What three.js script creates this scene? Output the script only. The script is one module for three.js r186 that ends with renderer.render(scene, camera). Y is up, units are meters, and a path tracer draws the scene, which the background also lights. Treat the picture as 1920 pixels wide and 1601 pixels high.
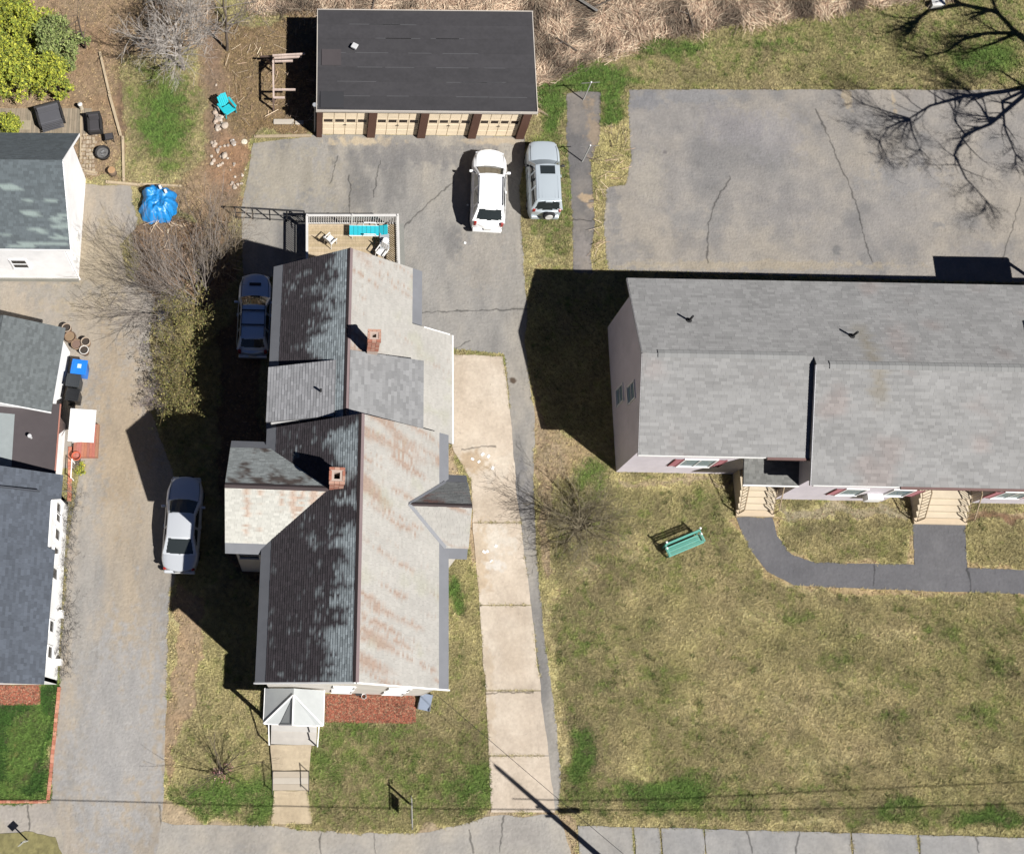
import * as THREE from 'three';
import { mergeGeometries } from 'three/addons/utils/BufferGeometryUtils.js';
import { RoundedBoxGeometry } from 'three/addons/geometries/RoundedBoxGeometry.js';

// ------------------------------------------------------------------ camera, sky, sun, exposure
const FOCAL = 1950, TILT = 15 * Math.PI / 180, HEIGHT = 51;      // lens in photo pixels, drone pitch off nadir, drone height in metres
const scene = new THREE.Scene();
const camera = new THREE.PerspectiveCamera(2 * Math.atan(800.5 / FOCAL) * 180 / Math.PI, 1920 / 1601, 1, 800);
camera.position.set(0, HEIGHT, 0);
camera.up.set(0, 0, -1);
camera.lookAt(0, HEIGHT - Math.cos(TILT) * 10, -Math.sin(TILT) * 10);
camera.setViewOffset(1920, 1601, 385, -87, 1920, 1601);          // the picture is an off-centre crop
const SUN = new THREE.Vector3(0.505, 0.743, 0.439);              // towards the sun: 48 degrees up, from the lower right
const renderer = new THREE.WebGLRenderer({ antialias: true });
renderer.setSize(1024, 853);
renderer.toneMapping = THREE.LinearToneMapping;
renderer.toneMappingExposure = 1.75;
renderer.shadowMap.enabled = true;
renderer.shadowMap.type = THREE.PCFSoftShadowMap;
{ // clear spring sky
  const w = 256, h = 128, d = new Float32Array(w * h * 4);
  for (let j = 0; j < h; j++) for (let i = 0; i < w; i++) {
    const el = ((j + 0.5) / h - 0.5) * Math.PI, az = ((i + 0.5) / w - 0.5) * 2 * Math.PI;
    const dir = new THREE.Vector3(Math.cos(el) * Math.cos(az), Math.sin(el), Math.cos(el) * Math.sin(az));
    const up = Math.max(0, Math.sin(el)), hz = Math.pow(1 - up, 4);
    const g = Math.pow(Math.max(0, dir.dot(SUN)), 24) * 0.06;
    const k = (j * w + i) * 4;
    d[k] = 0.009 + 0.014 * hz + g; d[k + 1] = 0.020 + 0.017 * hz + g * 0.95; d[k + 2] = 0.056 + 0.015 * hz + g * 0.85; d[k + 3] = 1;
  }
  const sky = new THREE.DataTexture(d, w, h, THREE.RGBAFormat, THREE.FloatType);
  sky.mapping = THREE.EquirectangularReflectionMapping; sky.magFilter = THREE.LinearFilter; sky.minFilter = THREE.LinearFilter;
  sky.needsUpdate = true; scene.background = sky; scene.environment = sky;
}
const sun = new THREE.DirectionalLight(new THREE.Color().setRGB(1, 0.978, 0.948), 5);
sun.position.set(11, 0, -17).addScaledVector(SUN, 90); sun.target.position.set(11, 0, -17); scene.add(sun, sun.target);
sun.castShadow = true; sun.shadow.mapSize.set(4096, 4096); sun.shadow.radius = 1;
Object.assign(sun.shadow.camera, { left: -48, right: 48, top: 48, bottom: -48, near: 1, far: 200 });

// ------------------------------------------------------------------ helpers
const C15 = Math.cos(TILT), S15 = Math.sin(TILT), PY = 1410 - FOCAL * Math.tan(TILT);
// survey: a point measured on the aerial photograph, with its height above ground, as a place in metres (x east, z south)
function at(u, v, h = 0) {
  const a = (u - 575) / FOCAL, b = (v - PY) / FOCAL, dy = C15 + b * S15, k = (HEIGHT - h) / dy;
  return new THREE.Vector3(a * k, h, (-S15 + b * C15) * k);
}
const V = (x, y, z) => new THREE.Vector3(x, y, z);
let seed = 12345;
const rnd = () => { seed = (seed * 1664525 + 1013904223) >>> 0; return seed / 4294967296; };
const rr = (a, b) => a + (b - a) * rnd();
const lerp = (a, b, t) => a + (b - a) * t, clamp = (x, a, b) => Math.min(b, Math.max(a, x));
const smooth = (a, b, x) => { const t = clamp((x - a) / (b - a), 0, 1); return t * t * (3 - 2 * t); };
const s2l = c => { c /= 255; return c <= 0.04045 ? c / 12.92 : Math.pow((c + 0.055) / 1.055, 2.4); };
const l2s = c => Math.round(255 * clamp(c <= 0.0031308 ? c * 12.92 : 1.055 * Math.pow(c, 1 / 2.4) - 0.055, 0, 1));
const KEXP = 2.05;                                               // how bright a white level surface stands in the sun
const alb = (r, g, b) => [s2l(r) / KEXP, s2l(g) / KEXP, s2l(b) / KEXP];
// value noise
const HN = new Float32Array(65536); { let s = 77; for (let i = 0; i < 65536; i++) { s = (s * 1103515245 + 12345) >>> 0; HN[i] = ((s >>> 8) & 65535) / 65535; } }
function vn(x, y) {
  const xi = Math.floor(x), yi = Math.floor(y), fx = x - xi, fy = y - yi, ux = fx * fx * (3 - 2 * fx), uy = fy * fy * (3 - 2 * fy);
  const a = (xi & 255), b = ((xi + 1) & 255), c = (yi & 255) << 8, e = ((yi + 1) & 255) << 8;
  return lerp(lerp(HN[a | c], HN[b | c], ux), lerp(HN[a | e], HN[b | e], ux), uy);
}
function fbm(x, y, o = 4) { let s = 0, a = 0.5, t = 0; for (let i = 0; i < o; i++) { s += a * vn(x, y); t += a; x = x * 2.03 + 17.3; y = y * 2.03 + 9.1; a *= 0.5; } return s / t; }

const taken = {};
function numbered(name) { const n = taken[name] = (taken[name] ?? -1) + 1; return n ? name + '_' + String(n).padStart(3, '0') : name; }
function tag(o, label, category, group) { o.userData.label = label; o.userData.category = category; if (group) o.userData.group = group; return o; }
function thing(name, label, category, pos = [0, 0, 0], turn = 0, group) {
  const o = new THREE.Group(); o.name = numbered(name); scene.add(o);
  o.position.set(...(pos.isVector3 ? pos.toArray() : pos)); o.rotation.y = turn;
  return tag(o, label, category, group);
}
function metric(g, s = 1) {                                       // uv in metres, from the dominant face direction
  if (g.index) g = g.toNonIndexed();
  const p = g.attributes.position, n = p.count, uv = new Float32Array(n * 2);
  const a = V(), b = V(), c = V(), e = V(), f = V();
  for (let i = 0; i < n; i += 3) {
    a.fromBufferAttribute(p, i); b.fromBufferAttribute(p, i + 1); c.fromBufferAttribute(p, i + 2);
    e.subVectors(b, a).cross(f.subVectors(c, a));
    const x = Math.abs(e.x), y = Math.abs(e.y), z = Math.abs(e.z);
    for (let k = 0; k < 3; k++) { const q = [a, b, c][k]; const [uu, vv] = y >= x && y >= z ? [q.x, q.z] : x >= z ? [q.z, q.y] : [q.x, q.y]; uv[(i + k) * 2] = uu / s; uv[(i + k) * 2 + 1] = vv / s; }
  }
  g.setAttribute('uv', new THREE.BufferAttribute(uv, 2));
  if (!g.attributes.normal) g.computeVertexNormals();
  for (const k of Object.keys(g.attributes)) if (!['position', 'normal', 'uv', 'color'].includes(k)) g.deleteAttribute(k);
  return g;
}
function join(gs) { gs = Array.isArray(gs) ? gs : [gs]; return gs.length > 1 ? mergeGeometries(gs.map(g => g.index ? g.toNonIndexed() : g)) : gs[0]; }
function mesh(name, gs, m, parent = scene, label) {
  const o = new THREE.Mesh(join(gs), m); o.name = parent === scene ? numbered(name) : name; parent.add(o);
  if (label) o.userData.label = label;
  return o;
}
function struct(name, gs, m, label, category = 'ground') { const o = mesh(name, gs, m); o.userData.kind = 'structure'; tag(o, label, category); return o; }
const box = (w, h, d, x = 0, y = 0, z = 0, ry = 0, rx = 0, rz = 0) => {
  const g = new THREE.BoxGeometry(w, h, d); if (rx) g.rotateX(rx); if (rz) g.rotateZ(rz); if (ry) g.rotateY(ry); g.translate(x, y, z); return metric(g);
};
const rbox = (w, h, d, r, x = 0, y = 0, z = 0, ry = 0, rx = 0, rz = 0) => {
  const g = new RoundedBoxGeometry(w, h, d, 2, r); if (rx) g.rotateX(rx); if (rz) g.rotateZ(rz); if (ry) g.rotateY(ry); g.translate(x, y, z); return metric(g);
};
const cyl = (r1, r2, h, x = 0, y = 0, z = 0, n = 14) => { const g = new THREE.CylinderGeometry(r1, r2, h, n); g.translate(x, y, z); return metric(g); };
function bar(a, b, r, n = 6, r2 = r) {                            // round bar from a to b
  const d = b.clone().sub(a), L = d.length(), g = new THREE.CylinderGeometry(r2, r, L, n); g.translate(0, L / 2, 0);
  g.applyQuaternion(new THREE.Quaternion().setFromUnitVectors(V(0, 1, 0), d.normalize())); g.translate(a.x, a.y, a.z); return metric(g);
}
function beam(a, b, w, h) {                                       // squared timber from a to b
  const d = b.clone().sub(a), L = d.length(), g = new THREE.BoxGeometry(w, h, L); g.translate(0, 0, L / 2);
  const m = new THREE.Matrix4().lookAt(d, V(0, 0, 0), Math.abs(d.y) > 0.95 * L ? V(1, 0, 0.01) : V(0, 1, 0)); g.applyMatrix4(m); g.translate(a.x, a.y, a.z); return metric(g);
}
const lathe = (pts, n = 20) => metric(new THREE.LatheGeometry(pts.map(p => new THREE.Vector2(p[0], p[1])), n));
function plate(pts, t) {                                          // flat polygon in space with thickness t below it
  const n = V(); for (let i = 0; i < pts.length; i++) { const a = pts[i], b = pts[(i + 1) % pts.length]; n.x += (a.y - b.y) * (a.z + b.z); n.y += (a.z - b.z) * (a.x + b.x); n.z += (a.x - b.x) * (a.y + b.y); }
  n.normalize(); if (n.y < -1e-6 || (t < 0 && n.y < 1e-6)) { pts = pts.slice().reverse(); n.negate(); } t = Math.abs(t);
  const e = V().subVectors(pts[1], pts[0]).normalize(), f = V().crossVectors(n, e);
  const p2 = pts.map(p => { const q = V().subVectors(p, pts[0]); return new THREE.Vector2(q.dot(e), q.dot(f)); });
  const tri = THREE.ShapeUtils.triangulateShape(p2, []), low = pts.map(p => p.clone().addScaledVector(n, -t)), o = [];
  const push = (...q) => q.forEach(p => o.push(p.x, p.y, p.z));
  for (const [a, b, c] of tri) { const flip = (p2[b].x - p2[a].x) * (p2[c].y - p2[a].y) - (p2[b].y - p2[a].y) * (p2[c].x - p2[a].x) < 0; const [i, j, k] = flip ? [a, c, b] : [a, b, c]; push(pts[i], pts[j], pts[k]); push(low[i], low[k], low[j]); }
  for (let i = 0; i < pts.length; i++) { const j = (i + 1) % pts.length; push(pts[i], low[i], low[j]); push(pts[i], low[j], pts[j]); }
  const g = new THREE.BufferGeometry(); g.setAttribute('position', new THREE.Float32BufferAttribute(o, 3)); g.computeVertexNormals(); return metric(g);
}
function slab(xz, top, t) { return plate(xz.map(([x, z]) => V(x, top, z)), t); }
function inside(p, x, z) { let c = false; for (let i = 0, j = p.length - 1; i < p.length; j = i++) { const [a, b] = p[i], [e, f] = p[j]; if ((b > z) !== (f > z) && x < (e - a) * (z - b) / (f - b) + a) c = !c; } return c; }
function px(list, h = 0) { const o = []; for (let i = 0; i < list.length; i += 2) { const p = at(list[i], list[i + 1], h); o.push([p.x, p.z]); } return o; }
function ragged(poly, amp = 0.06, step = 0.35) {                  // worn outline
  const o = []; for (let i = 0; i < poly.length; i++) {
    const a = poly[i], b = poly[(i + 1) % poly.length], L = Math.hypot(b[0] - a[0], b[1] - a[1]), n = Math.max(1, Math.round(L / step));
    for (let k = 0; k < n; k++) { const t = k / n, x = lerp(a[0], b[0], t), z = lerp(a[1], b[1], t), nx = -(b[1] - a[1]) / L, nz = (b[0] - a[0]) / L, d = (fbm(x * 1.7 + 5, z * 1.7, 3) - 0.5) * 2 * amp * (k ? 1 : 0.5); o.push([x + nx * d, z + nz * d]); }
  } return o;
}
const bounds = p => { let a = 1e9, b = -1e9, c = 1e9, d = -1e9; for (const [x, z] of p) { a = Math.min(a, x); b = Math.max(b, x); c = Math.min(c, z); d = Math.max(d, z); } return [a, b, c, d]; };
function colourMap(w, h, fn, repeat = false) {                    // fn(u, v) -> linear rgb
  const d = new Uint8Array(w * h * 4);
  for (let j = 0; j < h; j++) for (let i = 0; i < w; i++) { const c = fn((i + 0.5) / w, (j + 0.5) / h), k = (j * w + i) * 4; d[k] = l2s(c[0]); d[k + 1] = l2s(c[1]); d[k + 2] = l2s(c[2]); d[k + 3] = 255; }
  const t = new THREE.DataTexture(d, w, h); t.colorSpace = THREE.SRGBColorSpace; t.magFilter = THREE.LinearFilter; t.minFilter = THREE.LinearMipmapLinearFilter; t.generateMipmaps = true;
  if (repeat) t.wrapS = t.wrapT = THREE.RepeatWrapping; t.needsUpdate = true; return t;
}
function greyMap(w, h, fn) {
  const d = new Uint8Array(w * h * 4);
  for (let j = 0; j < h; j++) for (let i = 0; i < w; i++) { const c = Math.round(255 * clamp(fn((i + 0.5) / w, (j + 0.5) / h), 0, 1)), k = (j * w + i) * 4; d[k] = d[k + 1] = d[k + 2] = c; d[k + 3] = 255; }
  const t = new THREE.DataTexture(d, w, h); t.magFilter = THREE.LinearFilter; t.wrapS = t.wrapT = THREE.RepeatWrapping; t.needsUpdate = true; return t;
}
const wrapn = (f, n) => (u, v) => { const x = u * n, y = v * n, a = smooth(0, 1, clamp((u - 0.75) * 4, 0, 1)), b = smooth(0, 1, clamp((v - 0.75) * 4, 0, 1)); return lerp(lerp(f(x, y), f(x - n, y), a), lerp(f(x, y - n), f(x - n, y - n), a), b); };
const speck = wrapn((x, y) => fbm(x, y, 5), 24), blotch = wrapn((x, y) => fbm(x + 40, y + 7, 5), 6);
const grainBump = greyMap(256, 256, speck);
const wearMap = colourMap(256, 256, (u, v) => { const k = 0.78 + 0.22 * blotch(u, v) + 0.1 * (speck(u, v) - 0.5); return [k, k, k]; }, true);
wearMap.repeat.set(0.25, 0.25);
const woodMap = colourMap(256, 256, (u, v) => { const k = 0.7 + 0.4 * (fbm(u * 60, v * 3, 3) - 0.5) + 0.25 * blotch(u, v); return [k, k * 0.99, k * 0.97]; }, true);
function mat(rgb, rough = 0.9, o = {}) {
  const { plain, ...rest } = o, m = new THREE.MeshStandardMaterial({ roughness: rough, ...rest }); const s = rgb[0] === 1 && rgb[1] === 1 ? 1 : 0.82; m.color.setRGB(rgb[0] * s, rgb[1] * s, rgb[2] * s); if (!m.map && !plain) m.map = wearMap; return m;
}

// ------------------------------------------------------------------ ground
const GX0 = -26, GX1 = 54, GZ0 = -56, GZ1 = 18, CELL = 0.2;
const CW = Math.round((GX1 - GX0) / CELL), CH = Math.round((GZ1 - GZ0) / CELL);
const ctl = new Float32Array(CW * CH * 5);                        // rgb (sRGB 0..255 seen in sun), grass cover, straw cover
const DRY = [160, 143, 97], OLIVE = [146, 138, 80], GREEN = [96, 120, 46], RICH = [58, 92, 30], DIRT = [163, 133, 100], TAN = [184, 160, 122], SOIL = [122, 100, 78], STRAW = [176, 142, 112];
for (let i = 0; i < CW * CH; i++) { ctl.set(DRY, i * 5); ctl[i * 5 + 3] = 1; }
function paint(poly, rgb, grass, soft = 0.4, straw = 0, amount = 1) {
  const [a, b, c, d] = bounds(poly), i0 = Math.max(0, Math.floor((a - soft - GX0) / CELL)), i1 = Math.min(CW - 1, Math.ceil((b + soft - GX0) / CELL)), j0 = Math.max(0, Math.floor((c - soft - GZ0) / CELL)), j1 = Math.min(CH - 1, Math.ceil((d + soft - GZ0) / CELL));
  for (let j = j0; j <= j1; j++) for (let i = i0; i <= i1; i++) {
    const x = GX0 + (i + 0.5) * CELL, z = GZ0 + (j + 0.5) * CELL; let m = 1e9;
    for (let k = 0, l = poly.length - 1; k < poly.length; l = k++) { const [ax, az] = poly[l], [bx, bz] = poly[k], ex = bx - ax, ez = bz - az, t = clamp(((x - ax) * ex + (z - az) * ez) / (ex * ex + ez * ez + 1e-9), 0, 1); m = Math.min(m, Math.hypot(x - ax - ex * t, z - az - ez * t)); }
    const w = smooth(-soft, soft, inside(poly, x, z) ? m : -m) * amount; if (w <= 0) continue;
    const q = (j * CW + i) * 5; for (let k = 0; k < 3; k++) ctl[q + k] = lerp(ctl[q + k], rgb[k], w); ctl[q + 3] = lerp(ctl[q + 3], grass, w); ctl[q + 4] = lerp(ctl[q + 4], straw, w);
  }
}
function blob(u, v, ru, rv, rgb, grass, amount = 1, soft, straw = 0) {
  const c = at(u, v), rx = ru / 36, rz = rv / 34, p = []; for (let k = 0; k < 14; k++) { const t = k / 14 * 6.2832, q = 0.75 + 0.5 * vn(u + Math.cos(t) * 1.5, v + Math.sin(t) * 1.5); p.push([c.x + Math.cos(t) * rx * q, c.z + Math.sin(t) * rz * q]); }
  paint(p, rgb, grass, soft ?? Math.min(rx, rz) * 0.7, straw, amount);
}
// reed litter along the top, grass bank under it
paint(px([400, -320, 2100, -320, 2100, -30, 1750, 5, 1560, 30, 1400, 50, 1230, 80, 1130, 125, 1010, 175, 1000, 200, 590, 200, 560, 40, 470, 10]), STRAW, 0.05, 0.8, 1);
paint(px([1010, 175, 1130, 125, 1240, 80, 1400, 50, 1580, 25, 1760, 0, 2100, -40, 2100, 330, 1900, 330, 1900, 165, 1180, 165, 1170, 345, 1010, 262]), [156, 148, 78], 1, 0.5);
blob(1120, 150, 70, 30, [88, 118, 40], 1); blob(1035, 210, 26, 60, [86, 116, 38], 1); blob(1150, 205, 22, 50, [96, 128, 44], 1); blob(1250, 90, 70, 22, [104, 124, 48], 1, 0.8); blob(1450, 85, 60, 14, [110, 126, 50], 1, 0.7); blob(1840, 110, 60, 28, [98, 120, 42], 1, 0.8);
blob(1300, 145, 60, 16, [150, 118, 80], 0.6, 0.7); blob(1620, 130, 120, 20, [158, 134, 84], 1, 0.6); blob(1500, 155, 200, 8, [150, 120, 84], 0.4, 0.8);
// back yards, left
paint(px([-200, -300, 420, -300, 420, 40, 470, 250, 450, 400, 400, 440, 240, 345, 160, 345, 0, 420, -200, 420]), [172, 146, 116], 0.12, 0.6);
paint(px([240, 120, 350, 110, 375, 200, 365, 300, 300, 340, 240, 310]), [134, 132, 76], 0.9, 1.1); blob(302, 235, 44, 84, [110, 124, 54], 1, 0.9); blob(304, 232, 26, 60, [70, 97, 38], 1, 0.9); blob(335, 175, 26, 36, [108, 124, 56], 1, 0.8);
blob(225, 200, 10, 60, [128, 100, 84], 0, 0.8, 0.3); blob(160, 90, 60, 60, [164, 134, 104], 0.1, 0.8); blob(330, 40, 90, 60, [150, 128, 100], 0.3, 0.7, 1, 0.4);
blob(150, 190, 90, 18, [176, 146, 112], 0, 0.8);
paint(px([375, 40, 420, 40, 430, 250, 460, 300, 440, 400, 390, 400, 380, 250]), [146, 122, 100], 0.05, 0.5);
paint(px([420, 40, 600, 20, 600, 262, 470, 262, 430, 240]), [150, 126, 94], 0.25, 0.5, 0.06);
blob(430, 300, 40, 55, [178, 138, 104], 0, 0.8, 0.6); blob(520, 235, 80, 14, [150, 122, 86], 0.2, 0.6);
paint(px([230, 420, 330, 400, 450, 400, 470, 560, 400, 640, 400, 800, 420, 1090, 500, 1090, 500, 400, 330, 400, 280, 620]), SOIL, 0.1, 0.5);
paint(px([250, 430, 420, 400, 455, 520, 380, 600, 300, 560]), [150, 122, 96], 0.15, 0.5, 0.1);
// strip of bare earth left of the middle house, its front lawns
paint(px([320, 1090, 385, 1130, 382, 1200, 370, 1320, 340, 1400, 325, 1500, 312, 1500, 318, 1300]), [182, 156, 124], 0.05, 0.3);
paint(px([385, 1150, 500, 1290, 505, 1400, 515, 1500, 505, 1535, 400, 1540, 335, 1510, 335, 1430, 370, 1330]), [160, 144, 88], 1, 0.35);
blob(425, 1505, 85, 30, [104, 124, 50], 1, 0.9); blob(490, 1480, 24, 40, [110, 130, 56], 1, 0.8); blob(440, 1240, 40, 60, [176, 156, 100], 1, 0.6);
paint(px([590, 1360, 790, 1330, 850, 1290, 912, 1400, 922, 1520, 905, 1545, 780, 1550, 620, 1555, 585, 1510]), [142, 134, 78], 1, 0.35);
blob(690, 1370, 70, 16, [112, 126, 48], 1, 0.7); blob(880, 1480, 40, 40, [112, 130, 52], 1, 0.8); blob(620, 1440, 30, 60, [118, 130, 60], 1, 0.7); blob(750, 1460, 90, 50, [132, 132, 72], 1, 0.7); blob(850, 1345, 60, 20, [166, 140, 92], 0.8, 0.6);
paint(px([838, 1050, 890, 1050, 905, 1300, 838, 1300]), [160, 140, 90], 0.9, 0.3); blob(848, 1115, 12, 20, [86, 128, 36], 1); blob(870, 1250, 22, 60, [136, 132, 72], 1, 0.6);
// dark green lawn bottom left, verge
paint(px([-120, 1290, 110, 1285, 88, 1500, -120, 1503]), RICH, 1, 0.12); blob(50, 1400, 40, 60, [76, 108, 40], 1, 0.6); blob(20, 1490, 60, 14, [88, 112, 44], 1, 0.6);
paint(px([-120, 1565, 60, 1560, 105, 1568, 118, 1600, 110, 1650, -120, 1660]), [150, 144, 92], 1, 0.2);
// right hand lawn
paint(px([1000, 790, 1060, 790, 1150, 880, 1090, 870, 1075, 900, 1010, 900]), [180, 158, 120], 0.1, 0.4);
paint(px([985, 440, 1072, 430, 1075, 510, 1010, 512, 985, 640, 990, 520]), [176, 152, 112], 0.25, 0.4); blob(1030, 440, 45, 40, [150, 146, 84], 1, 0.8); blob(1000, 560, 20, 40, [176, 152, 112], 0.3, 0.8);
paint(px([1110, 240, 1178, 230, 1182, 340, 1135, 360, 1135, 505, 1110, 505, 1112, 330]), [186, 158, 110], 0.7, 0.25, 0.1); blob(1092, 480, 18, 40, [190, 168, 126], 0.1, 0.5);
paint(px([1062, 250, 1072, 430, 1060, 500, 985, 420, 985, 262]), [140, 138, 74], 1, 0.3); blob(1040, 470, 30, 24, [160, 146, 90], 1, 0.6);
paint(px([1040, 920, 1150, 880, 1180, 930, 1350, 930, 1390, 1010, 1300, 1060, 1100, 1140, 1030, 1100]), [152, 138, 86], 1, 0.5);
blob(1110, 890, 30, 30, [120, 130, 52], 1, 0.9); blob(1100, 1010, 80, 70, [134, 118, 84], 0.7, 0.6); blob(1320, 950, 40, 26, [132, 130, 62], 1, 0.6);
blob(1090, 1180, 50, 70, [134, 130, 68], 1, 0.8); blob(1070, 1340, 30, 60, [128, 126, 64], 1, 0.8); blob(1180, 1260, 110, 80, [150, 138, 86], 1, 0.7); blob(1450, 1200, 180, 60, [172, 148, 108], 0.9, 0.8); blob(1500, 1310, 170, 70, [176, 152, 116], 0.85, 0.8); blob(1780, 1250, 150, 110, [160, 146, 96], 1, 0.6); blob(1700, 1430, 200, 40, [170, 146, 106], 0.9, 0.7); blob(1250, 1400, 120, 60, [158, 142, 92], 1, 0.6); blob(1300, 1200, 60, 40, [168, 142, 100], 0.9, 0.7); blob(1200, 1140, 60, 30, [172, 140, 108], 0.8, 0.5);
blob(1090, 1430, 22, 50, [84, 112, 44], 1, 0.9); blob(1240, 1490, 70, 28, [70, 104, 42], 1, 0.9); blob(1110, 1500, 50, 22, [128, 130, 66], 1, 0.8); blob(1390, 1500, 70, 20, [128, 130, 62], 1, 0.7); blob(1680, 1520, 40, 18, [92, 118, 48], 1, 0.9); blob(1600, 1530, 330, 14, [132, 130, 66], 1, 0.7); blob(1860, 1540, 60, 16, [84, 116, 46], 1, 0.8); blob(1190, 1440, 30, 18, [170, 140, 112], 0.6, 0.8);
for (const [u, v, a, c] of [[1205, 1445, 22, 12], [1370, 1305, 16, 8], [1480, 1330, 60, 18], [1580, 1300, 40, 16], [1300, 1195, 34, 12], [1660, 1185, 60, 14], [1440, 1160, 46, 12], [1750, 1345, 40, 12], [1540, 1420, 70, 14], [1850, 1420, 50, 14], [1275, 1330, 30, 12], [1190, 1120, 40, 14], [1100, 1075, 40, 20], [1640, 1265, 50, 14], [1190, 1025, 50, 26]]) blob(u, v, a, c, [168, 150, 124], 0.25, 0.7);
for (const [u, v, a, c] of [[1090, 1215, 16, 14], [1130, 1290, 22, 16], [1085, 1365, 10, 14], [1240, 1260, 26, 14], [1500, 1150, 30, 12], [1590, 1120, 26, 10], [1760, 1180, 40, 16], [1880, 1250, 30, 30], [1420, 1395, 26, 14], [1680, 1350, 40, 14], [1330, 1460, 40, 14], [1500, 1480, 50, 12], [1220, 1180, 30, 14], [1560, 1240, 30, 12], [1840, 1330, 40, 16]]) blob(u, v, a, c, [124, 130, 66], 1, 0.6);
paint(px([1150, 893, 1395, 893, 1395, 916, 1160, 914]), [186, 168, 132], 0.2, 0.25); paint(px([1450, 940, 1715, 948, 1715, 972, 1455, 972]), [178, 164, 132], 0.15, 0.25); paint(px([1820, 952, 2100, 952, 2100, 974, 1822, 972]), [178, 160, 128], 0.2, 0.25);
blob(1545, 985, 60, 14, [132, 110, 74], 0.8, 0.8); blob(1870, 965, 40, 8, [120, 84, 60], 0, 0.7);
paint(px([1050, 1530, 1090, 1528, 1100, 1640, 1075, 1640]), [186, 164, 132], 0.1, 0.25);
paint(px([1085, 1528, 2100, 1560, 2100, 1585, 1080, 1546]), [172, 150, 108], 0.5, 0.12);
paint(px([1372, 964, 1455, 964, 1464, 1003, 1490, 1036, 1532, 1050, 1710, 1054, 1706, 972, 1818, 972, 1822, 1058, 2100, 1072, 2100, 1124, 1822, 1118, 1488, 1105, 1434, 1078, 1398, 1032]), [198, 174, 130], 0.15, 0.06);
paint(px([836, 820, 852, 838, 888, 905, 894, 1060, 884, 1060, 878, 1040, 838, 900]), [196, 172, 138], 0.04, 0.12); paint(px([980, 640, 1000, 700, 1040, 800, 1070, 850, 1040, 900, 1034, 1000, 1050, 1080, 1020, 1100, 1008, 1050, 1000, 900, 1003, 790]), [180, 158, 126], 0.15, 0.3); paint(px([1015, 1100, 1040, 1100, 1052, 1300, 1062, 1440, 1048, 1440, 1030, 1300]), [176, 156, 118], 0.35, 0.2);
// earth round the left driveway and the walk
paint(px([290, 1495, 335, 1505, 380, 1545, 500, 1545, 600, 1560, 780, 1560, 925, 1530, 1050, 1520, 1095, 1640, 280, 1640]), [188, 168, 138], 0, 0.2);
paint(px([0, 1498, 110, 1500, 110, 1512, 0, 1512]), [190, 165, 130], 0, 0.1);

const P0 = new Float32Array(5);
function field(x, z, out = P0) {
  const fx = clamp((x - GX0) / CELL - 0.5, 0, CW - 1.001), fz = clamp((z - GZ0) / CELL - 0.5, 0, CH - 1.001), i = Math.floor(fx), j = Math.floor(fz), a = fx - i, b = fz - j, q = (j * CW + i) * 5, r = q + CW * 5;
  for (let k = 0; k < 5; k++) out[k] = lerp(lerp(ctl[q + k], ctl[q + 5 + k], a), lerp(ctl[r + k], ctl[r + 5 + k], a), b);
  return out;
}
// turf is a mix of dead straw coloured and living blades: the surveyed tone sets how many of each
const turfOut = [0, 0, 0];
function turf(x, z, f, r) {
  const p = clamp((f[1] - f[0] + 22) / 40, 0, 1), n = fbm(x * 2.6 + 8, z * 2.6, 4) * 0.78 + fbm(x * 0.6, z * 0.6 + 60, 3) * 0.3 - 0.04, w = smooth(-0.13, 0.13, n - 0.515 + (p - 0.5) * 0.5 + (r - 0.5) * 0.4);
  const lum = clamp((f[0] + f[1]) / 306, 0.5, 1.15), t = fbm(x * 0.5 + 20, z * 0.5, 3), v = 0.84 + 0.34 * fbm(x * 1.25 + 70, z * 1.25, 4), dry = [lerp(166, 175, t) * v, lerp(158, 159, t) * v, lerp(106, 119, t) * v], live = f[1] < 98 ? f : [lerp(142, 100, p), lerp(144, 128, p), lerp(80, 56, p)];
  for (let k = 0; k < 3; k++) turfOut[k] = lerp(dry[k] * lum, live[k], w);
  return turfOut;
}
const warp = (x, z) => [x + (fbm(x * 0.9, z * 0.9 + 31, 4) - 0.5) * 1.3, z + (fbm(x * 0.9 + 77, z * 0.9, 4) - 0.5) * 1.3];
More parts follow.
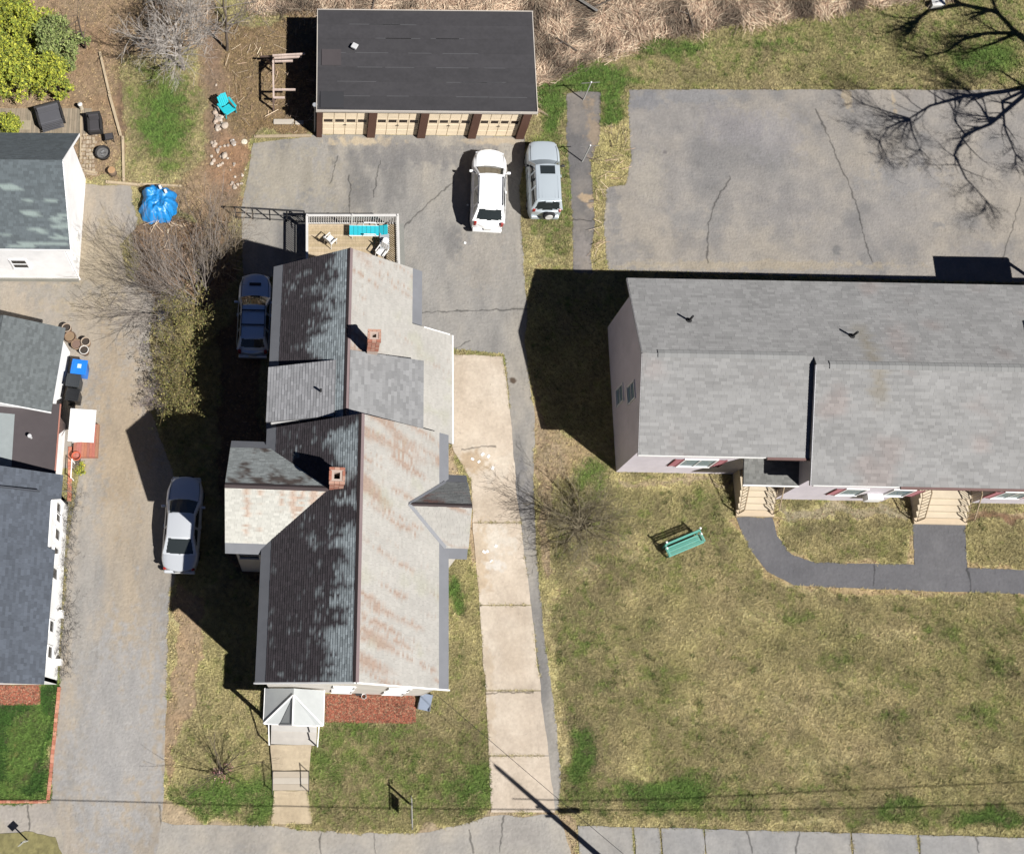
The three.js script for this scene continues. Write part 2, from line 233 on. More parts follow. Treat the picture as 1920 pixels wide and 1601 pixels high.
{
  const W = 2048, H = 1896, t = colourMap(W, H, (u, v) => {
    const x = GX0 + u * (GX1 - GX0), z = GZ0 + v * (GZ1 - GZ0), [wx, wz] = warp(x, z), f = field(wx, wz);
    const big = fbm(x * 0.35, z * 0.35, 3) - 0.5, fine = fbm(x * 5.1, z * 5.1, 3) - 0.5, tint = fbm(x * 1.3 + 50, z * 1.3, 3) - 0.5;
    const k = 1 + 0.3 * big + 0.75 * fine, g = f[3], c = g > 0.3 ? turf(x, z, f, 0.5) : f, e = g > 0.3 ? 1.12 : 1;
    return [s2l(c[0]) / KEXP * k * (1 + 0.12 * tint) * e, s2l(c[1]) / KEXP * k * e, s2l(c[2]) / KEXP * k * (1 - 0.1 * tint) * e];
  });
  t.wrapS = t.wrapT = THREE.MirroredRepeatWrapping;
  const S = 420, g = new THREE.PlaneGeometry(S, S, 1, 1); g.rotateX(-Math.PI / 2);
  const p = g.attributes.position, uv = g.attributes.uv;
  for (let i = 0; i < p.count; i++) { p.setX(i, p.getX(i) + 14); p.setZ(i, p.getZ(i) - 18); uv.setXY(i, (p.getX(i) - GX0) / (GX1 - GX0), (p.getZ(i) - GZ0) / (GZ1 - GZ0)); }
  const b = grainBump.clone(); b.repeat.set(40, 37); b.needsUpdate = true;
  struct('ground', g, mat([1, 1, 1], 1, { map: t, bumpMap: b, bumpScale: 0.05 }), 'bare earth and thin dry turf of the back yards and lots');
}

// ------------------------------------------------------------------ paving: sheets of asphalt and concrete, each with its own wear
const paved = [];                                                 // outlines kept free of grass
const near = (x, z, line) => { let m = 1e9; for (let k = 0; k + 1 < line.length; k++) { const [ax, az] = line[k], [bx, bz] = line[k + 1], ex = bx - ax, ez = bz - az, t = clamp(((x - ax) * ex + (z - az) * ez) / (ex * ex + ez * ez), 0, 1); m = Math.min(m, Math.hypot(x - ax - ex * t, z - az - ez * t)); } return m; };
function pavement(name, label, poly, top, fn, o = {}) {
  const [a, b, c, d] = bounds(poly), res = o.res ?? 0.035, w = Math.min(2048, Math.ceil((b - a) / res)), h = Math.min(2048, Math.ceil((d - c) / res));
  const t = colourMap(w, h, (u, v) => fn(a + u * (b - a), c + v * (d - c)));
  const g = slab(poly, top, o.thick ?? top + 0.05), p = g.attributes.position, uv = g.attributes.uv;
  for (let i = 0; i < p.count; i++) uv.setXY(i, (p.getX(i) - a) / (b - a), (p.getZ(i) - c) / (d - c));
  const bump = grainBump.clone(); bump.repeat.set((b - a) / 2, (d - c) / 2); bump.needsUpdate = true;
  paved.push(poly);
  return struct(name, g, mat([1, 1, 1], o.rough ?? 0.94, { map: t, bumpMap: bump, bumpScale: o.bump ?? 0.02 }), label, o.category ?? 'pavement');
}
function asphalt(base, o = {}) {                                  // returns a colour function
  const [r, g, b] = alb(...base), dust = o.dust ? alb(...o.dust) : alb(186, 170, 146), dk = alb(...(o.dark ?? [120, 118, 118]));
  const cracks = (o.cracks ?? []).map(c => px(c)), sx = o.sx ?? 1, sz = o.sz ?? 1, d0 = o.d0 ?? 0.5, spots = (o.spots ?? []).map(([u, v, ru, rv, c, k]) => { const p = at(u, v); return [p.x, p.z, ru / 36, rv / 34, alb(...c), k]; });
  return (x, z) => {
    const big = fbm(x * 0.28 * sx + 3, z * 0.28 * sz + 8, 4), mid = fbm(x * 1.4 * sx, z * 1.4 * sz + 21, 4), fine = fbm(x * 9, z * 9, 3) - 0.5;
    const du = 0.75 * smooth(d0 - 0.2, d0 + 0.3, big * 0.7 + mid * 0.3), da = 0.9 * smooth(0.46, 0.78, fbm(x * 0.5 * sx + 90, z * 0.5 * sz + 4, 5)) * (o.stain ?? 0.7);
    let c = [lerp(r, dust[0], du), lerp(g, dust[1], du), lerp(b, dust[2], du)];
    for (let k = 0; k < 3; k++) c[k] = lerp(c[k], dk[k], da);
    for (const [cx, cz, rx, rz, cc, k] of spots) { const q = Math.hypot((x - cx) / rx, (z - cz) / rz) + (mid - 0.5) * 1.2 + (fbm(x * 4.3 + cx, z * 4.3, 3) - 0.5) * 1.5, w = (1 - smooth(0.45, 1.25, q)) * k; if (w > 0) for (let i = 0; i < 3; i++) c[i] = lerp(c[i], cc[i], w); }
    const scuff = smooth(0.7, 0.8, fbm(x * 0.8 * sx + 33, z * 6, 3)) - smooth(0.72, 0.8, fbm(x * 5 + 3, z * 0.9 * sz + 70, 3)); let m = 1 + 0.26 * fine + 0.3 * (mid - 0.5) + 0.07 * scuff;
    if (vn(x * 13.7 + 5, z * 13.7) > 0.965) m *= 0.72;
    for (const l of cracks) { const wob = (fbm(x * 3, z * 3, 3) - 0.5) * 0.22, wo2 = (fbm(x * 3 + 9, z * 3, 3) - 0.5) * 0.22, dd = near(x + wob, z + wo2, l), wd = 0.02 + 0.035 * vn(x * 2, z * 2); if (dd < 0.2) m *= 1 - 0.58 * (1 - smooth(wd * 0.5, wd * 1.4, dd)); }
    return c.map(v => Math.max(0.01, v * m));
  };
}
// left driveway
pavement('left_driveway', 'dusty grey driveway between the left houses and the middle house', ragged(px([-300, 350, 150, 345, 245, 348, 258, 420, 225, 460, 240, 520, 292, 560, 280, 640, 295, 720, 282, 770, 330, 900, 330, 1085, 318, 1110, 312, 1300, 306, 1500, 290, 1640, 120, 1640, 118, 1575, 95, 1505, 108, 1310, 130, 1000, 150, 880, -300, 880]), 0.1, 0.4), 0.012,
  asphalt([178, 171, 162], { dust: [188, 171, 146], dark: [150, 147, 143], d0: 0.42, sx: 1.6, sz: 0.5, stain: 0.5, spots: [[180, 500, 110, 90, [190, 174, 146], 0.7], [220, 800, 70, 160, [190, 170, 142], 0.7], [220, 1400, 90, 200, [180, 178, 176], 0.8], [160, 1100, 26, 300, [170, 166, 160], 0.6], [110, 545, 90, 20, [160, 156, 150], 0.5]], cracks: [[300, 1510, 305, 1600]] }), { category: 'driveway' });
// yard in front of the garage and the asphalt strip that runs to the street
pavement('middle_driveway', 'cracked grey asphalt yard in front of the brown garage', ragged(px([475, 268, 600, 252, 985, 256, 984, 300, 975, 360, 978, 430, 985, 520, 990, 600, 984, 640, 1003, 790, 1000, 900, 1008, 1050, 1022, 1200, 1040, 1330, 1052, 1440, 1050, 1520, 1030, 1520, 1010, 1250, 985, 1050, 966, 900, 955, 750, 946, 664, 850, 655, 845, 700, 640, 700, 560, 520, 455, 520, 452, 392, 465, 330]), 0.08, 0.4), 0.012,
  asphalt([168, 164, 158], { dust: [182, 173, 158], dark: [128, 126, 124], d0: 0.45, sx: 1.5, sz: 0.6, stain: 0.8, spots: [[540, 330, 90, 70, [186, 176, 156], 0.6], [800, 290, 160, 26, [132, 130, 130], 0.6], [690, 265, 60, 10, [214, 196, 166], 0.8], [930, 265, 60, 8, [206, 188, 160], 0.7], [900, 480, 50, 60, [182, 174, 162], 0.6], [985, 940, 20, 70, [138, 136, 138], 0.5], [962, 712, 9, 7, [96, 80, 66], 1], [730, 270, 30, 20, [150, 146, 142], 0.5]],
    cracks: [[632, 292, 618, 345], [655, 330, 656, 362, 653, 400], [712, 300, 700, 372], [852, 340, 800, 385, 762, 420, 752, 438], [790, 586, 880, 582, 990, 580], [880, 640, 850, 655, 838, 680]] }), { category: 'driveway' });
// parking lot
pavement('parking_lot', 'wide worn grey parking lot behind the apartment building', ragged(px([1180, 168, 2200, 168, 2200, 540, 1140, 507, 1132, 420, 1138, 352, 1172, 346, 1184, 300, 1178, 200]), 0.07, 0.4), 0.012,
  asphalt([163, 158, 153], { dust: [178, 168, 153], dark: [138, 136, 135], d0: 0.46, stain: 0.85, spots: [[1210, 190, 40, 20, [140, 140, 144], 0.7], [1300, 180, 90, 14, [150, 150, 152], 0.6], [1450, 250, 60, 60, [164, 160, 160], 0.5], [1150, 400, 16, 60, [140, 138, 138], 0.6], [1180, 480, 40, 30, [150, 146, 142], 0.6], [1400, 497, 300, 9, [188, 174, 150], 0.6], [1248, 286, 5, 4, [110, 104, 106], 0.6], [1570, 470, 12, 10, [120, 120, 120], 0.7], [1760, 420, 16, 8, [140, 138, 136], 0.7], [1300, 410, 60, 30, [150, 148, 146], 0.5], [1480, 400, 50, 40, [156, 152, 150], 0.5], [1700, 330, 80, 40, [158, 156, 156], 0.5], [1380, 240, 70, 40, [158, 154, 156], 0.5], [1215, 330, 30, 60, [186, 178, 164], 0.5], [1850, 470, 50, 20, [154, 150, 148], 0.5], [1590, 180, 10, 24, [198, 180, 150], 0.7], [1675, 185, 5, 30, [196, 178, 150], 0.8]],
    cracks: [[1532, 206, 1560, 270, 1592, 345, 1612, 400, 1620, 440, 1636, 492], [1370, 332, 1336, 390, 1326, 440, 1327, 494], [1915, 370, 1898, 430, 1880, 486]] }), { category: 'parking lot' });
pavement('side_path', 'narrow dark asphalt path with clothesline posts', ragged(px([1063, 175, 1090, 170, 1128, 173, 1124, 262, 1108, 300, 1112, 350, 1116, 420, 1108, 470, 1112, 512, 1076, 512, 1074, 420, 1068, 330, 1062, 250]), 0.07, 0.3), 0.016,
  asphalt([122, 119, 118], { dust: [168, 156, 142], dark: [108, 106, 108], d0: 0.56, stain: 0.5, spots: [[1115, 260, 16, 80, [172, 152, 128], 0.8], [1100, 370, 14, 8, [204, 178, 144], 0.9], [1110, 385, 10, 6, [204, 178, 144], 0.8], [1092, 470, 22, 40, [156, 148, 142], 0.7]], cracks: [[1072, 412, 1110, 414]] }), { category: 'path' });
pavement('entry_path', 'smooth dark asphalt path curving to the apartment steps', ragged(px([1381, 970, 1449, 970, 1458, 1005, 1485, 1040, 1530, 1055, 1716, 1059, 1712, 978, 1811, 978, 1815, 1064, 2100, 1078, 2100, 1118, 1822, 1111, 1490, 1098, 1440, 1072, 1405, 1028]), 0.05, 0.3), 0.016,
  asphalt([116, 115, 118], { dust: [132, 130, 130], dark: [106, 105, 109], d0: 0.6, stain: 0.4, cracks: [[1815, 1064, 1821, 1110], [1640, 1060, 1638, 1100]] }), { category: 'path' });
// sidewalk and apron
pavement('sidewalk', 'old dusty sidewalk along the street in the foreground', ragged(px([-300, 1508, 92, 1508, 128, 1535, 290, 1540, 330, 1548, 500, 1548, 640, 1562, 790, 1562, 925, 1530, 1048, 1528, 1085, 1640, 1088, 1700, -300, 1700]), 0.12, 0.4), 0.008,
  asphalt([184, 179, 171], { dust: [194, 182, 162], dark: [158, 154, 149], d0: 0.4, stain: 0.6, spots: [[60, 1535, 80, 20, [190, 182, 174], 0.6], [560, 1570, 120, 20, [184, 176, 164], 0.6], [960, 1570, 60, 30, [182, 176, 168], 0.7]], cracks: [[118, 1510, 124, 1600], [52, 1510, 54, 1560], [945, 1530, 938, 1600], [880, 1555, 888, 1600], [700, 1565, 704, 1600], [600, 1560, 602, 1600]] }), { category: 'sidewalk' });
{ // verge island in the corner
  const poly = ragged(px([-120, 1565, 60, 1560, 104, 1570, 116, 1600, 112, 1660, -120, 1660]), 0.1, 0.3);
  pavement('verge', 'small dry grass verge in the bottom left corner', poly, 0.03, (x, z) => { const k = 1 + 0.8 * (fbm(x * 5, z * 5, 3) - 0.5), c = alb(148, 140, 92); return c.map(v => v * k); }); paved.pop();
}
function slabs(name, label, cells, fn, top, category, jitter = 0.004) {   // paving of separate slabs with open joints
  const root = thing(name, label, category); root.userData.kind = 'structure'; const all = cells.flat(), [a, b, c, d] = bounds(all);
  const t = colourMap(Math.min(2048, Math.ceil((b - a) / 0.03)), Math.min(2048, Math.ceil((d - c) / 0.03)), (u, v) => fn(a + u * (b - a), c + v * (d - c)));
  const bump = grainBump.clone(); bump.repeat.set((b - a) / 1.5, (d - c) / 1.5); bump.needsUpdate = true; const m = mat([1, 1, 1], 0.93, { map: t, bumpMap: bump, bumpScale: 0.012 });
  cells.forEach(poly => { const g = slab(poly, top + rr(-jitter, jitter), 0.12), p = g.attributes.position, uv = g.attributes.uv; for (let i = 0; i < p.count; i++) uv.setXY(i, (p.getX(i) - a) / (b - a), (p.getZ(i) - c) / (d - c)); mesh('slab', g, m, root); paved.push(poly); });
  return root;
}
{ // concrete drive
  const L = [[846, 664], [847, 760], [848, 838], [884, 905], [886, 980], [892, 1060], [899, 1135], [906, 1230], [911, 1295], [914, 1360], [916, 1417], [920, 1480], [921, 1524]];
  const R = [[943, 668], [954, 750], [962, 832], [967, 905], [976, 980], [986, 1060], [996, 1135], [1006, 1230], [1014, 1295], [1022, 1360], [1029, 1417], [1037, 1480], [1040, 1524]];
  const brk = [0, 2, 4, 6, 8, 10, 12], cells = [];
  for (let k = 0; k + 1 < brk.length; k++) {
    const e = [], f = []; for (let i = brk[k]; i <= brk[k + 1]; i++) { e.push(...L[i]); f.unshift(...[R[i]].flat()); }
    const right = []; for (let i = brk[k + 1]; i >= brk[k]; i--) right.push(...R[i]);
    const poly = px([...e, ...right]), gap = 0.022; let s = ragged(poly, 0.07, 0.25);
    const [, , z0, z1] = bounds(poly); s = s.map(([x, z]) => [x, clamp(z, z0 + (k ? gap : 0), z1 - gap)]); cells.push(s);
  }
  slabs('concrete_driveway', 'pale cream concrete driveway slabs running down to the street', cells, asphalt([224, 207, 186], { dust: [230, 217, 199], dark: [198, 180, 158], d0: 0.42, stain: 0.6, spots: [[920, 870, 50, 30, [238, 226, 208], 0.5], [925, 1015, 40, 26, [240, 232, 218], 0.6], [890, 870, 30, 20, [196, 168, 132], 0.7], [900, 1050, 20, 60, [206, 178, 140], 0.5], [930, 1060, 20, 10, [244, 240, 232], 0.6], [918, 1300, 10, 80, [206, 184, 154], 0.5]], cracks: [[865, 842, 930, 836], [905, 1300, 1000, 1297]] }), 0.03, 'driveway');
}
{ // grey slabs bottom right
  const us = [1082, 1187, 1238, 1320, 1596, 1722, 1930], cells = [];
  for (let k = 0; k + 1 < us.length; k++) { const a = us[k] + 1.6, b = us[k + 1] - 1.6, f = u => 1542 + (u - 1080) * 0.027; cells.push(ragged(px([a, f(a) + 6, b, f(b) + 6, b + 8, 1660, a + 8, 1660]), 0.05, 0.25)); }
  slabs('sidewalk_slabs', 'row of grey concrete sidewalk slabs along the right lawn', cells, asphalt([170, 168, 165], { dust: [186, 180, 170], dark: [152, 150, 147], d0: 0.5, stain: 0.6, cracks: [[1400, 1552, 1410, 1600], [1500, 1556, 1492, 1600], [1830, 1565, 1836, 1600]] }), 0.035, 'sidewalk');
}
// mulch beds
for (const [label, pts, edge] of [['red mulch bed under the front windows of the middle house', [609, 1302, 770, 1302, 781, 1312, 780, 1350, 772, 1357, 609, 1354], true], ['red mulch bed in front of the dark roofed left house', [-120, 1284, 76, 1284, 74, 1322, -120, 1322], true]])
  pavement('mulch_bed', label, ragged(px(pts), 0.05, 0.2), 0.035, (x, z) => { const k = 1 + 1.1 * (fbm(x * 9, z * 9, 3) - 0.5), t = fbm(x * 2, z * 2, 3), a = alb(168, 100, 76), b = alb(158, 116, 92), w = smooth(0.4, 0.65, t); return [0, 1, 2].map(i => lerp(a[i], b[i], w) * k); }, { bump: 0.05, res: 0.025, category: 'mulch bed' });

// ------------------------------------------------------------------ roofing
function cutBox(poly, x0, x1, y0, y1) {                            // polygon clipped to a rectangle
  const clip = (p, f, g) => { const o = []; for (let i = 0; i < p.length; i++) { const a = p[i], b = p[(i + 1) % p.length], fa = f(a), fb = f(b); if (fa >= 0) o.push(a); if ((fa >= 0) !== (fb >= 0)) { const t = fa / (fa - fb); o.push([lerp(a[0], b[0], t), lerp(a[1], b[1], t)]); } } return o; };
  let p = clip(poly, q => q[0] - x0); if (p.length) p = clip(p, q => x1 - q[0]); if (p.length) p = clip(p, q => q[1] - y0); if (p.length) p = clip(p, q => y1 - q[1]);
  let A = 0; for (let i = 0; i < p.length; i++) { const a = p[i], b = p[(i + 1) % p.length]; A += a[0] * b[1] - b[0] * a[1]; }
  return Math.abs(A) < 4e-4 ? [] : p;
}
const shingleMat = new THREE.MeshStandardMaterial({ vertexColors: true, roughness: 0.93 });
// one roof slope laid with shingles: pts outline (top of deck), colour(p, along, up, k) in linear rgb; the first `budget.n` whole shingles are separate pieces, the rest one mass
function shingle(roof, pts, colour, budget, o = {}) {
  const course = o.course ?? 0.15, wide = o.wide ?? 0.32, lift = o.lift ?? 0.014;
  const n = V(); for (let i = 0; i < pts.length; i++) { const a = pts[i], b = pts[(i + 1) % pts.length]; n.x += (a.y - b.y) * (a.z + b.z); n.y += (a.z - b.z) * (a.x + b.x); n.z += (a.x - b.x) * (a.y + b.y); }
  n.normalize(); if (n.y < 0) n.negate();
  const up = V(0, 1, 0).addScaledVector(n, -n.y).normalize(), al = V().crossVectors(up, n), org = pts.reduce((a, b) => a.y < b.y ? a : b);
  const poly = pts.map(p => { const q = V().subVectors(p, org); return [q.dot(al), q.dot(up)]; });
  const [a0, a1, b0, b1] = bounds(poly), rows = Math.ceil((b1 - b0) / course), pos = [], col = [];
  const P = (x, y, h) => org.clone().addScaledVector(al, x).addScaledVector(up, y).addScaledVector(n, h);
  for (let r = 0; r < rows; r++) {
    const y0 = b0 + r * course; let x = a0 - rnd() * wide;
    while (x < a1) {
      const w = o.even ? wide : wide * rr(0.55, 1.35), c = cutBox(poly, x, x + w - 0.004, y0, y0 + course); 
      if (c.length > 2) {
        const low = y0 + rr(-0.006, 0.004) * (o.even ? 1 : 1), th = lift * rr(0.75, 1.3), tone = rnd();
        const tp = c.map(([cx, cy]) => P(cx, cy, 0.003 + th * (1 - (cy - y0) / course))), bt = c.map(([cx, cy]) => P(cx, cy, -0.004)), out = [], cl = [], ck = c.map(([cx, cy]) => colour(P(cx, cy, 0), cx, cy, tone));
        let A = 0; for (let i = 0; i < c.length; i++) { const p = c[i], q = c[(i + 1) % c.length]; A += p[0] * q[1] - q[0] * p[1]; }
        if (A < 0) { tp.reverse(); bt.reverse(); ck.reverse(); }
        const put = (q, ...e) => q.forEach((p, i) => { out.push(p.x, p.y, p.z); cl.push(...ck[e[i]]); });
        for (let i = 1; i + 1 < tp.length; i++) put([tp[0], tp[i], tp[i + 1]], 0, i, i + 1);
        for (let i = 0; i < tp.length; i++) { const j = (i + 1) % tp.length; put([tp[i], bt[i], bt[j]], i, i, j); put([tp[i], bt[j], tp[j]], i, j, j); }
        if (budget.n > 0 && c.length === 4 && r % (o.skip ?? 1) === 0 && budget.ok) {
          budget.n--; const g = new THREE.BufferGeometry(); g.setAttribute('position', new THREE.Float32BufferAttribute(out, 3)); g.setAttribute('color', new THREE.Float32BufferAttribute(cl, 3)); g.computeVertexNormals(); mesh('shingle', g, shingleMat, roof);
        } else { for (const v of out) pos.push(v); for (const v of cl) col.push(v); }
      }
      x += w;
    }
  }
  return { pos, col };
}
function shingleMass(roof, parts) {
  const pos = [], col = []; for (const p of parts) { for (const v of p.pos) pos.push(v); for (const v of p.col) col.push(v); }
  const g = new THREE.BufferGeometry(); g.setAttribute('position', new THREE.Float32BufferAttribute(pos, 3)); g.setAttribute('color', new THREE.Float32BufferAttribute(col, 3)); g.computeVertexNormals();
  const m = mesh('shingles', g, shingleMat, roof); m.userData.kind = 'stuff'; return m;
}
const white = mat([0.88, 0.87, 0.85], 0.6), cream = mat([0.66, 0.60, 0.50], 0.75), offwhite = mat([0.70, 0.69, 0.66], 0.7), darkGlass = new THREE.MeshStandardMaterial({ color: new THREE.Color().setRGB(0.012, 0.014, 0.016), roughness: 0.06, metalness: 0 });
const blueGlass = new THREE.MeshStandardMaterial({ color: new THREE.Color().setRGB(0.16, 0.22, 0.25), roughness: 0.08 });
const greyMetal = mat([0.15, 0.155, 0.17], 0.6), leadGrey = mat([0.17, 0.175, 0.19], 0.75), blackPipe = mat([0.012, 0.012, 0.013], 0.6), brickMat = mat([0.36, 0.14, 0.09], 0.9), brickDark = mat([0.27, 0.10, 0.07], 0.9), brickPale = mat([0.45, 0.26, 0.19], 0.9), mortar = mat([0.46, 0.36, 0.30], 0.95), concrete = mat([0.42, 0.36, 0.28], 0.9), paleConcrete = mat([0.47, 0.42, 0.35], 0.9);
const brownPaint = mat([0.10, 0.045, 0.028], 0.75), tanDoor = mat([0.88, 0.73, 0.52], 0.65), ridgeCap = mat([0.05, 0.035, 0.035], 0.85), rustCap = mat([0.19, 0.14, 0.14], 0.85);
// a window set in a wall: c centre on the wall face, out = outward direction, panes nx by ny
function addWindow(parent, c, out, w, h, nx = 1, ny = 2, frame = white, glass = darkGlass, name = 'window') {
  const side = V(0, 1, 0).cross(out).normalize(), ang = Math.atan2(out.x, out.z), o = new THREE.Group(); o.name = name; parent.add(o); o.position.copy(c); o.rotation.y = ang;
  const t = 0.07, gs = [box(w + 2 * t, t, 0.07, 0, h / 2 + t / 2, 0.012), box(w + 2 * t, t, 0.1, 0, -h / 2 - t / 2, 0.02), box(t, h, 0.07, -w / 2 - t / 2, 0, 0.012), box(t, h, 0.07, w / 2 + t / 2, 0, 0.012)];
  for (let i = 1; i < nx; i++) gs.push(box(0.05, h, 0.05, -w / 2 + w * i / nx, 0, 0.01));
  for (let j = 1; j < ny; j++) gs.push(box(w, 0.05, 0.055, 0, -h / 2 + h * j / ny, 0.01));
  mesh('frame', gs, frame, o);
  for (let i = 0; i < nx; i++) for (let j = 0; j < ny; j++) mesh('pane', box(w / nx - 0.03, h / ny - 0.03, 0.01, -w / 2 + w * (i + 0.5) / nx, -h / 2 + h * (j + 0.5) / ny, 0.006), glass, o);
  return o;
}
function chimney(parent, x, z, y0, y1, w, d, tone) {              // brick by brick, hollow
  const root = new THREE.Group(); root.name = 'chimney'; parent.add(root);
  const th = 0.11, hole = mesh('flue', [box(w - 0.05, y1 - y0 - 0.03, 0.16, x, (y0 + y1) / 2 - 0.012, z - d / 2 + 0.1), box(w - 0.05, y1 - y0 - 0.03, 0.16, x, (y0 + y1) / 2 - 0.012, z + d / 2 - 0.1), box(0.16, y1 - y0 - 0.03, d - 0.36, x - w / 2 + 0.1, (y0 + y1) / 2 - 0.012, z), box(0.16, y1 - y0 - 0.03, d - 0.36, x + w / 2 - 0.1, (y0 + y1) / 2 - 0.012, z)], mortar, root);
  mesh('soot_lining', box(w - 0.26, 0.02, d - 0.26, x, y0 + 0.4, z), blackPipe, root);
  const hc = 0.08, rows = Math.floor((y1 - y0) / hc);
  for (let r = 0; r < rows; r++) {
    const y = y1 - (r + 0.5) * hc, cap = r < 2, e = cap ? 0.03 : 0, m = () => cap ? (rnd() < 0.7 ? brickPale : brickMat) : tone === 'red' ? [brickMat, brickMat, brickPale][Math.floor(rnd() * 3)] : [brickMat, brickDark, brickPale][Math.floor(rnd() * 3)];
    const nW = Math.round(w / 0.2), nD = Math.max(1, Math.round((d - 2 * th) / 0.2)), off = r % 2 ? 0.5 : 0;
    for (const s of [-1, 1]) {
      for (let i = 0; i < nW; i++) mesh('brick', box((w + 2 * e) / nW - 0.012, hc - 0.012, th, x - (w + 2 * e) / 2 + (i + 0.5) * (w + 2 * e) / nW, y, z + s * (d / 2 + e - th / 2) + 0.0 * off), m(), root);
      for (let i = 0; i < nD; i++) mesh('brick', box(th, hc - 0.012, (d - 2 * th) / nD - 0.012, x + s * (w / 2 + e - th / 2), y, z - d / 2 + th + (i + 0.5) * (d - 2 * th) / nD), m(), root);
    }
    if (r > 13) break;
  }
  return root;
}
function loc(g, u, v, h) { g.updateMatrixWorld(true); return g.worldToLocal(at(u, v, h)); }
const foot = [];                                                  // building footprints, kept free of grass
function footprint(g, x0, x1, z0, z1) { g.updateMatrixWorld(true); foot.push([[x0, z0], [x1, z0], [x1, z1], [x0, z1]].map(([x, z]) => { const p = g.localToWorld(V(x, 0, z)); return [p.x, p.z]; })); }
// gabled body: walls from base to eave line with gable ends, thickness t
function wallQuad(a, b, h0, h1, t, extra = []) {                  // vertical wall from a to b (xz), with optional extra top points
  const pts = [V(a[0], h0, a[1]), V(b[0], h0, b[1]), V(b[0], h1, b[1]), ...extra, V(a[0], h1, a[1])]; return plate(pts, t);
}

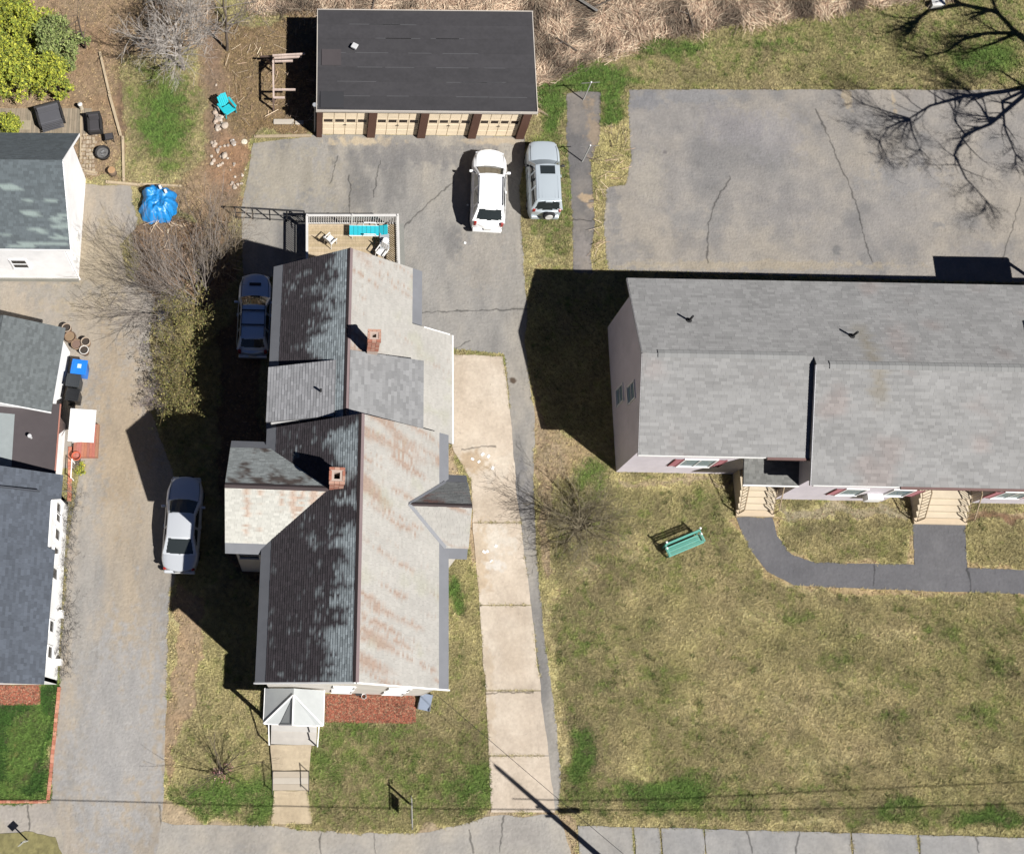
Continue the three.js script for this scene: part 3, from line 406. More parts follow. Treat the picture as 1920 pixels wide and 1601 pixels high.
// ------------------------------------------------------------------ the middle house
const house = thing('gabled_house', 'old middle house with patchy pale and blackened slate grey gabled roofs', 'house', [1.93, 0, -2.66], -0.035);
{
  const H = house, he = 6.8, hr = 9.4, W = -4.1, E = 4.0, S = 0, N = -11.1, sl = (hr - he) / 4.05, nh = 8.5, ne = 6.4, nr = -0.64, ns = (nh - ne) / 3.45, NW = -4.15, NE = 2.8, NN = -19.2, XE = 4.33, XN = -16.42;
  footprint(H, W + 0.3, E - 0.2, N, S); footprint(H, NW + 0.4, XE - 0.3, NN, N); footprint(H, -5.4, -4, -10.2, -5.7); footprint(H, 3.9, 4.7, -9, -5.9); footprint(H, -3.7, -1.3, 0, 2.4);
  const wallM = mat([0.70, 0.66, 0.60], 0.7), wb = 0.25;
  // walls: closed prisms set in from the eaves
  const body = (x0, x1, z0, z1, h, rx, rh) => { // gable prism along z
    const a = [V(x0, 0, z1), V(x1, 0, z1), V(x1, h, z1), V(rx, rh, z1), V(x0, h, z1)]; return plate(a, z1 - z0); };
  mesh('wall', [body(W + 0.42, E - 0.42, N + 0.1, S - 0.06, he - 0.1, 0, hr - 0.14)], wallM, H, 'cream clapboard walls of the tall front block');
  mesh('wall', [body(NW + 0.42, NE - 0.3, NN + 0.2, N + 0.05, ne - 0.1, nr, nh - 0.14)], wallM, H, 'cream walls of the lower rear block');
  mesh('wall', [plate([V(NE - 0.32, 0, XN + 0.2), V(XE - 0.25, 0, XN + 0.2), V(XE - 0.25, 5.35, XN + 0.2), V(NE - 0.32, ne + 0.02, XN + 0.2)], -(N - XN) + 0.3)], wallM, H, 'cream wall of the lean to on the drive side');
  const budget = { n: 300, ok: true }, mass = [];
  const roofPart = (name, label) => { const g = new THREE.Group(); g.name = name; if (label) g.userData.label = label; H.add(g); return g; };
  const deckM = mat([0.10, 0.10, 0.105], 0.95, { plain: true });
  // weathering of the slates: pale blue grey, blackened by lichen in ragged streaks that follow the fall of the rain (down the slope), rust tinged below the ridge on the sunny side
  const pale = (p, a, u, k) => { const t = fbm(p.x * 0.9, p.z * 0.9 + 3, 4), q = 0.93 + 0.12 * k, c = alb(201, 197, 189), drop = smooth(9.2, 6.6, p.y), across = p.z - p.x * 0.38, streak = fbm(across * 5.5 + 11, p.x * 0.5, 4) * 0.65 + fbm(across * 0.75 + 4, p.x * 0.3 + 50, 2) * 0.35; const rust = smooth(0.47, 0.62, streak - 0.13 * drop) * 0.62, rc = alb(174, 134, 106); const gm = smooth(0.6, 0.8, fbm(p.x * 1.2, p.z * 1.2 + 40, 3)) * 0.3, gc = alb(190, 190, 160); return c.map((v, i) => lerp(lerp(v * (0.9 + 0.2 * t), rc[i], rust), gc[i], gm) * q); };
  // soot black lichen: solid low on the slope, breaking into ragged fingers towards the ridge
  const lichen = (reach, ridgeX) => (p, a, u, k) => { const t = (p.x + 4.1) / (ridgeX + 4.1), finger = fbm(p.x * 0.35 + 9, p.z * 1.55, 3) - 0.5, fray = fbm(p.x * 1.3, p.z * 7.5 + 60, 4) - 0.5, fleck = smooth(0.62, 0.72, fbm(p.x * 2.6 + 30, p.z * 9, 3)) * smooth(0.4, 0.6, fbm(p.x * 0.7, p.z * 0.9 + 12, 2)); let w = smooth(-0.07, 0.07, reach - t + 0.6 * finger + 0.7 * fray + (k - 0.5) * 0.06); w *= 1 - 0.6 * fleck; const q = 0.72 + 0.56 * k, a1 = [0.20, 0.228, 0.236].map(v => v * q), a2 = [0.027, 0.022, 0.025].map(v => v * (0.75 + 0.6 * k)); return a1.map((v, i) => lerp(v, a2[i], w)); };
  const newer = (r, g, b) => (p, a, u, k) => { const q = (0.82 + 0.36 * k) * (0.95 + 0.1 * fbm(p.x, p.z, 2)); return alb(r, g, b).map(v => v * q); };
  const slope = (rf, pts, colour, opt) => { mesh('deck', plate(pts.map(p => p.clone().add(V(0, -0.012, 0))), 0.1), deckM, rf); mass.push([rf, shingle(rf, pts, colour, budget, opt)]); };
  const fin = rf => { const l = mass.filter(m => m[0] === rf).map(m => m[1]); if (l.length) shingleMass(rf, l); };
  const opt = { course: 0.115, wide: 0.21 };
  const strip = 0.46, yW = x => he + (x - W) * sl, yE = x => he + (E - x) * sl;
  // front block, west slope (blackened), with the wing valley cut by the wing above it
  const rw = roofPart('west_roof_slope', 'blackened slate slope with ragged pale streaks');
  slope(rw, [V(W + strip, yW(W + strip), S), V(0, hr, S), V(0, hr, N), V(W + strip, yW(W + strip), N)], lichen(0.88, 0), opt);
  mesh('eave_strip', plate([V(W, he - 0.02, S), V(W + strip, yW(W + strip) + 0.006, S), V(W + strip, yW(W + strip) + 0.006, N), V(W, he - 0.02, N)], 0.1), leadGrey, rw, 'dark grey metal eave strip');
  const re = roofPart('east_roof_slope', 'pale sunlit slate slope with rust tinged streaks');
  slope(re, [V(E - strip, yE(E - strip), S), V(E - strip, yE(E - strip), N), V(0, hr, N), V(0, hr, S)], pale, opt);
  mesh('eave_strip', plate([V(E, he - 0.02, S), V(E - strip, yE(E - strip) + 0.006, S), V(E - strip, yE(E - strip) + 0.006, N), V(E, he - 0.02, N)], 0.1), leadGrey, re, 'dark grey metal eave strip');
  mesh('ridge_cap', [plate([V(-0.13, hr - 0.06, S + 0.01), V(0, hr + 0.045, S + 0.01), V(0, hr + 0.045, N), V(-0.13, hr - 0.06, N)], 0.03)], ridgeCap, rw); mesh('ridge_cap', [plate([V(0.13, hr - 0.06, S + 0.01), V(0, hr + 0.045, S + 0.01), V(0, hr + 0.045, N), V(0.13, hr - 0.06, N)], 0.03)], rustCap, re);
  mesh('rake_board', [beam(V(W, he - 0.13, S + 0.03), V(0, hr - 0.13, S + 0.03), 0.06, 0.2), beam(V(E, he - 0.13, S + 0.03), V(0, hr - 0.13, S + 0.03), 0.06, 0.2)], white, H);
  // rear block
  const nW = x => nh - (nr - x) * ns, nE = x => nh - (x - nr) * ns;
  const qw = roofPart('rear_west_roof_slope', 'blackened rear slope above the parked wagon');
  slope(qw, [V(NW + strip, nW(NW + strip), NN), V(NW + strip, nW(NW + strip), N), V(nr, nh, N), V(nr, nh, NN)], lichen(0.72, nr), opt);
  mesh('eave_strip', plate([V(NW, ne - 0.02, NN), V(NW, ne - 0.02, N), V(NW + strip, nW(NW + strip) + 0.006, N), V(NW + strip, nW(NW + strip) + 0.006, NN)], 0.1), leadGrey, qw, 'dark grey metal eave strip');
  const qe = roofPart('rear_east_roof_slope', 'pale rear slope stepping out over the lean to');
  slope(qe, [V(nr, nh, NN), V(nr, nh, N), V(XE, nE(XE), N), V(XE, nE(XE), XN), V(NE - strip, nE(NE - strip), XN), V(NE - strip, nE(NE - strip), NN)], pale, opt);
  mesh('eave_strip', plate([V(NE - strip, nE(NE - strip) + 0.006, NN), V(NE - strip, nE(NE - strip) + 0.006, XN - 0.05), V(NE + 0.02, nE(NE + 0.02), XN - 0.05), V(NE + 0.02, nE(NE + 0.02), NN)], 0.1), leadGrey, qe, 'dark grey metal eave strip');
  mesh('eave_trim', [box(0.09, 0.08, N - XN, XE + 0.03, nE(XE) - 0.03, (N + XN) / 2), box(XE - NE, 0.06, 0.06, (XE + NE) / 2, (nE(XE) + nE(NE)) / 2 - 0.02, XN, 0, 0, -Math.atan(ns))], white, qe);
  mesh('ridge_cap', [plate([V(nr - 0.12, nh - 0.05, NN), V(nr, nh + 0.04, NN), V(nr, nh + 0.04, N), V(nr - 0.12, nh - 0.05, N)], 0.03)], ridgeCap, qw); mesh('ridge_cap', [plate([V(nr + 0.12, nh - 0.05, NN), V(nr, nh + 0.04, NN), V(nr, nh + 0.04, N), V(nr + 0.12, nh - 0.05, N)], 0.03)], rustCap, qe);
  mesh('flashing', plate([V(nr + 0.1, hr - 0.35, N - 0.012), V(E - 0.5, he + 0.2, N - 0.012), V(nr + 0.1, nh + 0.02, N - 0.012)], 0.01), greyMetal, qe);
  // shed dormers on the rear block
  const dormer = (x0, y0, x1, y1, z0, z1, col, label) => { const d = roofPart('dormer', label);
    slope(d, [V(x0, y0, z0), V(x0, y0, z1), V(x1, y1, z1), V(x1, y1, z0)], col, { course: 0.14, wide: 0.3 });
    const dir = Math.sign(x1 - x0), roofAt = x => dir > 0 ? nE(x) : nW(x), xi = x1 - dir * 0.22;
    for (const z of [z0 + 0.08, z1 - 0.08]) mesh('cheek', plate([V(x0 + dir * 0.3, roofAt(x0 + dir * 0.3) - 0.02, z), V(xi, roofAt(xi) - 0.05, z), V(xi, y1 - 0.1, z), V(x0 + dir * 0.3, lerp(y0, y1, 0.3 / Math.abs(x1 - x0)) - 0.1, z)], 0.06), white, d);
    mesh('front_wall', box(0.08, y1 - 0.1 - roofAt(xi) + 0.15, z1 - z0 - 0.1, xi, (y1 - 0.1 + roofAt(xi)) / 2 - 0.05, (z0 + z1) / 2), wallM, d);
    return d; };
  const de = dormer(nr + 0.12, nh - 0.03, NE, 7.45, -14.32, -10.95, newer(163, 163, 163), 'wide shed dormer with newer grey shingles on the sunny side'); fin(de);
  const dw = dormer(nr - 0.5, nh - 0.2, NW + 0.02, 7.1, -13.9, -11.32, newer(176, 176, 178), 'shed dormer with newer grey shingles on the shaded side');
  mesh('vent_pipe', cyl(0.05, 0.05, 0.5, -1.75, 8.1, -12.5, 10), blackPipe, dw); fin(dw);
  // west wing
  const ww = roofPart('wing_roof', 'gable roof of the west wing, pale on the sunny side with rust runs'); const wz = -8.0, wh = 8.62, wE = 6.62, wx = -5.66, zf = -5.45, zb = -10.55, xr = (wh - he) / sl + W, wsl = (wh - wE) / (wz - zb);
  const rust2 = (p, a, u, k) => { const q = 0.88 + 0.22 * k, c = alb(222, 220, 210), rc = alb(196, 140, 100), w = smooth(0.6, 0.76, fbm(p.x * 5.5, p.z * 0.4, 3) + 0.16 * smooth(-6.4, -7.9, p.z)) * 0.5; return c.map((v, i) => lerp(v * q, rc[i] * q, w)); };
  const mossy = (p, a, u, k) => { const q = 0.82 + 0.34 * k, w = smooth(0.55, 0.66, fbm(p.x * 2.4, p.z * 2.4, 4) + 0.1 * smooth(-8.9, -8.1, p.z)); const c = alb(176, 182, 180), d = alb(104, 92, 86); return c.map((v, i) => lerp(v, d[i], w) * q); };
  const xj = W + 0.02, yj = (x) => he + (x - W) * sl;           // the valley runs from the eave to the ridge
  const vF = zf - strip * 0.9, yF = wE + 0.41 * wsl / 1;
  slope(ww, [V(wx, wE + (zf - vF) * wsl, vF), V((wE + (zf - vF) * wsl - he) / sl + W, wE + (zf - vF) * wsl, vF), V(xr, wh, wz), V(wx, wh, wz)], rust2, opt);
  const bB = zb + strip * 0.9;
  slope(ww, [V(wx, wh, wz), V(xr, wh, wz), V((wE + (bB - zb) * wsl - he) / sl + W, wE + (bB - zb) * wsl, bB), V(wx, wE + (bB - zb) * wsl, bB)], mossy, opt);
  mesh('eave_strip', plate([V(wx, wE - 0.01, zf), V(W + 0.1, wE - 0.01, zf), V((wE + (zf - vF) * wsl - he) / sl + W, wE + (zf - vF) * wsl + 0.006, vF), V(wx, wE + (zf - vF) * wsl + 0.006, vF)], 0.09), leadGrey, ww);
  mesh('eave_strip', plate([V(wx, wE - 0.01, zb), V(W + 0.1, wE - 0.01, zb), V((wE + (bB - zb) * wsl - he) / sl + W, wE + (bB - zb) * wsl + 0.006, bB), V(wx, wE + (bB - zb) * wsl + 0.006, bB)], 0.09), leadGrey, ww);
  mesh('ridge_cap', [plate([V(wx, wh - 0.06, wz + 0.12), V(xr, wh - 0.06, wz + 0.12), V(xr, wh + 0.04, wz), V(wx, wh + 0.04, wz)], 0.03), plate([V(wx, wh - 0.06, wz - 0.12), V(xr, wh - 0.06, wz - 0.12), V(xr, wh + 0.04, wz), V(wx, wh + 0.04, wz)], 0.03)], ridgeCap, ww);
  fin(ww);
  const wz0 = zb + 0.35, wz1 = zf - 0.35; mesh('wall', plate([V(wx + 0.33, 0, wz1), V(wx + 0.33, wE + 0.1, wz1), V(wx + 0.33, wh - 0.2, wz), V(wx + 0.33, wE + 0.1, wz0), V(wx + 0.33, 0, wz0)], 2.2), wallM, H, 'cream walls of the west wing');
  addWindow(H, V(-4.75, 4.6, wz1 + 0.01), V(0, 0, 1), 0.9, 1.5, 1, 2); addWindow(H, V(wx + 0.32, 4.6, wz), V(-1, 0, 0), 0.9, 1.5, 1, 2);
  // east bay
  const eb = roofPart('bay_roof', 'small gable roof of the bay beside the concrete drive'); const bz = -7.6, bh = 8.0, bx = 4.84, bf = -5.55, bb = -9.32, bE = 6.62, bsl = (bh - bE) / (bf - bz), xi = E - (bh - he) / sl;
  const bs = 0.42; slope(eb, [V(bx, bE + bs * bsl, bf - bs), V(bx, bh, bz), V(xi, bh, bz), V(E - (bE + bs * bsl - he) / sl, bE + bs * bsl, bf - bs)], (p, a, u, k) => pale(p, a, u, k).map(v => v * 1.04), opt);
  slope(eb, [V(bx, bh, bz), V(bx, bE + bs * bsl, bb + bs), V(E - (bE + bs * bsl - he) / sl, bE + bs * bsl, bb + bs), V(xi, bh, bz)], (p, a, u, k) => { const w = smooth(-8.4, -7.7, p.z + (k - 0.5) * 0.5) * smooth(0.4, 0.6, fbm(p.x * 2, p.z * 2, 3)); return alb(150, 152, 150).map((v, i) => lerp(v, alb(128, 96, 88)[i], w) * (0.84 + 0.3 * k)); }, opt);
  for (const [za, zc] of [[bf, bf - bs], [bb, bb + bs]]) mesh('eave_strip', plate([V(bx - 0.03, bE - 0.01, za), V(bx - 0.03, bE + bs * bsl + 0.006, zc), V(E - (bE + bs * bsl - he) / sl, bE + bs * bsl + 0.006, zc), V(E - 0.15, bE - 0.01, za)], 0.09), leadGrey, eb);
  mesh('ridge_cap', [plate([V(bx, bh - 0.06, bz + 0.1), V(xi, bh - 0.06, bz + 0.1), V(xi, bh + 0.035, bz), V(bx, bh + 0.035, bz)], 0.03), plate([V(bx, bh - 0.06, bz - 0.1), V(xi, bh - 0.06, bz - 0.1), V(xi, bh + 0.035, bz), V(bx, bh + 0.035, bz)], 0.03)], ridgeCap, eb);
  mesh('valley', [beam(V(xi + 0.03, bh + 0.03, bz), V(E - (bE + bs * bsl - he) / sl, bE + bs * bsl + 0.04, bf - bs), 0.16, 0.03), beam(V(xi + 0.03, bh + 0.03, bz), V(E - (bE + bs * bsl - he) / sl, bE + bs * bsl + 0.04, bb + bs), 0.12, 0.03)], greyMetal, eb); fin(eb);
  mesh('wall', plate([V(bx - 0.3, 0, bf - 0.3), V(bx - 0.3, bE + 0.1, bf - 0.3), V(bx - 0.3, bh - 0.2, bz), V(bx - 0.3, bE + 0.1, bb + 0.3), V(bx - 0.3, 0, bb + 0.3)], -1.4), wallM, H, 'cream walls of the bay');
  fin(rw); fin(re); fin(qw); fin(qe);
  // chimneys
  chimney(H, 0.45, -14.5, 7.4, 9.75, 0.52, 0.52, 'red'); chimney(H, -0.97, -8.25, 8.2, 9.85, 0.6, 0.64, 'mixed');
  // windows of the gable front
  for (const [x, y, w, h] of [[-0.3, 4.75, 0.85, 1.5], [2.1, 4.75, 0.85, 1.5], [-0.3, 1.75, 0.85, 1.6], [2.1, 1.75, 0.85, 1.6]]) addWindow(H, V(x, y, S - 0.05), V(0, 0, 1), w, h, 1, 2);
  for (const z of [-2, -4.5, -10]) for (const y of [1.8, 4.8]) { addWindow(H, V(E - 0.41, y, z), V(1, 0, 0), 0.85, 1.5, 1, 2); if (z > -5) addWindow(H, V(W + 0.41, y, z), V(-1, 0, 0), 0.85, 1.5, 1, 2); }
  // porch
  const po = roofPart('porch', 'pale front porch with a hipped roof and little front gable'); const pe = 3.1, pt = 3.95, x0 = -3.8, x1 = -1.14, xm = -2.5, zP = 1.56;
  const porchPale = mat([0.40, 0.415, 0.41], 0.9);
  mesh('porch_roof', [plate([V(x0, pe, zP), V(x0, pe, 0.02), V(xm, pt, 0.02), V(xm, pt, 0.3)], 0.06)], porchPale, po, 'west side of the porch roof');
  mesh('porch_roof', [plate([V(x1, pe, zP), V(xm, pt, 0.3), V(xm, pt, 0.02), V(x1, pe, 0.02)], 0.06)], porchPale, po, 'pale east side of the porch roof');
  mesh('porch_roof', [plate([V(x0, pe, zP), V(xm, pt, 0.3), V(x1, pe, zP)], 0.06)], porchPale, po, 'pale front hip of the porch roof');
  const gy = pe + 0.62, gr = V(xm, gy, zP + 0.02), gl = V(x0 + 0.72, pe + 0.03, zP + 0.02), gR = V(x1 - 0.3, pe + 0.03, zP + 0.02), gt = V(xm, pt + 0.02, 0.34);   // little front gable
  mesh('gable_slope', plate([gt, gr, gl], 0.04), porchPale, po, 'west slope of the little porch gable'); mesh('gable_slope', plate([gt, gr, gR], 0.04), porchPale, po, 'east slope of the little porch gable'); mesh('gable_face', plate([gl, gR, gr], 0.03), white, po);
  mesh('hip_trim', [beam(V(xm, pt + 0.03, 0.3), V(x0, pe + 0.03, zP), 0.07, 0.04), beam(V(xm, pt + 0.03, 0.3), V(x1, pe + 0.03, zP), 0.05, 0.04), box(x1 - x0, 0.14, 0.06, (x0 + x1) / 2, pe - 0.08, zP + 0.01), box(0.06, 0.14, zP, x0 - 0.01, pe - 0.08, zP / 2), box(0.06, 0.14, zP, x1 + 0.01, pe - 0.08, zP / 2), beam(gt.clone().add(V(0, 0.02, 0)), gr.clone().add(V(0, 0.02, 0)), 0.06, 0.03), beam(gr.clone().add(V(0, 0, 0.02)), gl.clone().add(V(0, 0, 0.02)), 0.05, 0.06), beam(gr.clone().add(V(0, 0, 0.02)), gR.clone().add(V(0, 0, 0.02)), 0.05, 0.06)], white, po);
  for (const x of [x0 + 0.15, x1 - 0.15]) mesh('post', box(0.14, pe - 0.7, 0.14, x, 0.62 + (pe - 0.76) / 2, zP - 0.12), white, po);
  mesh('porch_floor', box(x1 - x0 - 0.1, 0.62, zP - 0.05, (x0 + x1) / 2, 0.31, (zP - 0.05) / 2 + 0.01), mat([0.42, 0.40, 0.37], 0.85), po);
  for (let k = 0; k < 3; k++) mesh('step', box(x1 - x0 - 0.5, 0.62 - (k + 1) * 0.155 + 0.0, 0.3, (x0 + x1) / 2, (0.62 - (k + 1) * 0.155) / 2, zP - 0.04 + 0.3 * (k + 0.5)), k === 0 ? mat([0.48, 0.46, 0.43], 0.85) : mat([0.45, 0.42, 0.38], 0.85), po);
  mesh('railing', [beam(V(x0 + 0.16, 1.5, zP - 0.05), V(x0 + 0.2, 0.85, zP + 0.9), 0.05, 0.05), box(0.05, 0.85, 0.05, x0 + 0.2, 0.43, zP + 0.9), beam(V(x1 - 0.16, 1.5, zP - 0.05), V(x1 - 0.2, 0.85, zP + 0.9), 0.05, 0.05), box(0.05, 0.85, 0.05, x1 - 0.2, 0.43, zP + 0.9)], white, po);
  mesh('door', box(0.95, 2.1, 0.06, xm, 1.68, 0.0), mat([0.2, 0.06, 0.05], 0.6), H);
}

// ------------------------------------------------------------------ the apartment building
const flats = thing('apartment_building', 'long lilac grey apartment building with mottled grey shingle roofs', 'building', [15.72, 0, -13.74], -0.02);
{
  const A = flats, lilac = mat([0.69, 0.635, 0.68], 0.7), eA = 4.86, rA = 6.3, sl = 0.326, x0 = -0.37, xa = 7.5, zr = -3.95, zf = 0.5, zb = -8.4;
  const xb = 7.62, xe = 27, zrB = -3.5, zfB = 1.75, rB = 6.447, zbB = -8.4;
  const budget = { n: 300, ok: true }, tone = (p, a, u, k) => { const t = fbm(p.x * 1.1, p.z * 1.1, 3) - 0.5, q = 0.86 + 0.25 * k + 0.26 * t + 0.1 * (fbm(p.x * 0.5 + p.z * 0.5, p.z * 2 - p.x * 2, 2) - 0.5), w = smooth(0.6, 0.8, fbm(p.x * 0.6 + 7, p.z * 0.6, 3)); const c = alb(166, 165, 163), d = alb(170, 162, 158); const st = (1 - smooth(0.1, 0.5, Math.abs(p.x - 10.2 - (p.z + 4) * 0.1 + (fbm(p.x * 3, p.z * 3, 2) - 0.5) * 0.6))) * smooth(-6.2, -5.2, p.z) * smooth(-1.2, -2.6, p.z) * 0.5, sc = alb(150, 138, 112); return c.map((v, i) => lerp(lerp(v, d[i], w) * q, sc[i], st)); };
  const roofs = (label) => { const g = new THREE.Group(); g.name = 'roof'; g.userData.label = label; A.add(g); return g; }, opt = { course: 0.15, wide: 0.36, lift: 0.012 }, deckM = mat([0.12, 0.12, 0.12], 0.95, { plain: true });
  const lay = (r, list) => { const out = []; for (const pts of list) { mesh('deck', plate(pts.map(p => p.clone().add(V(0, -0.012, 0))), 0.12), deckM, r); out.push(shingle(r, pts, tone, budget, opt)); } shingleMass(r, out); };
  const ra = roofs('grey shingle roof of the left block'), f = (z, zr, h) => h - Math.abs(z - zr) * sl;
  lay(ra, [[V(x0, f(zf, zr, rA), zf), V(xa, f(zf, zr, rA), zf), V(xa, rA, zr), V(x0, rA, zr)], [V(x0, rA, zr), V(xb - 0.12, rA, zr), V(xb - 0.12, f(zb, zr, rA), zb), V(x0, f(zb, zr, rA), zb)]]);
  const rb = roofs('slightly higher grey shingle roof of the right block');
  lay(rb, [[V(xb - 0.12, f(zfB, zrB, rB), zfB), V(xe, f(zfB, zrB, rB), zfB), V(xe, rB, zrB), V(xb - 0.12, rB, zrB)], [V(xb - 0.12, rB, zrB), V(xe, rB, zrB), V(xe, f(zbB, zrB, rB), zbB), V(xb - 0.12, f(zbB, zrB, rB), zbB)]]);
  // ridge vents of short capped lengths
  for (const [r, a, b, z, h] of [[ra, 0.35, 7.1, zr, rA], [rb, 8.1, 21, zrB, rB]]) { const v = new THREE.Group(); v.name = 'ridge_vent'; r.add(v); const n = Math.round((b - a) / 0.3); for (let i = 0; i < n; i++) { const x = lerp(a, b, (i + 0.5) / n), tn = rr(1.1, 1.32), m = mat(alb(160, 160, 158).map(q => q * tn), 0.93, { plain: true }); for (const s of [-1, 1]) mesh('cap_shingle', plate([V(x - 0.148, h + 0.05, z), V(x + 0.148, h + 0.046, z), V(x + 0.148, h - 0.014, z + s * 0.19), V(x - 0.148, h - 0.01, z + s * 0.19)], 0.02), m, v); } }
  // walls
  const gable = (xx, x1, za, zc, zr, h, inset) => plate([V(xx, 0, za), V(xx, f(za, zr, h) - 0.12, za), V(xx, h - 0.13, zr), V(xx, f(zc, zr, h) - 0.12, zc), V(xx, 0, zc)], x1 - xx);
  mesh('wall', gable(0, 6.25, 0, -7.9, zr, rA), lilac, A, 'lilac siding of the left block, shaded on its gable end');
  mesh('wall', gable(6.24, xa + 0.2, -1.6, -7.9, zr, rA), lilac, A, 'recessed entry wall between the blocks');
  const w1 = loc(A, 1655, 944, 0).x, w2 = loc(A, 1822, 948, 0).x, zB = loc(A, 1560, 938, 0).z, wl = loc(A, 1452, 936, 0).x;
  mesh('wall', gable(wl, w1, zB, -7.9, zrB, rB), lilac, A, 'lilac siding of the middle block'); mesh('wall', gable(w1 - 0.01, w2 + 0.01, zB - 1.5, -7.9, zrB, rB), lilac, A, 'recessed wall behind the second stoop'); mesh('wall', gable(w2, xe - 0.3, zB, -7.9, zrB, rB), lilac, A, 'lilac siding at the right edge');
  footprint(A, 0, 6.3, -7.9, 0); footprint(A, 6.2, 8, -7.9, -1); footprint(A, wl, 27, -7.9, zB);
  // rake and eave trim, gutters
  const trim = mat([0.50, 0.49, 0.50], 0.6), gut = mat([0.16, 0.085, 0.075], 0.6);
  mesh('rake_trim', [beam(V(x0 - 0.01, f(zf, zr, rA) - 0.07, zf), V(x0 - 0.01, rA - 0.07, zr), 0.03, 0.12), beam(V(x0 - 0.01, f(zb, zr, rA) - 0.07, zb), V(x0 - 0.01, rA - 0.07, zr), 0.03, 0.12), beam(V(xb - 0.135, f(zfB, zrB, rB) - 0.07, zfB), V(xb - 0.135, rB - 0.07, zrB), 0.03, 0.14)], trim, A);
  mesh('fascia', box(6.55, 0.14, 0.03, 2.9, f(zf, zr, rA) - 0.09, zf + 0.01), white, A); mesh('gutter', [box(2.0, 0.1, 0.11, 7.0 - 0.45, f(zf, zr, rA) - 0.02, zf + 0.06)], gut, A, 'short brown gutter over the first entry');
  const gx = loc(A, 1690, 915, f(zfB, zrB, rB)).x; mesh('fascia', box(gx - xb, 0.14, 0.03, (gx + xb) / 2, f(zfB, zrB, rB) - 0.09, zfB + 0.01), white, A); mesh('gutter', box(xe - gx, 0.1, 0.11, (xe + gx) / 2, f(zfB, zrB, rB) - 0.02, zfB + 0.06), gut, A, 'brown gutter over the second entry');
  mesh('step_wall', plate([V(xb, f(zf, zr, rA) - 0.3, zf - 0.2), V(xb, f(zfB, zrB, rB) - 0.12, zfB - 0.4), V(xb, rB - 0.1, zrB), V(xb, rA - 0.1, zrB - 0.6), V(xb, f(-1, zr, rA) - 0.3, -1)], 0.05), lilac, A);
  mesh('soffit', [box(6.9, 0.02, 0.52, 3.1, f(zf, zr, rA) - 0.17, 0.24), box(18, 0.02, 0.6, 17, f(zfB, zrB, rB) - 0.18, zfB - 0.32)], white, A);
  // windows with maroon shutters
  const maroon = mat([0.25, 0.07, 0.08], 0.7);
  const win = (u, v, h, w, ht, shutters, n = 2) => { const p = loc(A, u, v, h); p.z = u < 1450 ? 0 : zB; p.z += 0.012; const o = addWindow(A, p, V(0, 0, 1), w, ht, n, 1, white, blueGlass); for (const s of shutters) { const sg = []; for (let k = 0; k < 9; k++) sg.push(box(0.34, ht / 9 - 0.02, 0.03, 0, -ht / 2 + ht * (k + 0.5) / 9, 0, 0, 0.25)); const sh = mesh('shutter', [...sg, box(0.05, ht, 0.05, -0.19, 0, 0), box(0.05, ht, 0.05, 0.19, 0, 0)], maroon, A); sh.position.copy(p).add(V(s * (w / 2 + 0.3), 0, 0.02)); } return o; };
  win(1308, 872, 2.0, 1.5, 1.2, [-1, 1]); win(1598, 927, 1.8, 0.95, 1.15, [-1], 1); win(1686, 928, 1.8, 0.95, 1.15, [1], 1); win(1900, 936, 1.8, 1.3, 1.15, [-1, 1]);
  mesh('meter_box', box(0.75, 0.5, 0.3, loc(A, 1630, 937, 0.9).x, 1.3, zB + 0.16), white, A);
  addWindow(A, V(-0.012, 3.3, -3.1), V(-1, 0, 0), 0.8, 1.0, 1, 2, white, blueGlass); addWindow(A, V(-0.012, 1.5, -3.6), V(-1, 0, 0), 0.8, 1.0, 1, 2, white, blueGlass);
  // entry canopy between the blocks
  const c0 = loc(A, 1398, 908, 2.75), c1 = loc(A, 1400, 868, 3.25); 
  const ca = new THREE.Group(); ca.name = 'entry_canopy'; ca.userData.label = 'grey shingled canopy over the first entry'; A.add(ca); const cz = c0.z, cx0 = Math.min(c0.x, c1.x), cx1 = wl + 0.05, cP = [V(cx0, 2.72, cz), V(cx1, 2.72, cz + 0.02), V(cx1, 3.55, -1.5), V(cx0, 3.55, -1.5)];
  mesh('deck', plate(cP.map(p => p.clone().add(V(0, -0.012, 0))), 0.1), deckM, ca); shingleMass(ca, [shingle(ca, cP, (p, a, u, k) => alb(132, 132, 128).map(v => v * (0.8 + 0.4 * k)), { n: 0 }, { course: 0.14, wide: 0.25 })]);
  mesh('canopy_fascia', box(cx1 - cx0, 0.16, 0.05, (cx0 + cx1) / 2, 2.6, cz + 0.02), white, ca);
  // plumbing vents
  for (const [u, v] of [[1290, 604], [1590, 637]]) { const h = 5.5, p = loc(A, u, v, h), onB = p.x > xb, y = f(p.z, onB ? zrB : zr, onB ? rB : rA); mesh('vent_pipe', [cyl(0.055, 0.055, 0.55, p.x, y + 0.26, p.z, 10), cyl(0.11, 0.16, 0.08, p.x, y + 0.03, p.z, 12)], blackPipe, A); }
  // cross gable that rises at the right edge
  const gz = loc(A, 1898, 622, 6.2).x + 1.35; mesh('cross_gable', plate([V(gz, 6.0, zrB + 0.2), V(gz, 6.0 + 0.75, -4.6), V(gz, 6.0, -6.0), V(gz, 5.3, -6.2), V(gz, 6.2, zrB + 0.1)], 5), lilac, A);
  mesh('rear_porch', [box(4.0, 0.14, 1.6, 22.7, 4.25, -9.1), box(0.14, 4.1, 0.14, 20.9, 2.1, -9.75), box(0.14, 4.1, 0.14, 24.5, 2.1, -9.75)], mat([0.35, 0.34, 0.34], 0.8), A, 'grey rear porch roof at the far side');
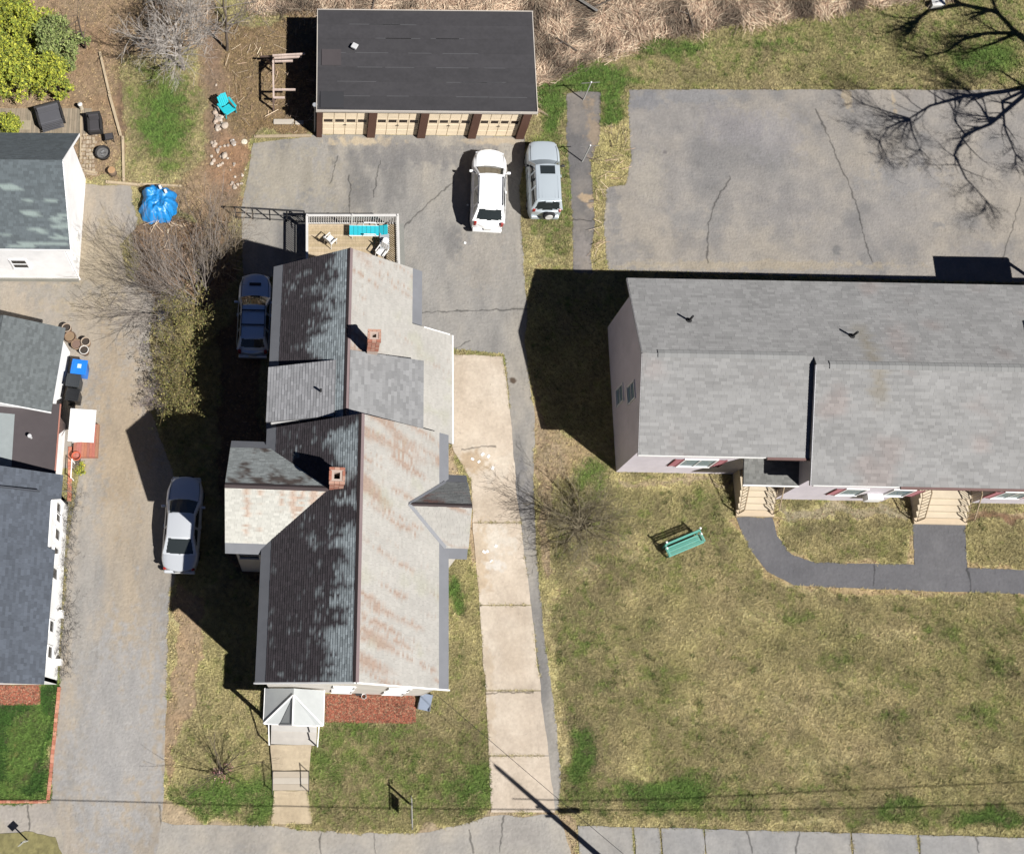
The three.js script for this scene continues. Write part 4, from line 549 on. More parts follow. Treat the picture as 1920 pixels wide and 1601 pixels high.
  mesh('door', box(0.95, 2.1, 0.06, 6.9, 2.1, -1.58), mat([0.3, 0.3, 0.32], 0.6), A); mesh('door', box(0.95, 2.1, 0.06, (w1 + w2) / 2, 2.1, zB - 1.48), mat([0.3, 0.3, 0.32], 0.6), A);
}
// stoops: concrete steps with iron railings
const ironTan = mat([0.30, 0.22, 0.13], 0.6), iron = mat([0.03, 0.025, 0.02], 0.6), stoopTop = mat([0.58, 0.49, 0.36], 0.85), stoopEdge = mat([0.55, 0.44, 0.31], 0.85);
function stoop(label, u0, u1, vTop, vBot) {
  const a = at(u0, vBot), b = at(u1, vBot), top = at((u0 + u1) / 2, vTop, 0.9), w = b.x - a.x, x = (a.x + b.x) / 2, zf = a.z, s = thing('entry_stoop', label, 'steps', [x, 0, zf], -0.02, 'concrete stoops of the apartment building');
  const n = 5, tread = 0.29, rise = 0.18, plat = 1.45;
  for (let k = 0; k < n; k++) mesh(k === n - 1 ? 'landing' : 'step', rbox(w - (k ? 0.12 : 0), rise * (k + 1), k === n - 1 ? plat : tread, 0.012, 0, rise * (k + 1) / 2, -(k === n - 1 ? k * tread + plat / 2 : (k + 0.5) * tread)), k === 0 ? stoopEdge : stoopTop, s);
  for (const sd of [-1, 1]) {
    const r = new THREE.Group(); r.name = 'railing'; s.add(r); const X = sd * (w / 2 - 0.1), tops = [V(X, 0.95, -0.1), V(X, 0.9 + n * rise, -tread * (n - 1)), V(X, 0.9 + n * rise, -tread * (n - 1) - plat + 0.1)];
    mesh('handrail', [beam(tops[0], tops[1], 0.045, 0.045), beam(tops[1], tops[2], 0.045, 0.045), bar(V(X, 0.1, -0.1), tops[0], 0.025)], ironTan, r);
    mesh('bottom_rail', [beam(V(X, 0.3, -0.12), V(X, 0.12 + n * rise, -tread * (n - 1)), 0.03, 0.03), beam(V(X, 0.12 + n * rise, -tread * (n - 1)), V(X, 0.12 + n * rise, -tread * (n - 1) - plat + 0.1), 0.03, 0.03)], ironTan, r);
    for (let k = 0; k < 18; k++) { const t = k / 17, z = -0.15 - t * (tread * (n - 1) + plat - 0.3), st = Math.min(1, -z / (tread * (n - 1))), yb = 0.2 + st * n * rise * 0.92, yt = 0.93 + st * (n * rise - 0.03); mesh('baluster', beam(V(X, yb, z), V(X, yt, z), 0.02, 0.02), ironTan, r); }
  }
  foot.push([[x - w / 2, zf], [x + w / 2, zf], [x + w / 2, zf - 3], [x - w / 2, zf - 3]]);
}
stoop('concrete stoop with iron railings beside the covered first entry', 1379, 1450, 905, 969);
stoop('concrete stoop with iron railings in front of the second entry', 1712, 1811, 915, 984);

// ------------------------------------------------------------------ the garage
const garage = thing('garage', 'long flat roofed garage with four cream doors and brown posts', 'garage', [0.5, 0, -33.1], -0.011);
{
  const G = garage, L = 11.83, D = 6.15, h = 2.5, wallM = mat([0.14, 0.07, 0.045], 0.85); footprint(G, 0, 11.7, -6.1, 0);
  const w = 11.4, x0 = 0.05, z0 = -0.02;
  mesh('wall', [box(0.2, h - 0.1, D - 0.3, x0 + 0.1, (h - 0.1) / 2, -D / 2), box(0.2, h - 0.1, D - 0.3, x0 + w - 0.1, (h - 0.1) / 2, -D / 2), box(w, h - 0.1, 0.2, x0 + w / 2, (h - 0.1) / 2, -D + 0.25)], wallM, G, 'brown side and back walls'); mesh('wall_core', box(w - 0.5, h - 0.15, D - 0.9, x0 + w / 2, (h - 0.15) / 2, -D / 2 - 0.1), wallM, G);
  mesh('lintel', box(w, 0.24, 0.2, x0 + w / 2, h - 0.23, z0 - 0.12), brownPaint, G);
  // membrane roof in lapped strips
  const roof = new THREE.Group(); roof.name = 'roof'; roof.userData.label = 'black membrane roof with pale seams'; G.add(roof);
  const zb = -D - 0.02, zf = 0.06, n = 7, tones = [0.036, 0.040, 0.037, 0.041, 0.036, 0.039, 0.034];
  const rmap = colourMap(512, 256, (u, v) => { const x = u * 12, z = v * 6.2, k = 0.9 + 0.35 * (fbm(x * 1.1, z * 3, 4) - 0.5) + 0.25 * (fbm(x * 8, z * 8, 2) - 0.5); return [k, k * 0.985, k * 1.01]; });
  for (let k = 0; k < n; k++) { const za = lerp(zb, zf, k / n), zc = lerp(zb, zf, (k + 1) / n) + 0.03, y = h + 0.006 * (n - k) - 0.02 * (k / n); const c = tones[k], g = box(L - 0.1, 0.05, zc - za, L / 2, y, (za + zc) / 2), p = g.attributes.position, uv = g.attributes.uv; for (let i = 0; i < p.count; i++) uv.setXY(i, p.getX(i) / 12, (p.getZ(i) - zb) / 6.3); mesh('membrane_strip', g, mat([c * 1.05, c, c * 1.06], 0.8, { map: rmap }), roof); }
  const seam = mat([0.085, 0.085, 0.09], 0.85); for (let k = 1; k < n; k++) for (let q = 0; q < 4; q++) { const a = rr(0.5, 9.5), l = rr(0.9, 2.4); mesh('seam', box(Math.min(l, 11.4 - a), 0.012, 0.03, a + Math.min(l, 11.4 - a) / 2, h + 0.006 * (n - k + 1) - 0.02 * k / n + 0.026, lerp(zb, zf, k / n) + 0.02 + rr(-0.02, 0.02)), seam, roof); }
  mesh('roof_patch', box(1.25, 0.02, 1.0, 0.85, h + 0.055, -0.55), mat([0.030, 0.030, 0.034], 0.85), roof); mesh('roof_patch', box(1.05, 0.02, 1.0, 0.8, h + 0.07, -3.15), mat([0.060, 0.050, 0.052], 0.85), roof, 'faintly red patch');
  mesh('edge_trim', [box(L, 0.16, 0.05, L / 2, h - 0.03, zf + 0.04), box(0.04, 0.12, D + 0.1, 0.03, h, -D / 2), box(0.04, 0.12, D + 0.1, L - 0.03, h, -D / 2), box(L, 0.12, 0.04, L / 2, h + 0.04, zb - 0.01)], mat([0.55, 0.5, 0.44], 0.6), G);
  const vt = new THREE.Group(); vt.name = 'roof_vent'; roof.add(vt); vt.position.set(2.05, h + 0.07, -3.75); vt.rotation.y = -0.5; mesh('vent_cap', rbox(0.32, 0.1, 0.32, 0.02, 0, 0.16, 0), mat([0.6, 0.6, 0.6], 0.4), vt); mesh('vent_neck', box(0.2, 0.16, 0.2, 0, 0.06, 0), greyMetal, vt);
  mesh('downspout', [cyl(0.05, 0.05, h, -0.05, h / 2, -0.25, 10), cyl(0.13, 0.09, 0.16, -0.06, h - 0.06, -0.25, 12)], mat([0.35, 0.36, 0.38], 0.5), G);
  const posts = [0.06, 2.93, 5.72, 8.53, 11.2]; for (let k = 0; k < 5; k++) mesh('post', box(k === 0 ? 0.3 : 0.44, h - 0.1, 0.26, posts[k] + 0.14, (h - 0.1) / 2, z0), brownPaint, G);
  const dark = new THREE.MeshStandardMaterial({ color: new THREE.Color().setRGB(0.03, 0.02, 0.014), roughness: 0.12 });
  for (let k = 0; k < 4; k++) { // sectional doors: raised panels and a row of lights
    const a = posts[k] + (k ? 0.37 : 0.3), b = posts[k + 1] - 0.09, dw = b - a, dh = 2.05, d = new THREE.Group(); d.name = 'garage_door'; G.add(d); d.position.set(a, 0.02, -0.12);
    mesh('door_back', box(dw, dh, 0.03, dw / 2, dh / 2, -0.02), mat([0.6, 0.47, 0.28], 0.75), d);
    for (let r = 0; r < 4; r++) for (let c = 0; c < 4; c++) { const pw = dw / 4, ph = dh / 4, cx = (c + 0.5) * pw, cy = (r + 0.5) * ph; if (r === 2) { mesh('pane', box(pw - 0.14, ph - 0.2, 0.01, cx, cy, 0.004), dark, d); mesh('panel_frame', [box(pw - 0.02, 0.1, 0.03, cx, cy + ph / 2 - 0.06, 0.012), box(pw - 0.02, 0.1, 0.03, cx, cy - ph / 2 + 0.06, 0.012), box(0.06, ph - 0.22, 0.03, cx - pw / 2 + 0.04, cy, 0.012), box(0.06, ph - 0.22, 0.03, cx + pw / 2 - 0.04, cy, 0.012)], tanDoor, d); } else mesh('panel', rbox(pw - 0.025, ph - 0.025, 0.035, 0.01, cx, cy, 0.012), tanDoor, d); }
    mesh('handle', box(0.14, 0.03, 0.05, dw / 2, 0.95, 0.05), iron, d);
  }
}
// ------------------------------------------------------------------ houses on the left
function leftRoof(parent, label, slopes, tone, opt) { const r = new THREE.Group(); r.name = 'roof'; r.userData.label = label; parent.add(r); const deckM = mat([0.08, 0.085, 0.09], 0.95, { plain: true }), budget = { n: 300, ok: true }, out = []; for (const pts of slopes) { mesh('deck', plate(pts.map(p => p.clone().add(V(0, -0.012, 0))), 0.1), deckM, r); out.push(shingle(r, pts, tone, budget, opt)); } shingleMass(r, out); return r; }
{ // white house, upper left
  const h = thing('white_house', 'white house in the upper left with a weathered blue grey shingle roof', 'house', [-12.2, 0, -24.3], -0.01), W = mat([1.0, 0.99, 0.98], 0.55), e = 4.0, r = 6.75, zr = -3.1, zf = 0.18, zb = -6.35, xe = 0.45, xw = -9; footprint(h, -9, 0, -6.1, 0);
  const sl = (r - e) / (zf - zr);
  mesh('wall', plate([V(0, 0, 0), V(0, e + 0.05, 0), V(0, r - 0.15, zr), V(0, e + 0.05, -6.1), V(0, 0, -6.1)], -8.8), W, h, 'bright white siding'); 
  leftRoof(h, 'weathered blue grey shingles with bare pale streaks', [[V(xw, e - 0.02, zf), V(xe, e - 0.02, zf), V(xe, r, zr), V(xw, r, zr)], [V(xw, r, zr), V(xe, r, zr), V(xe, e - 0.02, zb), V(xw, e - 0.02, zb)]], (p, a, u, k) => { const q = 0.82 + 0.36 * k, w = smooth(0.64, 0.7, fbm(p.x * 0.8, p.z * 6 + 3, 3)) * (p.z > -2.4 ? 1 : 0); return alb(104, 113, 117).map((v, i) => lerp(v * q, alb(176, 192, 186)[i], w * 0.7)); }, { course: 0.14, wide: 0.24 });
  mesh('rake_trim', [beam(V(xe + 0.01, e - 0.1, zf), V(xe + 0.01, r - 0.08, zr), 0.03, 0.14), beam(V(xe + 0.01, e - 0.1, zb), V(xe + 0.01, r - 0.08, zr), 0.03, 0.14), box(9.4, 0.14, 0.03, -4.3, e - 0.1, zf + 0.01)], W, h);
  addWindow(h, V(-2.6, 2.0, 0.012), V(0, 0, 1), 0.75, 0.9, 1, 2, W);
  mesh('louvre', cyl(0.12, 0.12, 0.04, 0, 0, 0, 12).rotateZ(Math.PI / 2).translate(0.02, 4.4, -2.6), greyMetal, h);
  mesh('meter', [box(0.2, 0.36, 0.24, 0.1, 1.5, -0.5), box(0.12, 0.5, 0.3, 0.07, 1.2, -2.0)], offwhite, h); mesh('downspout', cyl(0.05, 0.05, 4, 0.06, 2, -0.1, 8), W, h);
  mesh('foundation', box(8.9, 0.35, 0.06, -4.4, 0.17, 0.03), mat([0.3, 0.29, 0.25], 0.95), h);
}
{ // small grey roofed ell with the flat roof beside it, and the dark roofed house below
  const h = thing('grey_roofed_house', 'left edge house with grey gable ell and flat dark roof', 'house', [-12.5, 0, -20.3], -0.1), W = mat([0.98, 0.98, 0.97], 0.55); footprint(h, -4, 0, 0, 4.3); footprint(h, -4, 0.5, 4.1, 8);
  const rz = a => V(a[0], a[1], a[2]), e = 2.95, r = 3.9, xr = -2.35, z0 = -0.1, z1 = 4.32;
  leftRoof(h, 'grey green shingle roof of the ell', [[V(0.5, e, z0), V(xr, r, z0), V(xr, r, z1), V(0.5, e, z1)], [V(xr, r, z0), V(-5, e - 0.2, z0), V(-5, e - 0.2, z1), V(xr, r, z1)]], (p, a, u, k) => { const q = 0.8 + 0.4 * k; return alb(118, 124, 125).map(v => v * q); }, { course: 0.13, wide: 0.22 });
  mesh('wall', plate([V(-5, 0, 4.15), V(0.1, 0, 4.15), V(0.1, e - 0.08, 4.15), V(xr, r - 0.14, 4.15), V(-5, e - 0.2, 4.15)], 4.1), W, h, 'white ell wall');
  mesh('rake_trim', [beam(V(0.5, e - 0.05, z1 + 0.02), V(xr, r - 0.05, z1 + 0.02), 0.04, 0.12), beam(V(-5, e - 0.25, z1 + 0.02), V(xr, r - 0.05, z1 + 0.02), 0.04, 0.12)], white, h);
  mesh('flat_roof', [slab([[0.78, 3.75], [1.12, 7.75], [-5, 7.75], [-5, 4.0]].map(([x, z]) => [x, z]), 2.6, 0.12)], mat([0.075, 0.062, 0.064], 0.9), h, 'dark flat roof'); mesh('light_membrane', [slab([[-1.35, 4.5], [-1.0, 7.6], [-5, 7.6], [-5, 4.5]], 2.63, 0.02)], mat([0.28, 0.31, 0.31], 0.85), h, 'pale grey sheet on the flat roof');
  mesh('flat_roof_wall', slab([[0.5, 4.0], [0.85, 7.7], [-5, 7.7], [-5, 4.1]], 2.5, 2.5), W, h); mesh('edge_trim', beam(V(0.79, 2.58, 3.75), V(1.13, 2.58, 7.75), 0.05, 0.1), mat([0.45, 0.2, 0.15], 0.7), h);
  mesh('roof_vent', [cyl(0.06, 0.06, 0.3, -0.35, 2.75, 5.6, 10), cyl(0.1, 0.1, 0.06, -0.35, 2.9, 5.6, 10)], mat([0.6, 0.6, 0.6], 0.4), h);
}
{
  const h = thing('dark_roofed_house', 'white house at the lower left under a broad dark slate roof', 'house', [-12.03, 0, -3.15], -0.0), W = mat([0.98, 0.97, 0.95], 0.55); footprint(h, -9, 0, -9.1, 0);
  const e = 3.2, sl = 0.55, x = 0.28, y = q => e + (x - q) * sl, nE = -0.03;
  leftRoof(h, 'dark slate blue mottled shingle roof', [[V(x - 0.1, y(x - 0.1), 0.2), V(-5.5, y(-5.5), 0.2), V(-5.5, y(-5.5), -9.75), V(0.42, y(0.42), -9.6), V(0.40, y(0.4), -8.45), V(nE, y(nE), -8.35), V(nE, y(nE), -6.05), V(x, y(x), -5.95)], [V(-5.5, y(-5.5), 0.2), V(-11, 3, 0.2), V(-11, 3, -9.75), V(-5.5, y(-5.5), -9.75)]], (p, a, u, k) => { const t = fbm(p.x * 1.3, p.z * 1.3, 3) - 0.5, q = 0.78 + 0.4 * k + 0.3 * t; return alb(96, 103, 114).map(v => v * q); }, { course: 0.14, wide: 0.24 });
  mesh('wall', plate([V(0, 0, 0), V(0, e - 0.02, 0), V(0, e - 0.02, -9.0), V(0, 0, -9.0)], -9), W, h, 'bright white wall facing the driveway'); mesh('gable_wall', plate([V(-10.8, 0, 0.01), V(0, 0, 0.01), V(0, e - 0.02, 0.01), V(-5.5, y(-5.5) - 0.15, 0.01), V(-10.8, 3, 0.01)], 0.2), W, h);
  mesh('north_gable', plate([V(-10.8, 0, -8.8), V(0, 0, -8.8), V(0, e - 0.02, -8.8), V(-5.5, y(-5.5) - 0.15, -8.8), V(-10.8, 3, -8.8)], 0.2), W, h);
  for (const [z, yy, w, hh] of [[-8.25, 2.0, 0.45, 0.9], [-7.75, 1.95, 0.35, 0.9], [-6.95, 1.9, 0.5, 1.0], [-6.05, 1.9, 0.5, 1.0], [-5.05, 1.9, 0.5, 1.0], [-2.55, 1.9, 0.5, 0.9], [-1.35, 1.9, 0.5, 0.9]]) addWindow(h, V(0.012, yy, z), V(1, 0, 0), w, hh, 1, 1, W);
  mesh('roof_step', plate([V(-5, y(-5) - 0.05, -8.62), V(-0.5, y(-0.5) - 0.05, -8.62), V(-0.5, y(-0.5) + 0.3, -8.62), V(-5, y(-5) + 0.12, -8.62)], 0.04), mat([0.07, 0.078, 0.095], 0.9), h, 'low curb across the top of the dark roof');
  for (const b of [box(0.35, 0.4, 0.5, 0.18, 2.6, -5.6), box(0.2, 0.5, 0.35, 0.12, 0.6, -3.3), box(0.25, 0.4, 0.3, 0.14, 0.5, -1.0)]) mesh('wall_box', b, white, h);
}

// ------------------------------------------------------------------ cars
const tyreM = mat([0.015, 0.015, 0.016], 0.9, { plain: true }), rimM = new THREE.MeshStandardMaterial({ color: new THREE.Color().setRGB(0.45, 0.45, 0.46), roughness: 0.35, metalness: 0.8 }), trimBlack = mat([0.018, 0.018, 0.02], 0.55, { plain: true }), lampRed = new THREE.MeshStandardMaterial({ color: new THREE.Color().setRGB(0.25, 0.02, 0.015), roughness: 0.2 }), lampClear = new THREE.MeshStandardMaterial({ color: new THREE.Color().setRGB(0.55, 0.57, 0.58), roughness: 0.12, metalness: 0.2 });
const carGlass = new THREE.MeshPhysicalMaterial({ color: new THREE.Color().setRGB(0.02, 0.024, 0.024), roughness: 0.05, clearcoat: 1, clearcoatRoughness: 0.03 }), windGlass = new THREE.MeshPhysicalMaterial({ color: new THREE.Color().setRGB(0.022, 0.028, 0.024), roughness: 0.06, clearcoat: 1, clearcoatRoughness: 0.03 });
function carPaint(r, g, b, metal = 0) { return new THREE.MeshPhysicalMaterial({ color: new THREE.Color().setRGB(r, g, b), roughness: metal ? 0.38 : 0.45, metalness: metal, clearcoat: 0.9, clearcoatRoughness: 0.08 }); }
function tris(list) { const g = new THREE.BufferGeometry(); g.setAttribute('position', new THREE.Float32BufferAttribute(list, 3)); return g; }
function smoothGeo(list) { // welded normals
  const g = tris(list), p = g.attributes.position, map = new Map(), n = new Float32Array(p.count * 3), a = V(), b = V(), c = V();
  const key = i => Math.round(p.getX(i) * 2000) + '_' + Math.round(p.getY(i) * 2000) + '_' + Math.round(p.getZ(i) * 2000);
  for (let i = 0; i < p.count; i += 3) { a.fromBufferAttribute(p, i); b.fromBufferAttribute(p, i + 1); c.fromBufferAttribute(p, i + 2); b.sub(a); c.sub(a); b.cross(c); for (let k = 0; k < 3; k++) { const q = key(i + k), m = map.get(q) ?? map.set(q, V()).get(q); m.add(b); } }
  for (let i = 0; i < p.count; i++) { const m = map.get(key(i)).clone().normalize(); n[i * 3] = m.x; n[i * 3 + 1] = m.y; n[i * 3 + 2] = m.z; }
  g.setAttribute('normal', new THREE.BufferAttribute(n, 3)); return metric(g);
}
function car(name, label, front, rear, o) {
  const mid = front.clone().add(rear).multiplyScalar(0.5), yaw = Math.atan2(-(front.x - rear.x), -(front.z - rear.z)), c = thing(name, label, 'car', [mid.x, 0, mid.z], yaw), { L, W, H, belt } = o, hw = W / 2, paint = o.paint;
  const nose = -L / 2, tail = L / 2, cowl = o.cowl, gz0 = o.gz0, gz1 = o.gz1;      // greenhouse base from gz0 (front) to gz1 (rear)
  // lower body: loft
  const half = z => { const f = clamp((z - nose) / (L * 0.16), 0, 1), r = clamp((tail - z) / (L * 0.12), 0, 1); return hw * (0.80 + 0.2 * Math.sin(f * Math.PI / 2)) * (0.86 + 0.14 * Math.sin(r * Math.PI / 2)); };
  const topY = z => { if (z < gz0) { const t = (z - nose) / (gz0 - nose); return lerp(o.noseH, belt, Math.pow(clamp(t, 0, 1), 0.55)) ; } if (z > gz1) { const t = (z - gz1) / (tail - gz1 + 1e-6); return lerp(belt, o.tailH, Math.pow(t, 2.2)); } return belt; };
  const NS = 44, ring = z => { const w = half(z), t = topY(z), q = []; const low = 0.24; for (const [kx, ky] of [[0, 0], [0.35, -0.003], [0.62, -0.012], [0.82, -0.035], [0.93, -0.085], [0.985, -0.17]]) q.push([w * kx, t + ky]); q.push([w, lerp(low, t, 0.55)], [w * 0.985, lerp(low, t, 0.28)], [w * 0.95, low]); return q; };
  const zs = []; for (let i = 0; i <= NS; i++) { const t = i / NS; zs.push(nose + L * (t - Math.sin(t * 2 * Math.PI) / (2 * Math.PI) * 0.75)); }
  const R = zs.map((z, i) => { const q = ring(z), e = i === 0 || i === NS; return q.map(([x, y]) => V(x, y, z + (1 - (x / hw) ** 2) * 0)); });
  const bow = (p) => { const k = p.z < 0 ? 1 : -1, e = clamp((Math.abs(p.z) - L * 0.3) / (L * 0.2), 0, 1); return V(p.x, p.y, p.z + k * e * (o.bow ?? 0.16) * (p.x / hw) ** 2); };
  const out = [], push = (a, b, d) => { for (const p of [a, b, d]) out.push(p.x, p.y, p.z); };
  for (const s of [1, -1]) { const M = p => { const q = bow(p); return V(q.x * s, q.y, q.z); }, F = (a, b, d) => s > 0 ? push(a, b, d) : push(a, d, b);
    for (let i = 0; i < NS; i++) for (let j = 0; j + 1 < R[0].length; j++) { const a = M(R[i][j]), b = M(R[i][j + 1]), d = M(R[i + 1][j]), e = M(R[i + 1][j + 1]); F(a, d, b); F(b, d, e); }
    for (const i of [0, NS]) { const cen = V(0, 0.5, zs[i]), ce = V(0, 0.5, zs[i] + (i ? 0.05 : -0.05)); for (let j = 0; j + 1 < R[i].length; j++) i ? F(M(R[i][j]), ce, M(R[i][j + 1])) : F(M(R[i][j]), M(R[i][j + 1]), ce); } }
  mesh('body', smoothGeo(out), paint, c);
  mesh('underbody', box(W * 0.8, 0.16, L * 0.9, 0, 0.25, 0), trimBlack, c);
  // greenhouse as a height field, sorted into panels
  const gw = o.gw ?? hw * 0.9, st = 0.03, parts = { roof: [], windshield: [], rear_window: [], side_window: [] };
  const ev = (x, z) => { const ax = Math.abs(x) / gw, zc = (gz0 + gz1) / 2, yr = H - 0.05 * ax * ax - 0.035 * ((z - zc - 0.1) / ((gz1 - gz0) / 2)) ** 2, zF = gz0 + 0.16 * ax * ax, yw = belt + (z - zF) * o.sF, zB = gz1 - 0.1 * ax * ax, yb = belt + (zB - z) * o.sB, ys = belt + (gw - Math.abs(x)) * o.sS, m = Math.min(yr, yw, yb, ys); return [m, m === yr ? 0 : m === yw ? 1 : m === yb ? 2 : 3, yr]; };
  const nx = Math.round(gw * 2 / st), nz = Math.round((gz1 - gz0) / st);
  const gx = i => -gw + 2 * gw * i / nx, gzz = j => gz0 + (gz1 - gz0) * j / nz;
  for (let i = 0; i < nx; i++) for (let j = 0; j < nz; j++) {
    const q = [[i, j], [i + 1, j], [i, j + 1], [i + 1, j + 1]].map(([a, b]) => { const x = gx(a), z = gzz(b); return V(x, Math.max(ev(x, z)[0], belt - 0.03), z); });
    const x = (gx(i) + gx(i + 1)) / 2, z = (gzz(j) + gzz(j + 1)) / 2, [y, k, yr] = ev(x, z); if (y < belt - 0.03) continue;
    const rel = (y - belt) / (yr - belt); let tgt = 'roof';
    if (k === 1 && Math.abs(x) < gw - 0.12 - rel * (H - belt) / o.sS * 0.75 && rel > 0.03 && rel < 0.96) tgt = 'windshield';
    if (k === 2 && Math.abs(x) < gw - 0.16 - rel * (H - belt) / o.sS * 0.7 && rel > (o.rearLow ?? 0.25) && rel < 0.93) tgt = 'rear_window';
    if (k === 3 && rel > 0.12 && rel < 0.9 && !o.pillars.some(p => Math.abs(z - p) < 0.055) && z > gz0 + 0.25 + rel * (H - belt) / o.sF && z < gz1 - 0.1 - rel * (H - belt) / o.sB - (o.cPillar ?? 0.15)) tgt = 'side_window';
    const T = parts[tgt]; for (const p of [q[0], q[2], q[1], q[1], q[2], q[3]]) T.push(p.x, p.y, p.z);
  }
  mesh('roof', smoothGeo(parts.roof), paint, c); mesh('windshield', smoothGeo(parts.windshield), windGlass, c); mesh('rear_window', smoothGeo(parts.rear_window), carGlass, c);
  for (const s of [-1, 1]) { const l = []; for (let i = 0; i < parts.side_window.length; i += 9) if (Math.sign(parts.side_window[i] + parts.side_window[i + 3]) === s) for (let k = 0; k < 9; k++) l.push(parts.side_window[i + k]); if (l.length) mesh('side_window', smoothGeo(l), carGlass, c); }
  for (const s of [-1, 1]) {
    mesh('mirror', [rbox(0.2, 0.13, 0.12, 0.04, s * (hw + 0.08), belt + 0.04, gz0 + 0.42), box(0.1, 0.04, 0.05, s * (hw - 0.02), belt, gz0 + 0.42)], o.mirror ?? paint, c);
    mesh('headlight', rbox(0.3, 0.12, 0.2, 0.05, s * (hw * 0.66), o.noseH - 0.1, nose + 0.2, s * -0.35), lampClear, c); mesh('taillight', rbox(0.16, o.suv ? 0.34 : 0.16, 0.12, 0.04, s * (hw * 0.76), o.tailLampY ?? 0.85, tail - 0.13, s * 0.3), lampRed, c);
    for (const z of [nose + L * 0.19, tail - L * 0.2]) { const w = new THREE.Group(); w.name = 'wheel'; c.add(w); w.position.set(s * (hw - 0.1), 0.33, z); mesh('tyre', new THREE.TorusGeometry(0.24, 0.1, 8, 22).rotateY(Math.PI / 2), tyreM, w); mesh('rim', [cyl(0.19, 0.19, 0.14, 0, 0, 0, 18).rotateZ(Math.PI / 2)], rimM, w); }
    if (o.rails) mesh('roof_rail', [bar(V(s * (gw - (H - belt) / o.sS - 0.03), H + 0.035, o.rails[0]), V(s * (gw - (H - belt) / o.sS - 0.03), H + 0.03, o.rails[1]), 0.022, 6), box(0.04, 0.06, 0.08, s * (gw - (H - belt) / o.sS - 0.03), H, o.rails[0]), box(0.04, 0.06, 0.08, s * (gw - (H - belt) / o.sS - 0.03), H, o.rails[1])], o.railM ?? trimBlack, c);
  }
  mesh('front_bumper', rbox(W * 0.78, 0.26, 0.14, 0.06, 0, 0.42, nose + 0.04), o.bumper ?? paint, c); mesh('rear_bumper', rbox(W * 0.84, 0.26, 0.16, 0.06, 0, 0.5, tail - 0.03), o.bumper ?? paint, c); mesh('licence_plate', box(0.4, 0.16, 0.02, 0, 0.72, tail + 0.055), offwhite, c);
  mesh('wiper', bar(V(-0.5, belt + 0.05, gz0 + 0.12), V(0.25, belt + 0.06, gz0 + 0.1), 0.012, 5), trimBlack, c);
  const seamM = trimBlack, hy = z => topY(z) - 0.006;                // shut lines of hood, doors and tailgate
  for (const s of [-1, 1]) { const pts = []; for (let k = 0; k <= 6; k++) { const z = lerp(nose + 0.32, gz0 + 0.1, k / 6); pts.push(V(s * half(z) * 0.80, topY(z) - 0.026, z)); } mesh('hood_seam', metric(new THREE.TubeGeometry(new THREE.CatmullRomCurve3(pts), 12, 0.011, 4)), seamM, c); for (const z of [gz0 + 0.62, o.pillars[0], o.pillars[0] + 0.95]) mesh('door_seam', box(0.012, 0.55, 0.014, s * (hw + 0.001), belt - 0.34, z), seamM, c); mesh('door_handle', box(0.03, 0.03, 0.16, s * (hw + 0.01), belt - 0.2, o.pillars[0] - 0.15), paint, c); }
  mesh('grille', rbox(W * 0.42, 0.14, 0.05, 0.02, 0, o.noseH - 0.12, nose - 0.01), trimBlack, c);
  return c;
}
const whiteSuv = car('white_suv', 'white crossover with roof rails parked in the garage yard', at(917.5, 283, 0.6), at(914, 431, 0.7), { L: 4.72, W: 1.87, H: 1.66, belt: 1.04, noseH: 0.86, tailH: 0.98, gz0: -1.25, gz1: 2.2, sF: 0.72, sB: 1.15, sS: 3.1, gw: 0.87, paint: carPaint(0.8, 0.8, 0.79), pillars: [0.35, 1.35], rails: [-0.2, 1.4], suv: true, tailLampY: 1.0, rearLow: 0.2, bow: 0.3 });
const silverSuv = car('silver_suv', 'silver boxy wagon with a sunroof parked beside the grass strip', at(1016, 268, 0.7), at(1024, 405, 0.8), { L: 4.35, W: 1.8, H: 1.74, belt: 1.1, noseH: 1.0, tailH: 1.02, gz0: -1.0, gz1: 2.12, sF: 0.95, sB: 2.6, sS: 3.2, gw: 0.84, paint: carPaint(0.46, 0.51, 0.54, 0.35), pillars: [0.05, 0.95], suv: true, tailLampY: 1.0, rearLow: 0.15, mirror: trimBlack, bow: 0.1, cPillar: 0.05 });
mesh('sunroof', rbox(0.78, 0.02, 0.5, 0.008, 0, 1.738, 0.02), carGlass, silverSuv); for (let k = -3; k <= 3; k++) mesh('roof_rib', box(0.04, 0.015, 1.35, k * 0.17, 1.722, 1.05), silverSuv.children[0].material, silverSuv);
{ const w = new THREE.Group(); w.name = 'spare_wheel'; silverSuv.add(w); w.position.set(0.12, 0.98, 2.32); mesh('tyre', new THREE.TorusGeometry(0.24, 0.1, 8, 22), tyreM, w); mesh('wheel_cover', cyl(0.2, 0.22, 0.1, 0, 0, 0, 20).rotateX(Math.PI / 2).translate(0, 0, 0.07), mat([0.75, 0.74, 0.7], 0.5), w); }
const wagon = car('grey_wagon', 'blue grey wagon with hood scoop and roof bars in the shade of the house', at(480, 517, 0.6), at(473.5, 667, 0.7), { L: 4.56, W: 1.75, H: 1.58, belt: 1.0, noseH: 0.84, tailH: 0.95, gz0: -0.98, gz1: 2.12, sF: 0.72, sB: 1.25, sS: 3.0, gw: 0.82, paint: carPaint(0.52, 0.57, 0.63, 0.6), pillars: [0.2, 1.1], rails: [-0.2, 1.5], suv: true, tailLampY: 0.95, bow: 0.28 });
mesh('hood_scoop', rbox(0.62, 0.07, 0.16, 0.03, 0, 0.985, -1.62), trimBlack, wagon); for (const z of [0.15, 0.95]) mesh('roof_bar', box(1.2, 0.035, 0.06, 0, 1.66, z), trimBlack, wagon);
